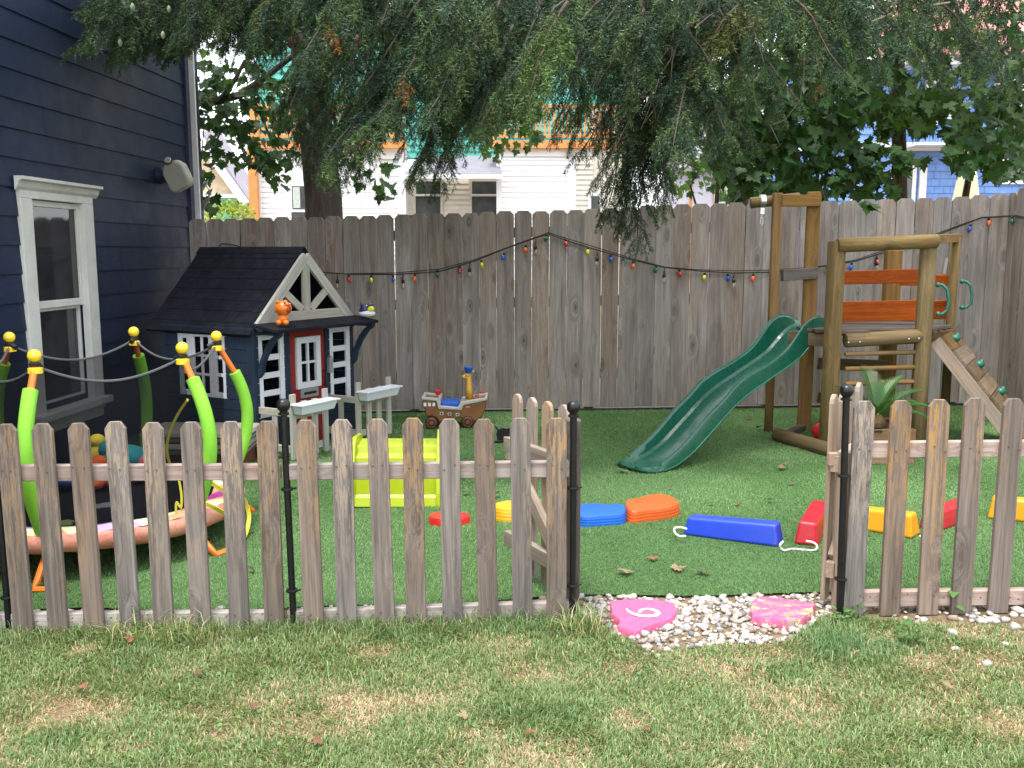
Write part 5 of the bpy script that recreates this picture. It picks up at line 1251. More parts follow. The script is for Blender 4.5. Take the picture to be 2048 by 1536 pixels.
for u, v, sw in ((676, 549, 2), (807, 549, -4), (940, 526, -5), (1072, 481, -5), (1194, 504, 6), (1328, 537, 2), (1467, 547, -4), (1752, 512, -10), (2012, 437, 0)):
    if u > 2000: continue
    p = fo_(u, v, .03); p.z -= .075; Mt = Matrix.Translation(p) @ Matrix.Rotation(rad(sw), 4, 'Y')
    b_ = add_mesh('bulb', clr_me, None, cl, Mt); add_mesh('socket', sk_me, None, b_, Mt); add_mesh('filament', fil_me, None, b_, Mt)
    MB().tube([fo_(u, v - 2, .028), p + Vector((0, 0, .05))], .004, 5).build('drop_cord', M_cable, cl)

# ------------------------------------------------------------------ painted stepping rocks with a number
def m_pink(worn):
    m, nt, b = new_mat('pink_paint_%d' % worn); vec = coords(nt, (1, 1, 1), rnd=False); n1 = noise(nt, vec, 7 if worn else 40, 6, .7, 1.0); n2 = noise(nt, vec, 60, 4)
    c = ramp(nt, n2, [(.3, (.50, .075, .185)), (.7, (.62, .115, .25))])
    if worn:
        c = mixc(nt, ramp(nt, noise(nt, coords(nt, (1, 2.2, 1), rnd=False), 9, 7, .75, .6), [(.50, 0.0), (.53, 1.0)]), c, (.26, .20, .16)); c = mixc(nt, ramp(nt, noise(nt, coords(nt, (1, 2, 1), rnd=False), 14, 4, .7, .8), [(.60, 0.0), (.62, .8)]), c, (.62, .55, .20))
    else: c = mixc(nt, ramp(nt, noise(nt, vec, 90, 5, .8), [(.66, 0.0), (.70, .5)]), c, (.30, .10, .16))
    nt.links.new(c, b.inputs['Base Color']); b.inputs['Roughness'].default_value = .7; bump(nt, b, mixc(nt, .5, n1, n2), .5, .008); return m
def rock(label, pts, worn, h):
    W_ = [gp(u, v, .028) for u, v in pts]; c = sum(W_, Vector()) / len(W_); t = thing('painted_rock', label, 'stepping stone', Vector((c.x, c.y, gnd(c.x))))
    fine = []
    for a, b_ in zip(W_, W_[1:] + W_[:1]):
        for k in range(4): fine.append(a.lerp(b_, k / 4) + Vector((R_.uniform(-.004, .004), R_.uniform(-.004, .004), 0)))
    n = len(fine); q = MB(); lev = [(1.02, -.05), (1.01, .0), (1.0, h * .86), (.985, h), (.5, h * 1.03)]
    vs_ = []
    for s_, z in lev:
        for p in fine: v_ = c + (p - c) * s_; vs_.append(Vector((v_.x, v_.y, gnd(v_.x) + z + R_.uniform(-.001, .001))))
    fs_ = [(i * n + k, i * n + (k + 1) % n, (i + 1) * n + (k + 1) % n, (i + 1) * n + k) for i in range(len(lev) - 1) for k in range(n)] + [tuple(range((len(lev) - 1) * n, len(lev) * n))]
    q.add(vs_, fs_); q.build('rock', m_pink(worn), t, smooth=True, ang=45); return t, c
r1, c1 = rock('flat pink painted rock with a white number in the gate opening', [(1218, 1202), (1262, 1199), (1310, 1200), (1342, 1204), (1356, 1220), (1345, 1236), (1318, 1246), (1290, 1255), (1272, 1264), (1255, 1260), (1236, 1254), (1238, 1240), (1224, 1228)], 0, .030)
rock('worn pink painted rock at the right of the gate opening', [(1505, 1204), (1520, 1196), (1560, 1199), (1606, 1204), (1632, 1212), (1622, 1226), (1606, 1238), (1585, 1246), (1560, 1243), (1530, 1240), (1505, 1236), (1500, 1220)], 1, .034)
M_num = m_plain('white_paint_mark', (.78, .74, .76), .7, .08)
num = [(1253, 1217), (1257, 1222), (1266, 1227), (1280, 1231), (1296, 1232), (1310, 1231), (1316, 1227.5), (1315, 1223), (1307, 1219.5), (1296, 1217.5), (1286, 1218.5), (1280, 1222), (1279, 1226)]
q = MB(); pw = [gp(u, v, .0335) for u, v in num]; wds = [.003, .006, .010, .012, .012, .011, .010, .010, .010, .010, .009, .007, .004]
vs_ = []
for i, p in enumerate(pw):
    t_ = (pw[min(i + 1, len(pw) - 1)] - pw[max(i - 1, 0)]).normalized(); s_ = Vector((-t_.y, t_.x, 0)); vs_ += [p + s_ * wds[i], p - s_ * wds[i]]
q.add(vs_, [(2 * i, 2 * i + 1, 2 * i + 3, 2 * i + 2) for i in range(len(pw) - 1)]); q.build('painted_number', M_num, r1)

# ------------------------------------------------------------------ blades of grass
rs = np.random.RandomState(11)
def blades(P_, h, wd, az, lean, col, seg2=True, twist=None):
    n = len(h); dx, dy = np.cos(az), np.sin(az)
    tw2 = az + np.pi / 2 + (rs.rand(n) - .5) * 1.2; sx, sy = np.cos(tw2) * wd / 2, np.sin(tw2) * wd / 2
    up = np.sqrt(np.clip(1 - lean ** 2, .05, 1))
    if seg2:
        V = np.zeros((n, 5, 3)); 
        mid = np.stack([P_[:, 0] + dx * lean * h * .33, P_[:, 1] + dy * lean * h * .33, P_[:, 2] + h * .60 * np.minimum(1, up * 1.25)], 1)
        tip = np.stack([P_[:, 0] + dx * lean * h, P_[:, 1] + dy * lean * h, P_[:, 2] + h * up * .92], 1)
        side = np.stack([sx, sy, np.zeros(n)], 1)
        V[:, 0] = P_ - side; V[:, 1] = P_ + side; V[:, 2] = mid - side * .8; V[:, 3] = mid + side * .8; V[:, 4] = tip
        base = (np.arange(n) * 5)[:, None]; Fc = np.concatenate([base + [0, 1, 3], base + [0, 3, 2], base + [2, 3, 4]], 0); C = np.repeat(col, 5, 0)
    else:
        V = np.zeros((n, 3, 3)); side = np.stack([sx, sy, np.zeros(n)], 1)
        V[:, 0] = P_ - side; V[:, 1] = P_ + side; V[:, 2] = np.stack([P_[:, 0] + dx * lean * h, P_[:, 1] + dy * lean * h, P_[:, 2] + h * up], 1)
        Fc = np.arange(n * 3).reshape(n, 3); C = np.repeat(col, 3, 0)
    return V.reshape(-1, 3), Fc, C
M_grass = m_leafy('grass_blade', .30, .5)
M_turf = m_leafy('turf_fibre', .20, .55, None, .3)

# artificial turf pile: density follows what the yard shows (finer in front)
n = 400000
y = 3.72 + (8.5 - 3.72) * rs.rand(n) ** 1.25; x = TX0 + (TX1 - TX0) * rs.rand(n)
ok = (y > turf_front(x) + .0 + .02 * (rs.rand(n) - .5)) & (y < turf_back(x)); x, y = x[ok], y[ok]; n = len(x)
big = vn(x, y, 1.1) * .6 + vn(x, y, 3.7) * .4
g1, g2, g3 = np.array([.098, .205, .062]), np.array([.235, .385, .145]), np.array([.30, .34, .19])
m = np.clip(big * 1.15 + (rs.rand(n) - .5) * .9 - .05, 0, 1)[:, None]; col = g1 * (1 - m) + g2 * m
th_ = rs.rand(n) < .06; col[th_] = g3 * (.7 + .5 * rs.rand(th_.sum())[:, None])
sc = 1 + (y - 3.7) * .16
V, Fc, C = blades(np.stack([x, y, gz(x) + .010], 1), (.009 + .009 * rs.rand(n)), .0036 * sc * (.8 + .5 * rs.rand(n)), vn(x, y, .9) * 9 + rs.rand(n) * 3.5, .25 + .6 * rs.rand(n), col, False)
o = np_mesh('turf_pile', V, Fc, M_turf, None, C); tag(o, 'short bright green artificial turf fibres covering the play yard', 'turf', kind='stuff')

# crumbs of leaf and bark trodden into the turf
n_l = 1500; x = TX0 + (TX1 - TX0) * rs.rand(n_l); y = 3.85 + 4.3 * rs.rand(n_l); a = rs.rand(n_l) * 6.28; r_ = .004 + .008 * rs.rand(n_l) ** 2; V = np.zeros((n_l, 4, 3))
for k, (s_, w_) in enumerate(((1, 0), (0, .45), (-1, 0), (0, -.45))): V[:, k] = np.stack([x + np.cos(a) * r_ * s_ - np.sin(a) * r_ * w_, y + np.sin(a) * r_ * s_ + np.cos(a) * r_ * w_, gz(x) + .024 + .006 * rs.rand(n_l)], 1)
b4 = (np.arange(n_l) * 4)[:, None]; o = np_mesh('leaf_litter', V.reshape(-1, 3), np.concatenate([b4 + [0, 1, 2], b4 + [0, 2, 3]], 0), M_turf, None, np.repeat(np.array([.09, .065, .035]) * (.5 + 1.6 * rs.rand(n_l)[:, None]), 4, 0)); tag(o, 'tiny brown crumbs of leaf litter scattered over the turf', 'litter', kind='stuff')
# lawn in the foreground
bare = [(gp(130, 1425), .16), (gp(100, 1400), .12), (gp(420, 1460), .13), (gp(380, 1440), .10), (gp(545, 1395), .16), (gp(660, 1440), .15), (gp(870, 1378), .15), (gp(700, 1400), .14), (gp(760, 1305), .10), (gp(1085, 1515), .14), (gp(1075, 1350), .13), (gp(1230, 1345), .14), (gp(1370, 1322), .22), (gp(1470, 1310), .14), (gp(1850, 1330), .18), (gp(1960, 1320), .22), (gp(2010, 1270), .25), (gp(1780, 1290), .16), (gp(2030, 1450), .12), (gp(1250, 1440), .10), (gp(430, 1290), .08), (gp(170, 1300), .08), (gp(960, 1470), .10), (gp(1480, 1490), .08), (gp(240, 1500), .09)]
def bareness(x, y):
    b_ = np.zeros_like(x)
    for p, r in bare: b_ = np.maximum(b_, 1 - np.clip(np.hypot((x - p.x) / (r * 1.35), (y - p.y) / r) - .25, 0, .75) / .75)
    return b_
def grav_front(x):
    xs_ = [-4, .25, .30, .45, .50, .60, .78, 1.0, 1.12, 1.22, 1.35, 1.6, 2.2, 3.5]; ys_ = [3.60, 3.60, 3.50, 3.34, 3.22, 3.26, 3.28, 3.29, 3.40, 3.52, 3.50, 3.42, 3.36, 3.34]
    return np.interp(x, xs_, ys_)
n = 300000
y = 2.25 + (3.62 - 2.25) * rs.rand(n); x = (rs.rand(n) * 2 - 1) * (1.0 + y * .62)
dr_n = vn(x, y, 2.1) * .55 + vn(x, y, 6.3) * .45
br = bareness(x, y); br = br * (.15 + 1.1 * vn(x, y, 9) * (.5 + vn(x, y, 26))); dn = np.clip(1.2 - br * .62 - np.clip(dr_n - .60, 0, 1) * .9, .12, 1)
edge = grav_front(x) + .05 * (vn(x, y, 9) - .5)
ok = (rs.rand(n) < dn) & (y < edge); x, y, br, dr_n = x[ok], y[ok], br[ok], dr_n[ok]; n = len(x)
tuft = np.clip((vn(x, y, 4.3) - .62) * 2.6, 0, 1) * .6; lush = np.clip((vn(x + 9, y, 1.7) - .3) * 1.6, 0, 1)
nearf = np.clip((y - 3.36) / .12, 0, 1) * (x < .3)
h = .014 + .026 * rs.rand(n) ** 1.4 + .030 * tuft * rs.rand(n) + .075 * nearf * rs.rand(n) ** 2.2
# darker taller clumps on the right by the gate post
rt = .7 * np.exp(-((x - 1.28) / .35) ** 2 - ((y - 3.22) / .16) ** 2); h += .05 * rt * rs.rand(n)
h *= (1 - .45 * br)
ga, gb, gc = np.array([.115, .190, .062]), np.array([.225, .310, .118]), np.array([.080, .165, .062]); st_ = np.array([.53, .45, .27]); st2 = np.array([.38, .29, .19])
r1 = rs.rand(n)[:, None]; col = (ga * (1 - r1) + gb * r1) * (.6 + .8 * rs.rand(n)[:, None] ** 1.3); lf = (tuft * .65 + rt * .6).clip(0, 1)[:, None]; col = col * (1 - lf) + gc * (.8 + .7 * rs.rand(n)[:, None]) * lf
pdry = np.clip(.20 + .62 * br + np.clip(dr_n - .47, 0, 1) * 1.7 - lf[:, 0] * .3 , 0, .95); dry = rs.rand(n) < pdry
mixd = rs.rand(n)[:, None]; col[dry] = (st_ * mixd + st2 * (1 - mixd))[dry]
h[dry] *= .75; lean = .35 + .6 * rs.rand(n); lean[dry] = .55 + .44 * rs.rand(dry.sum())
V, Fc, C = blades(np.stack([x, y, gz(x) + .0], 1), h, .0024 + .0022 * rs.rand(n), vn(x, y, 5) * 8 + rs.rand(n) * 5, lean, col)
o = np_mesh('lawn_grass', V, Fc, M_grass, None, C); tag(o, 'patchy mown lawn grass with straw coloured dry spots', 'grass', kind='stuff')
# rougher lawn behind the viewer's feet and to the sides, coarser
n = 60000; y = -1.5 + 3.9 * rs.rand(n); x = (rs.rand(n) * 2 - 1) * 4.0; col = ga * .6 + gb * .4 * rs.rand(n)[:, None] + rs.rand(n)[:, None] * .02
V, Fc, C = blades(np.stack([x, y, gz(x)], 1), .03 + .02 * rs.rand(n), .009 + .004 * rs.rand(n), rs.rand(n) * 6.28, .4 + .5 * rs.rand(n), col, False)
o = np_mesh('lawn_grass', V, Fc, M_grass, None, C); tag(o, 'mown lawn grass behind the viewpoint', 'grass', kind='stuff')
# clover and small broad leaves woven into the lawn
n = 5200; y = 2.3 + 1.25 * rs.rand(n); x = (rs.rand(n) * 2 - 1) * (1.0 + y * .6); ok = (y < grav_front(x) - .02) & (vn(x + 31, y, 2.6) * .6 + vn(x, y + 17, 7.0) * .4 > .52); x, y = x[ok], y[ok]; n = len(x)
ca = rs.rand(n) * 6.28; rr_ = .0035 + .0040 * rs.rand(n); zz_ = gz(x) + .008 + .012 * rs.rand(n); tx, ty = (rs.rand(n) - .5) * .9, (rs.rand(n) - .5) * .9; V = np.zeros((n, 6, 3))
for k in range(6):
    dx, dy = np.cos(ca + k * 1.047) * rr_ * (1.25 if k % 3 == 0 else 1), np.sin(ca + k * 1.047) * rr_ * (1.25 if k % 3 == 0 else 1); V[:, k] = np.stack([x + dx, y + dy, zz_ + dx * tx + dy * ty], 1)
b6 = (np.arange(n) * 6)[:, None]; Fc = np.concatenate([b6 + [0, 1, 2], b6 + [0, 2, 3], b6 + [0, 3, 4], b6 + [0, 4, 5]], 0)
q1 = rs.rand(n)[:, None]; C = np.repeat(np.array([.085, .165, .055]) * (1 - q1) + np.array([.16, .26, .085]) * q1, 6, 0)
o = np_mesh('clover', V.reshape(-1, 3), Fc, M_grass, None, C); tag(o, 'small dark clover leaves woven into the mown lawn', 'clover', kind='stuff')
# long unmown stalks against the pickets
n = 3200; x = -2.6 + 2.95 * rs.rand(n); y = 3.38 + .15 * rs.rand(n); cl_ = vn(x, y * 0, 3.0); k_ = cl_ > .38; x, y = x[k_], y[k_]; n = len(x)
col = ga * (1 - rs.rand(n)[:, None]) + gb * 1.1 * rs.rand(n)[:, None]; dd = rs.rand(n) < .3; col[dd] = st_ * .9
V, Fc, C = blades(np.stack([x, y, gz(x)], 1), .06 + .12 * rs.rand(n) ** 1.8, .0026 + .002 * rs.rand(n), rs.rand(n) * 6.28, .4 + .55 * rs.rand(n), col)
o = np_mesh('tall_grass', V, Fc, M_grass, None, C); tag(o, 'long unmown grass stalks along the foot of the left pickets', 'grass', kind='stuff')

# ------------------------------------------------------------------ gravel
import bmesh
bm = bmesh.new(); bmesh.ops.create_icosphere(bm, subdivisions=2, radius=1.0); ico = np.array([v.co[:] for v in bm.verts]); icof = np.array([[v.index for v in f.verts] for f in bm.faces]); bm.free()
bm = bmesh.new(); bmesh.ops.create_icosphere(bm, subdivisions=1, radius=1.0); ico1 = np.array([v.co[:] for v in bm.verts]); ico1f = np.array([[v.index for v in f.verts] for f in bm.faces]); bm.free()
def stones(name, x, y, r, z, col, mat, label, base=ico1, bf_=ico1f):
    n = len(x); V = np.zeros((n, len(base), 3)); C = np.zeros((n, len(base), 3))
    for i in range(n):
        d = base.copy(); nz = 1 + .30 * (rs.rand(len(base), 1) - .5)
        for _ in range(7):                                  # chip facets off
            ax = rs.randn(3); ax /= np.linalg.norm(ax); cut = .40 + .35 * rs.rand(); dp = d @ ax; over = np.clip(dp - cut, 0, None); d = d - over[:, None] * ax
        d = d * nz * np.array([1, .8 + .3 * rs.rand(), .55 + .25 * rs.rand()]) * r[i]; a, e = rs.rand() * 6.28, (rs.rand() - .5) * 1.0; ca, sa, ce, se = math.cos(a), math.sin(a), math.cos(e), math.sin(e)
        d = d @ np.array([[ce, 0, se], [0, 1, 0], [-se, 0, ce]]).T @ np.array([[ca, -sa, 0], [sa, ca, 0], [0, 0, 1]]).T; V[i] = d + [x[i], y[i], z[i]]; C[i] = col[i]
    Fc = (bf_[None] + (np.arange(n) * len(base))[:, None, None]).reshape(-1, 3)
    o = np_mesh(name, V.reshape(-1, 3), Fc, mat, None, C.reshape(-1, 3)); tag(o, label, 'gravel', kind='stuff'); return o
def m_stone():
    m, nt, b = new_mat('quartz_gravel'); a_ = nd(nt, 'ShaderNodeAttribute', attribute_name='tint'); n1 = noise(nt, coords(nt, (1, 1, 1), rnd=False), 90, 5, .7); c = mixc(nt, .7, a_.outputs['Color'], ramp(nt, n1, [(.3, .55), (.65, 1.12)]), 'MULTIPLY')
    nt.links.new(c, b.inputs['Base Color']); b.inputs['Roughness'].default_value = .7; bump(nt, b, n1, .5, .006); return m
M_stone = m_stone()
n = 9000; x = .27 + .98 * rs.rand(n); y = 3.1 + .75 * rs.rand(n); ok = (y > grav_front(x)) & (y < turf_front(x) - .01)
def inrock(x, y):
    r = np.zeros(len(x), bool)
    for L in ([(1218, 1202), (1342, 1204), (1356, 1220), (1290, 1255), (1255, 1260), (1236, 1254)], [(1505, 1204), (1520, 1196), (1606, 1204), (1632, 1212), (1606, 1238), (1560, 1243), (1500, 1236)]):
        W_ = [gp(u, v, .02) for u, v in L]; k = len(W_); ins = np.zeros(len(x), bool)
        for i in range(k):
            a, b_ = W_[i], W_[(i + 1) % k]; c_ = ((a.y > y) != (b_.y > y)) & (x < (b_.x - a.x) * (y - a.y) / (b_.y - a.y + 1e-9) + a.x); ins ^= c_
        r |= ins
    return r
ok &= ~inrock(x, y); x, y = x[ok][:950], y[ok][:950]
X, Y_, Rr, Z = [list(x)], [list(y)], [], []
x2 = -2.7 + 5.6 * rs.rand(1500); y2 = 3.575 + (turf_front(x2) - 3.585) * rs.rand(1500); k = (x2 < .27) | (x2 > 1.25)
x3 = 1.3 + 2.0 * rs.rand(150); y3 = grav_front(x3) + .02 + .17 * rs.rand(150)
xa = np.concatenate([x, x2[k], x3]); ya = np.concatenate([y, y2[k], y3]); n = len(xa)
r = .008 + .017 * rs.rand(n) ** 2.0; r[len(x):] *= 1.15; r[-150:] *= 1.25
z = gz(xa) + r * .22 + .004 * rs.rand(n)
cw = np.array([.50, .47, .43]); cp = np.array([.42, .33, .29]); cg = np.array([.27, .26, .25]); q1 = rs.rand(n)[:, None]; col = cw * (1 - q1 * .5) + cp * q1 * .5; bb = rs.rand(n) < .22; col[bb] = np.array([.30, .235, .18]) * (.7 + .5 * rs.rand(bb.sum())[:, None]); gg = (rs.rand(n) < .12) | ((xa > .27) & (xa < .40) & (rs.rand(n) < .75)); col[gg] = cg * (.6 + .6 * rs.rand(gg.sum())[:, None])
stones('gravel', xa, ya, r, z, col, M_stone, 'pale quartz pebbles filling the gate opening and fence edge')
for (u, v, rr_, lab_) in ((1495, 1276, 0.03, 'largest white pebble at the front edge of gate gravel'), (1143, 1290, 0.018, 'single white pebble lying in the lawn left of the gravel'), (1315, 1314, 0.018, 'white pebble at the frontmost tip of the gate gravel'), (1290, 1308, 0.017, 'grey white pebble just left of the frontmost gravel tip'), (1905, 1270, 0.032, 'wide white pebble on bare soil below the right pickets'), (2030, 1258, 0.036, 'big white pebble at the right picture edge below pickets'), (1960, 1245, 0.026, 'white pebble against the last right picket gap'), (2010, 1290, 0.02, 'small pebble on bare soil at right picture edge'), (1835, 1248, 0.024, 'white pebble below the third right picket'), (1990, 1245, 0.026, 'white pebble just left of the big right edge pebble'), (1975, 1330, 0.024, 'pale pebble half buried in grass at far right'), (1910, 1300, 0.022, 'pale stone on soil in front of the right pickets'), (440, 1222, 0.03, 'grey white rock behind the left bottom rail')):
    p = gp(u, v); p.z = gnd(p.x); rr_ *= .75
    d = ico.copy()
    for _ in range(7): ax = rs.randn(3); ax /= np.linalg.norm(ax); dp = d @ ax; d = d - np.clip(dp - (.6 + .25 * rs.rand()), 0, None)[:, None] * ax
    d = d * np.array([1.2, .9, .68]) * rr_; a = rs.rand() * 6.28; d = d @ np.array([[math.cos(a), -math.sin(a), 0], [math.sin(a), math.cos(a), 0], [0, 0, 1]])
    o = np_mesh('pebble', d, icof, M_stone, None, np.tile(cw * (.7 + .2 * rs.rand()), (len(d), 1)), M=Matrix.Translation(p + Vector((0, 0, rr_ * .3)))); tag(o, lab_, 'pebble', 'large loose white pebbles')

# ------------------------------------------------------------------ leaves
half = [(0, 0), (.10, -.03), (.36, -.10), (.30, .06), (.52, .12), (.43, .20), (.55, .36), (.36, .34), (.34, .44), (.20, .36), (.22, .62), (.13, .60), (0, .95)]
outline_ = half + [(-a, b) for a, b in half[1:-1]][::-1]
def leaf_arr(s=1.0, cup=.18):
    P_ = np.array([[a, b - .1, 0] for a, b in outline_]); P_[:, 2] = -cup * (P_[:, 0] ** 2) - .12 * (P_[:, 1] ** 2); c = np.array([[0, .22, .03]]); V = np.concatenate([c, P_]) * s
    n = len(P_); Fc = np.array([[0, 1 + i, 1 + (i + 1) % n] for i in range(n)]); return V, Fc
LV, LF = leaf_arr()
def rotm(az, el, roll):
    return (Matrix.Rotation(az, 3, 'Z') @ Matrix.Rotation(el, 3, 'X') @ Matrix.Rotation(roll, 3, 'Y'))
def fallen(u, v, s, col, label, grp):
    p = gp(u, v, .03); m_ = M_fall[col]; V = LV * s; V = V.copy(); V[:, 2] += .25 * np.sin(V[:, 0] / s * 4 + u) * s * .35 + .2 * s * (V[:, 1] / s) ** 2
    R3 = np.array(rotm(R_.uniform(0, 6.28), R_.uniform(-.35, .35), R_.uniform(-.35, .35))); V = V @ R3.T; V[:, 2] -= V[:, 2].min()
    o = np_mesh('fallen_leaf', V, LF, m_, None, None, M=Matrix.Translation(Vector((p.x, p.y, gnd(p.x) + .026)))); tag(o, label, 'leaf', grp)
M_fall = {'brown': m_plain('dry_leaf_brown', (.13, .06, .032), .8, .3, 30), 'dark': m_plain('dark_leaf', (.05, .055, .025), .7, .3, 30), 'tan': m_plain('tan_leaf', (.20, .145, .075), .8, .3, 30), 'orange': m_plain('orange_leaf', (.20, .085, .04), .8, .3, 30)}
for u, v, s, c, lab_ in ((1226, 870, 0.05, 'dark', 'dark withered leaf on turf left of the slide mid height'), (1270, 868, 0.05, 'dark', 'dark withered leaf on turf close left of the slide'), (1515, 856, 0.06, 'dark', 'dark withered leaf on turf between slide and tower post'), (1497, 836, 0.06, 'brown', 'brown leaf on turf at the fence foot behind the slide'), (1520, 1043, 0.06, 'dark', 'dark curled leaf on turf behind the blue beam'), (1537, 1000, 0.05, 'brown', 'brown leaf on turf right of the orange stepping stone'), (1475, 1007, 0.04, 'brown', 'thin brown leaf on turf between orange stone and red beam'), (930, 985, 0.06, 'dark', 'dark leaf on turf behind the twelfth left picket gap'), (990, 990, 0.06, 'dark', 'dark leaf on turf above the yellow stepping stone'), (860, 905, 0.05, 'dark', 'dark leaf on turf in front of the toy ship'), (605, 1150, 0.05, 'dark', 'dark leaf on turf behind the picket right of the middle post'), (500, 1140, 0.05, 'dark', 'dark leaf on turf right of the trampoline leg'), (1960, 960, 0.05, 'dark', 'dark leaf on turf under the far right pickets rail'), (1780, 985, 0.05, 'dark', 'dark leaf on turf below the planter box'), (1580, 965, 0.04, 'brown', 'small brown leaf on turf left of the right gate leaf'), (1030, 955, 0.04, 'dark', 'small dark leaf on turf beside the left gate latch'), (1420, 1005, 0.04, 'brown', 'small brown leaf on turf right of the orange stone'), (1340, 975, 0.03, 'brown', 'tiny brown leaf on turf in front of the slide foot'), (1700, 1030, 0.05, 'dark', 'dark leaf on turf behind the yellow beam'), (1850, 1010, 0.05, 'dark', 'dark leaf on turf behind the far red beam'), (1180, 900, 0.04, 'dark', 'small dark leaf on turf right of the left black post'), (1330, 905, 0.04, 'dark', 'small dark leaf on turf left of the slide foot'), (760, 1180, 0.05, 'dark', 'dark leaf on turf behind the eleventh left picket'), (840, 1130, 0.04, 'dark', 'small dark leaf on turf below the lime step')):
    fallen(u, v, s, c, lab_, 'withered leaves on the turf')
fallen(1405, 1144, .075, 'brown', 'curled reddish brown leaf on turf in the gate opening', None)
fallen(1350, 1135, .075, 'tan', 'upright greenish tan leaf on turf in the gate opening', None)
fallen(1250, 1140, .075, 'tan', 'flat tan leaf on turf near the left gate post', None)
fallen(1306, 1113, .05, 'orange', 'small rust red leaf on turf in front of the blue beam', None)
fallen(1560, 935, .09, 'tan', 'olive tan leaf on turf beside the slide shadow', None)
fallen(1248, 942, .08, 'tan', 'tan leaf tucked at the tip of the green slide', None)
for u, v, s, c, lab_ in ((160, 1375, 0.06, 'orange', 'rust leaf in lawn near the left picture edge'), (1065, 1462, 0.06, 'orange', 'rust leaf in lawn at the bottom middle'), (400, 1345, 0.05, 'brown', 'brown leaf in lawn below the left pickets'), (510, 1410, 0.05, 'brown', 'brown leaf in dry lawn patch left of middle'), (930, 1430, 0.05, 'tan', 'tan leaf in lawn just left of bottom middle'), (1210, 1475, 0.05, 'brown', 'brown leaf in lawn right of bottom middle'), (265, 1278, 0.06, 'orange', 'rust leaf at the foot of the fourth left picket'), (1290, 1455, 0.04, 'brown', 'small brown leaf in lawn below the gate gravel'), (1895, 1372, 0.06, 'tan', 'tan leaf in lawn below the right pickets'), (640, 1480, 0.05, 'brown', 'brown leaf in lawn near the bottom left of middle'), (1688, 1180, 0.06, 'tan', 'tan leaf caught at the foot of the right black post'), (1940, 1200, 0.06, 'brown', 'brown leaf at the foot of the far right pickets')):
    fallen(u, v, s * .72, c, lab_, 'dead leaves in the lawn')
# weeds by the right pickets
M_weed = m_leafy('weed_leaf', .3, .5, (.10, .22, .05))
def weed(u, v, label, n, L, hgt):
    p = gp(u, v); p.z = gnd(p.x); t = thing('weed', label, 'plant', p, None); q = MB()
    for i in range(n):
        az = i * 2.4; el = R_.uniform(.2, .9); b_ = p + Vector((0, 0, hgt * i / n)); d = Vector((math.cos(az) * math.cos(el), math.sin(az) * math.cos(el), math.sin(el))); s_ = Vector((-math.sin(az), math.cos(az), 0)); l = L * R_.uniform(.7, 1.1)
        pts = [b_ + d * .02, b_ + d * l * .45 + s_ * l * .24, b_ + d * l - Vector((0, 0, l * .25)), b_ + d * l * .45 - s_ * l * .24, b_ + d * l * .5 + Vector((0, 0, .004))]; q.add(pts, [(0, 1, 4), (1, 2, 4), (2, 3, 4), (3, 0, 4)])
    q.build('foliage', M_weed, t)
    q = MB(); q.tube([p, p + Vector((.004, 0, hgt * .5)), p + Vector((0, .004, hgt))], .003, 5); q.build('stem', M_weed, t)
weed(1816, 1292, 'leafy bright green weed in front of the right pickets', 14, .075, .07); weed(1905, 1222, 'pale green weed sprouting against the right picket bottoms', 9, .085, .11); weed(1680, 1250, 'low leafy weed at the foot of the right black post', 10, .06, .05); weed(1705, 1238, 'low leafy weed between right post and first picket', 9, .065, .05); weed(1995, 1215, 'small weed beside the far right picket bottoms', 7, .045, .04)

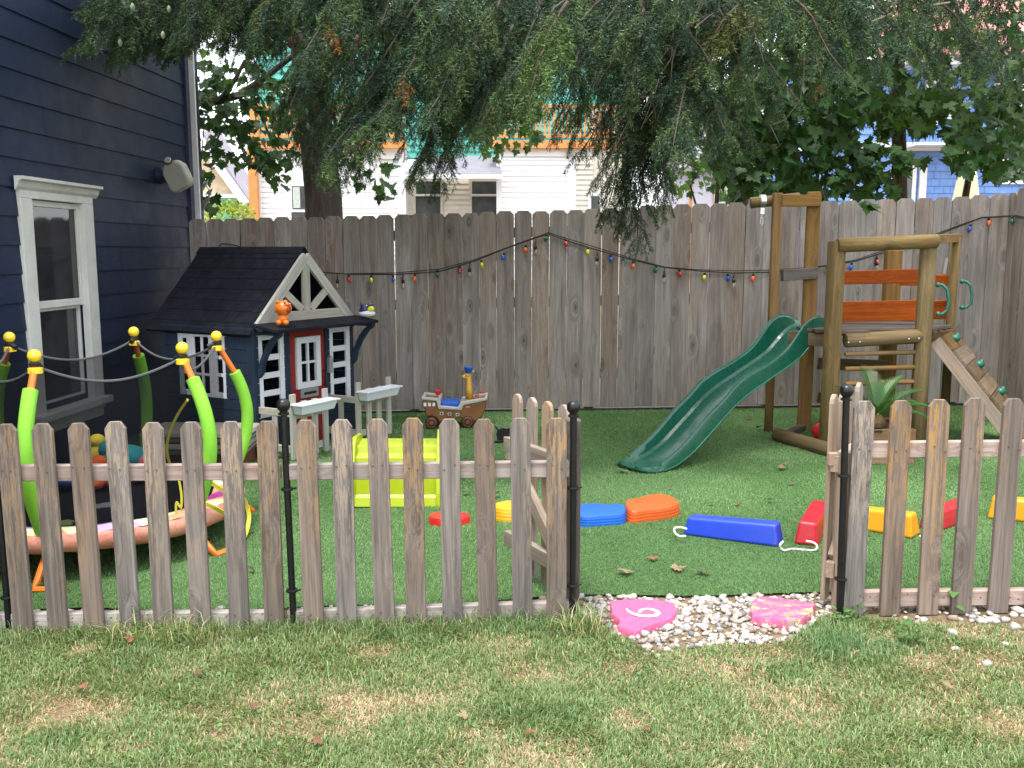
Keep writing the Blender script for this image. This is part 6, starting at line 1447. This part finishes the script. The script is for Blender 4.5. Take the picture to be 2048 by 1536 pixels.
# ------------------------------------------------------------------ evergreen over the yard
M_bark = m_wood('tree_bark', (.030, .022, .018), (.11, .085, .070), accent=(.05, .05, .04), acc=.3, knots=.1, grain=14, rough=.95, bmp=1.0, rvar=.1)
M_needle = m_leafy('hemlock_needle', .20, .5, None, .18)
def frond(seed, L=.26):
    """a drooping spray: stem, side twigs, and single needles standing all round each twig"""
    r = np.random.RandomState(seed); segs = []
    nst = 9; p = np.zeros(3); d = np.array([1.0, 0, .12]); pts = [p]
    for k in range(nst): d = d + np.array([0, .16 * (r.rand() - .5), -.06]); d /= np.linalg.norm(d); p = p + d * L / nst; pts.append(p)
    pts = np.array(pts); segs.append(pts)
    for k in range(1, nst):
        for s_ in (-1, 1):
            if r.rand() < .28: continue
            l = L * (.14 + .26 * (1 - k / nst)) * (.6 + .8 * r.rand()); t = pts[k + 1 if k < nst else k] - pts[k - 1]; t /= np.linalg.norm(t); dd = t * .80 + np.array([0, s_ * .62, -.05 - .45 * r.rand()]); dd /= np.linalg.norm(dd); q = [pts[k]]
            for j in range(3): dd = dd + np.array([.05, 0, -.10]); dd /= np.linalg.norm(dd); q.append(q[-1] + dd * l / 3)
            segs.append(np.array(q))
    Vs, Fs, tips = [], [], []; c = 0
    for q in segs:
        tone = .55 + .9 * r.rand()
        for a, b_ in zip(q[:-1], q[1:]):
            L_ = np.linalg.norm(b_ - a); t = (b_ - a) / L_; m = max(3, int(L_ / .0054)); nb = np.cross(t, [0, 0, 1.0]); nb /= np.linalg.norm(nb) + 1e-9; up = np.cross(nb, t)
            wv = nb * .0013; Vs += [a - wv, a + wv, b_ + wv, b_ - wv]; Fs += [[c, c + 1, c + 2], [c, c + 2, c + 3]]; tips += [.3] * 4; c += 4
            for i in range(m):
                o_ = a + (b_ - a) * (i + r.rand()) / m; az = r.rand() * 6.28; dd = (nb * math.cos(az) + up * math.sin(az) * .75) * .85 + t * (.35 + .5 * r.rand()); dd /= np.linalg.norm(dd); ll = .019 + .014 * r.rand(); w_ = np.cross(dd, r.randn(3)); w_ = w_ / (np.linalg.norm(w_) + 1e-9) * .0031
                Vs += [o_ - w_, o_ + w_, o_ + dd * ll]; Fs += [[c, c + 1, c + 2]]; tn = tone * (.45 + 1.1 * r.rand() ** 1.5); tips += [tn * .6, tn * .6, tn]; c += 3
    return np.array(Vs), np.array(Fs), np.array(tips)
protos = [frond(100 + i) for i in range(7)]
lu = [100, 150, 200, 260, 330, 400, 470, 560, 600, 640, 700, 760, 820, 870, 920, 980, 1040, 1100, 1160, 1200, 1240, 1275, 1310, 1350, 1400, 1450, 1520, 1600, 1700, 1800, 1900, 2100]
lv = [60, 80, 105, 100, 105, 100, 95, 210, 290, 320, 340, 290, 320, 340, 270, 240, 230, 280, 280, 340, 410, 460, 400, 350, 290, 260, 220, 190, 170, 160, 180, 190]
hm = thing('hemlock_tree', 'large dark evergreen whose drooping boughs hang over the whole yard', 'tree', (-1.98, 10.0, 0))
tb = at(648, 430, 10.0)
tp_ = [(tb.x + .02, 10, -.1), (tb.x, 10, 1.0), (tb.x, 10, 2.0), (tb.x - .06, 10.02, 2.7), (tb.x - .16, 10.05, 3.6), (tb.x - .2, 10.1, 5.0), (tb.x - .15, 10.1, 7.0)]
MB().tube(tp_, [.26, .215, .195, .175, .155, .13, .08], 16).build('trunk', M_bark, hm, smooth=True)
VV, FF, CC = [], [], []; cnt = 0; lim = []
rb_ = random.Random(21)
def add_frond(p, d, side_hint, L, tint):
    global cnt
    V0, F0, tip = protos[rb_.randrange(len(protos))]
    x_ = d.normalized(); z_ = Vector((rb_.uniform(-.35, .35), rb_.uniform(-.55, .05), 1)); y_ = z_.cross(x_)
    if y_.length < 1e-3: y_ = Vector((0, 1, 0))
    y_.normalize(); z_ = x_.cross(y_); Rm = np.array(Matrix((x_, y_, z_)).transposed()) * (L / .26)
    VV.append(V0 @ Rm.T + np.array(p)); FF.append(F0 + cnt); cnt += len(V0)
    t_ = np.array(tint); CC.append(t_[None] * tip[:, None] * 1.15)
def bough(ps, dens=1.0, tint=None, fl=(.17, .34)):
    """ps: control points in the yard; twigs and sprays grow from it"""
    pts = []
    for k in range(len(ps) - 1):
        for j in range(7): pts.append(ps[k].lerp(ps[k + 1], j / 7) + Vector((rb_.uniform(-.012, .012), rb_.uniform(-.012, .012), rb_.uniform(-.012, .012))))
    pts.append(ps[-1]); Ltot = sum((b_ - a).length for a, b_ in zip(pts[:-1], pts[1:])); lim.append((pts, Ltot))
    n = len(pts); s_ = 1
    for k in range(2, n):
        t = (pts[k] - pts[k - 2]).normalized(); sd_ = t.cross(Vector((0, 0, 1)))
        if sd_.length < .1: sd_ = Vector((1, 0, 0))
        sd_.normalize(); f = k / n
        reps = 1 + (rb_.random() < dens - 1) if dens >= 1 else int(rb_.random() < dens)
        for _ in range(reps + (rb_.random() < .9)):
            s_ = -s_; L = (fl[1] - (fl[1] - fl[0]) * f) * rb_.uniform(.75, 1.15)
            d = t * .75 + sd_ * s_ * rb_.uniform(.35, .9) + Vector((0, 0, rb_.uniform(-.65, -.05)))
            base = np.array([.030, .066, .034]); light = np.array([.125, .195, .072]); blue = np.array([.082, .138, .094]); m = rb_.random() ** 1.5
            c_ = base * (1 - m) + (light if rb_.random() < .6 else blue) * m
            if tint is not None: c_ = c_ * .4 + np.array(tint) * .6
            if rb_.random() < .004: c_ = np.array([.30, .12, .035])
            add_frond(pts[k], d, s_, L, c_)
    add_frond(pts[-1], pts[-1] - pts[-3], 1, fl[0], np.array([.075, .14, .045]))
def mk(u, v, Y, du, dv, dY, dens=1.0, tint=None, sag=.06):
    e = at(u, v, Y); s0 = at(u + du, v - dv, Y + dY); mid = s0.lerp(e, .5) + Vector((0, 0, sag)); bough([s0, mid, e], dens, tint)
for u in range(190, 2040, 41):
    lo = lerp(lu, lv, u)
    if u < 560: du0 = 170
    elif u < 1250: du0 = 120
    elif u < 1400: du0 = 30
    else: du0 = -110
    layers = [1.0, .78, .52, .28, .05] if u < 1440 else ([1.0, .6, .25, .0] if u < 1700 else ([.95, .4] if u % 82 < 41 else [.8]))
    for f in layers:
        v = lo * f + rb_.uniform(-28, 6); Y = rb_.uniform(5.0, 8.0) if u > 500 else rb_.uniform(6.2, 8.4)
        if 420 < u < 520 and v > 75: v = 75
        k_ = 1.0 if v > 120 else .5; mk(u + rb_.uniform(-26, 26), v, Y, (du0 + rb_.uniform(-60, 60)) * k_, rb_.uniform(170, 270) * k_, rb_.uniform(.2, .9) * k_, 1.0 if u < 1440 else .7, (.105, .165, .075) if u < 470 and rb_.random() < .7 else None)  # left boughs tinted lighter: sunlight on the sprays put into their colour
for u, v in ((520, 170), (560, 215), (545, 120), (600, 250), (640, 200), (760, 230), (800, 250), (770, 130), (860, 250), (900, 240), (820, 180), (940, 200), (880, 130), (700, 250), (990, 220), (660, 120), (720, 60), (520, 60)):
    mk(u, v, rb_.uniform(6.8, 8.4), rb_.uniform(-60, 110), rb_.uniform(140, 220), rb_.uniform(.2, .6), 1.0)
# distinct low-hanging boughs
mk(1275, 474, 6.3, 25, 300, .3); mk(1215, 415, 6.4, 60, 260, .3); mk(1330, 385, 6.6, 10, 250, .4); mk(1245, 440, 6.6, 60, 240, .3)
mk(1055, 195, 4.6, 75, 190, .4, 1.0, (.12, .20, .05)); mk(835, 335, 5.6, 120, 200, .4, 1.0, (.09, .16, .05)); mk(880, 355, 6.0, 90, 220, .4); mk(960, 250, 5.2, 130, 160, .4, 1.0, (.10, .17, .05)); mk(165, 84, 6.6, 210, 60, .6, 1.0, (.13, .19, .07), .02); mk(240, 108, 6.8, 180, 70, .6, 1.0, (.10, .17, .07), .02); mk(180, 10, 6.8, 220, 50, .6, 1.0, (.10, .17, .06)); mk(345, 100, 7.0, 160, 90, .5)
mk(625, 330, 8.6, 10, 180, .5); mk(670, 350, 8.4, -20, 200, .5); mk(720, 345, 8.0, 40, 200, .5); mk(600, 300, 8.8, 20, 190, .3); mk(1390, 130, 5.4, 120, 150, .4, 1.0, (.16, .17, .05)); mk(1345, 90, 6.4, 70, 150, .4, .8, (.17, .18, .05)); mk(1500, 270, 6.6, -120, 120, .4, .8); mk(1440, 310, 7.0, -60, 160, .4, .9)
Vn, Fn, Cn = np.concatenate(VV), np.concatenate(FF), np.concatenate(CC)
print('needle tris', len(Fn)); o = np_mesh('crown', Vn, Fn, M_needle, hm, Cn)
# limbs carrying the boughs
for pts, L in lim:
    q = MB(); q.tube(pts[::2] + ([pts[-1]] if (len(pts) - 1) % 2 else []), [.011 - .009 * i / (len(pts[::2])) for i in range(len(pts[::2]) + ((len(pts) - 1) % 2))], 5, False); q.build('branch', M_bark, hm)
for k, (u, v, Y) in enumerate(((250, -160, 7.4), (560, -200, 7.0), (800, -180, 6.4), (1000, -180, 5.8), (1250, -190, 6.0), (1450, -200, 6.6), (1700, -150, 7.0), (1950, -120, 7.5))):
    e = at(u, v, Y); s0 = Vector((tb.x - .18, 10.05, 3.5 + .28 * k)); MB().tube([s0, s0.lerp(e, .35) + Vector((0, 0, .35)), s0.lerp(e, .7) + Vector((0, 0, .25)), e], [.065, .05, .038, .02], 8).build('limb', M_bark, hm, smooth=True)
# bare twigs in the middle and right
q = MB()
M_twig = m_plain('grey_twig_bark', (.20, .16, .125), .9, .3)
def twig(pts, Y, r, mb=None):
    m_ = mb or MB(); m_.tube([at(u, v, Y + i * .04) for i, (u, v) in enumerate(pts)], [r * (1 - .75 * i / len(pts)) for i in range(len(pts))], 5)
    if mb is None: m_.build('bare_twig', M_twig, hm)
twig([(1420, -20), (1385, 40), (1350, 90), (1335, 150), (1315, 190), (1280, 195)], 5.6, .011); twig([(1460, 5), (1420, 28), (1380, 50), (1345, 95), (1330, 160)], 5.7, .008); twig([(1360, 70), (1345, 120), (1340, 175), (1325, 230)], 5.5, .005); twig([(1250, -10), (1242, 50), (1225, 85), (1205, 110)], 5.8, .007); twig([(1390, 55), (1420, 30), (1460, 40), (1480, 32)], 5.6, .005)
twig([(1900, 5), (1800, 20), (1740, 45), (1690, 70), (1640, 92), (1608, 94)], 6.4, .006); twig([(1740, -5), (1758, 20), (1780, 36)], 6.0, .006); twig([(1608, 94), (1608, 150), (1600, 200), (1570, 240), (1540, 250)], 6.4, .004); twig([(1504, 130), (1508, 190), (1515, 220)], 6.2, .004); twig([(1540, 250), (1560, 290), (1548, 300)], 6.4, .003)
for _ in range(46):
    u = rb_.gauss(1345, 40); v = rb_.gauss(120, 60); twig([(u, v), (u - rb_.uniform(2, 18), v + rb_.uniform(15, 40)), (u - rb_.uniform(5, 40), v + rb_.uniform(40, 80))], rb_.uniform(5.4, 6.0), .003, q)
tag(q.build('fine_twigs', M_twig, hm), kind='stuff')
# cones
M_cone = m_plain('brown_cone', (.07, .035, .02), .8, .3, 60); M_conegr = m_plain('green_cone', (.16, .22, .12), .6, .2, 40)
for u, v, mm, s_, Y in ((580, 85, M_cone, .032, 6.6), (664, 90, M_cone, .030, 6.6), (715, 78, M_cone, .028, 6.6), (776, 182, M_cone, .028, 6.4), (635, 222, M_cone, .026, 7.2), (755, 6, M_cone, .03, 6.0), (265, 14, M_conegr, .022, 6.4), (326, 70, M_conegr, .022, 6.5), (240, 85, M_conegr, .022, 6.5), (614, 222, M_conegr, .022, 7.4), (616, 252, M_conegr, .022, 7.4), (1229, 398, M_conegr, .016, 6.2), (338, 18, M_conegr, .02, 6.5)):
    p = at(u, v, Y - .25); q = MB(); vs_ = []
    for j in range(7):
        for i in range(10):
            a = 2 * math.pi * (i + .5 * (j % 2)) / 10; rr_ = s_ * .62 * math.sin(math.pi * (j + .6) / 7.4) * (1.12 if (i + j) % 2 else .85); vs_.append(p + Vector((math.cos(a) * rr_, math.sin(a) * rr_, s_ * (1.1 - 2.2 * j / 6))))
    q.add(vs_, [(j * 10 + i, j * 10 + (i + 1) % 10, (j + 1) * 10 + (i + 1) % 10, (j + 1) * 10 + i) for j in range(6) for i in range(10)] + [tuple(range(10)), tuple(range(60, 70))]); q.build('cone', mm, hm)

# ------------------------------------------------------------------ maples
M_mapleA = m_leafy('maple_leaf', .30, .45, (.027, .075, .021), .25); M_mapleT = m_leafy('maple_leaf_mass', .32, .45, None, .25)
leaf_me = []
for i in range(4):
    V, Fc = leaf_arr(1.0, .10 + .12 * i); me = bpy.data.meshes.new('leaf'); me.from_pydata([tuple(p) for p in V], [], [tuple(f) for f in Fc]); me.update(); me.materials.append(M_mapleA); leaf_me.append(me)
def maple(label, base, regions, limbs, nobj, size, cols, trunk_r=.12, seed=1, trunk_pts=None):
    r = random.Random(seed); t = thing('maple_tree', label, 'tree', base)
    MB().tube(trunk_pts, [trunk_r * (1 - .5 * i / len(trunk_pts)) for i in range(len(trunk_pts))], 12).build('trunk', M_bark, t, smooth=True)
    for L, rad_ in limbs: MB().tube(L, [rad_ * (1 - .7 * i / len(L)) for i in range(len(L))], 7).build('limb', M_bark, t, smooth=True)
    spots = []
    for poly, n, (Ya, Yb) in regions:
        us = [p[0] for p in poly]; vs2 = [p[1] for p in poly]; c = 0
        while c < n:
            u, v = r.uniform(min(us), max(us)), r.uniform(min(vs2), max(vs2)); ins = False
            for i in range(len(poly)):
                (a, b_), (c2, d2) = poly[i], poly[(i + 1) % len(poly)]
                if (b_ > v) != (d2 > v) and u < (c2 - a) * (v - b_) / (d2 - b_ + 1e-9) + a: ins = not ins
            if ins: spots.append((u, v, r.uniform(Ya, Yb))); c += 1
    r.shuffle(spots); spots.sort(key=lambda s: s[2]); VV, FF, CC = [], [], []; cnt = 0
    vis = [s for s in spots if s[1] > 20]; objs = set(vis[:nobj])
    for s_ in spots:
        p = at(*s_); sz = size * r.uniform(.65, 1.15); Rm = rotm(r.uniform(0, 6.28), r.uniform(.5, 1.75), r.uniform(-.5, .5)); 
        Rm = Matrix.Rotation(r.gauss(0, .9), 3, 'Z') @ Matrix.Rotation(r.uniform(-2.6, -1.2), 3, 'X') @ Matrix.Rotation(r.uniform(-.6, .6), 3, 'Z')
        if s_ in objs:
            M4 = Rm.to_4x4(); M4.translation = p; o = add_mesh('leaf', r.choice(leaf_me), None, t, M4 @ Matrix.Scale(sz, 4))
        else:
            V = LV @ (np.array(Rm) * sz).T + np.array(p); VV.append(V); FF.append(LF + cnt); cnt += len(V); m = r.random(); CC.append(np.tile((np.array(cols[0]) * (1 - m) + np.array(cols[1]) * m), (len(V), 1)))
    if VV: tag(np_mesh('crown', np.concatenate(VV), np.concatenate(FF), M_mapleT, t, np.concatenate(CC)), kind='stuff')
    return t
dk_, lt_ = (.015, .046, .012), (.065, .130, .026)
A = lambda u, v, Y: at(u, v, Y)
maple('maple with broad leaves hanging between the navy house and evergreen trunk', (-4.2, 11.5, 0),
      [([(375, 120), (500, 120), (600, 190), (600, 330), (520, 340), (470, 280), (375, 250)], 380, (9.6, 10.6)), ([(375, 240), (480, 260), (590, 330), (560, 395), (500, 330), (430, 350), (430, 420), (375, 440)], 120, (9.5, 10.4)), ([(690, 300), (800, 330), (790, 400), (730, 390), (690, 350)], 26, (9.5, 10)), ([(840, 90), (1090, 90), (1080, 280), (1000, 330), (920, 250)], 420, (10.5, 12.0)), ([(360, -120), (1100, -120), (1100, 90), (360, 120)], 500, (9.8, 12.0))],
      [([A(320, 175, 10.2), A(420, 205, 10.1), A(480, 190, 10.0), A(530, 155, 10.0), A(600, 100, 10.0)], .055), ([A(440, 200, 10), A(470, 160, 10), A(490, 120, 10)], .03), ([A(500, 180, 10), A(530, 250, 10), A(545, 290, 10)], .018), ([A(410, 230, 9.9), A(400, 350, 9.8), A(440, 420, 9.8)], .006), ([A(600, 100, 10), A(800, 40, 10.5), A(1000, 20, 11)], .03)],
      170, .135, (dk_, lt_), .16, 3, [(-4.2, 11.5, -.1), (-4.15, 11.4, 1.5), (-4.0, 11.0, 2.6), tuple(A(330, 170, 10.3))])
maple('maple with dense dark broad leaves in front of the blue house', (4.6, 10.6, 0),
      [([(1440, 170), (1540, 130), (1690, 120), (1760, 200), (1690, 300), (1690, 392), (1560, 400), (1470, 390), (1400, 330)], 1050, (9.0, 10.2)), ([(1380, 0), (1800, 0), (1760, 150), (1560, 170), (1400, 200)], 420, (9.4, 11.0)), ([(1660, 90), (1800, 60), (2060, 60), (2060, 170), (1900, 190), (1780, 270), (1690, 250)], 380, (9.2, 10.4)), ([(1780, 190), (2060, 170), (2060, 290), (1960, 300), (1860, 260), (1760, 280)], 330, (9.2, 10.3)), ([(1690, 270), (1800, 290), (1850, 320), (1800, 350), (1790, 395), (1700, 395)], 120, (9.0, 9.6)), ([(1880, 260), (2060, 260), (2060, 350), (1990, 365), (1960, 320), (1930, 345), (1890, 320)], 110, (9.0, 9.6)), ([(1720, 395), (1745, 395), (1745, 425), (1725, 425)], 4, (8.0, 8.1)), ([(1400, -150), (2200, -150), (2200, 70), (1400, 130)], 420, (9.0, 11.0)), ([(2060, 60), (2200, 60), (2200, 360), (2060, 350)], 150, (9.2, 10.2)), ([(1650, -420), (2350, -420), (2350, -30), (1650, -30)], 600, (6.6, 9.0))],
      [([A(1800, 410, 10.5), A(1790, 250, 10.2), A(1700, 150, 9.8), A(1600, 120, 9.6)], .05), ([A(1790, 250, 10.2), A(1900, 150, 10), A(2040, 80, 9.8)], .04), ([A(1700, 150, 9.8), A(1560, 230, 9.5), A(1470, 300, 9.3)], .025), ([A(1930, 400, 10.6), A(1960, 230, 10.3), A(2048, 130, 10)], .04)],
      290, .165, (dk_, lt_), .10, 5, [(4.62, 10.6, -.1), (4.6, 10.6, 1.8), tuple(A(1800, 400, 10.5)), tuple(A(1795, 100, 10.4)), (4.4, 10.4, 5.5)])
maple('lighter green young tree with grey trunk behind the middle of fence', (2.72, 11.5, 0),
      [([(1330, 180), (1500, 180), (1500, 330), (1460, 400), (1400, 380), (1370, 300), (1320, 280)], 330, (11.2, 12.4)), ([(1330, 330), (1400, 330), (1400, 395), (1340, 390)], 30, (11.3, 12))],
      [([A(1480, 330, 11.5), A(1440, 250, 11.4), A(1380, 200, 11.2)], .03), ([A(1432, 420, 11.6), A(1436, 360, 11.6), A(1425, 300, 11.6)], .03), ([A(1395, 420, 11.4), A(1380, 370, 11.4), A(1400, 340, 11.4), A(1360, 320, 11.4)], .014)],
      60, .12, ((.05, .12, .03), (.16, .26, .06)), .15, 8, [(2.72, 11.5, -.1), (2.72, 11.5, 1.5), tuple(A(1478, 400, 11.5)), tuple(A(1476, 200, 11.5)), tuple(A(1470, -50, 11.5))])
# lime shrub in the gap at left
bp_ = at(460, 440, 14.0); sb = thing('shrub', 'lime green shrub beyond the left end of board fence', 'shrub', (bp_.x, 14, 0)); VV, FF, CC = [], [], []; cnt = 0
for i in range(900):
    a, e, r = R_.uniform(0, 6.28), R_.uniform(-1, 1.4), R_.uniform(.55, 1) ; p = np.array([bp_.x + .45 * r * math.cos(a) * math.cos(e), 14 + .4 * r * math.sin(a) * math.cos(e), bp_.z - .12 + .42 * r * math.sin(e)]); Rm = np.array(rotm(R_.uniform(0, 6.28), R_.uniform(0, 3), 0)) * .055
    VV.append(LV @ Rm.T + p); FF.append(LF + cnt); cnt += len(LV); m = R_.random(); CC.append(np.tile(np.array([.16, .26, .04]) * (1 - m) + np.array([.42, .48, .09]) * m, (len(LV), 1)))
np_mesh('foliage', np.concatenate(VV), np.concatenate(FF), M_mapleT, sb, np.concatenate(CC)); q = MB()
for k in range(5): q.tube([(bp_.x + .05 * k - .1, 14, -.1), (bp_.x + .12 * k - .24, 14, bp_.z - .2)], .015, 6)
q.build('stem', M_bark, sb)
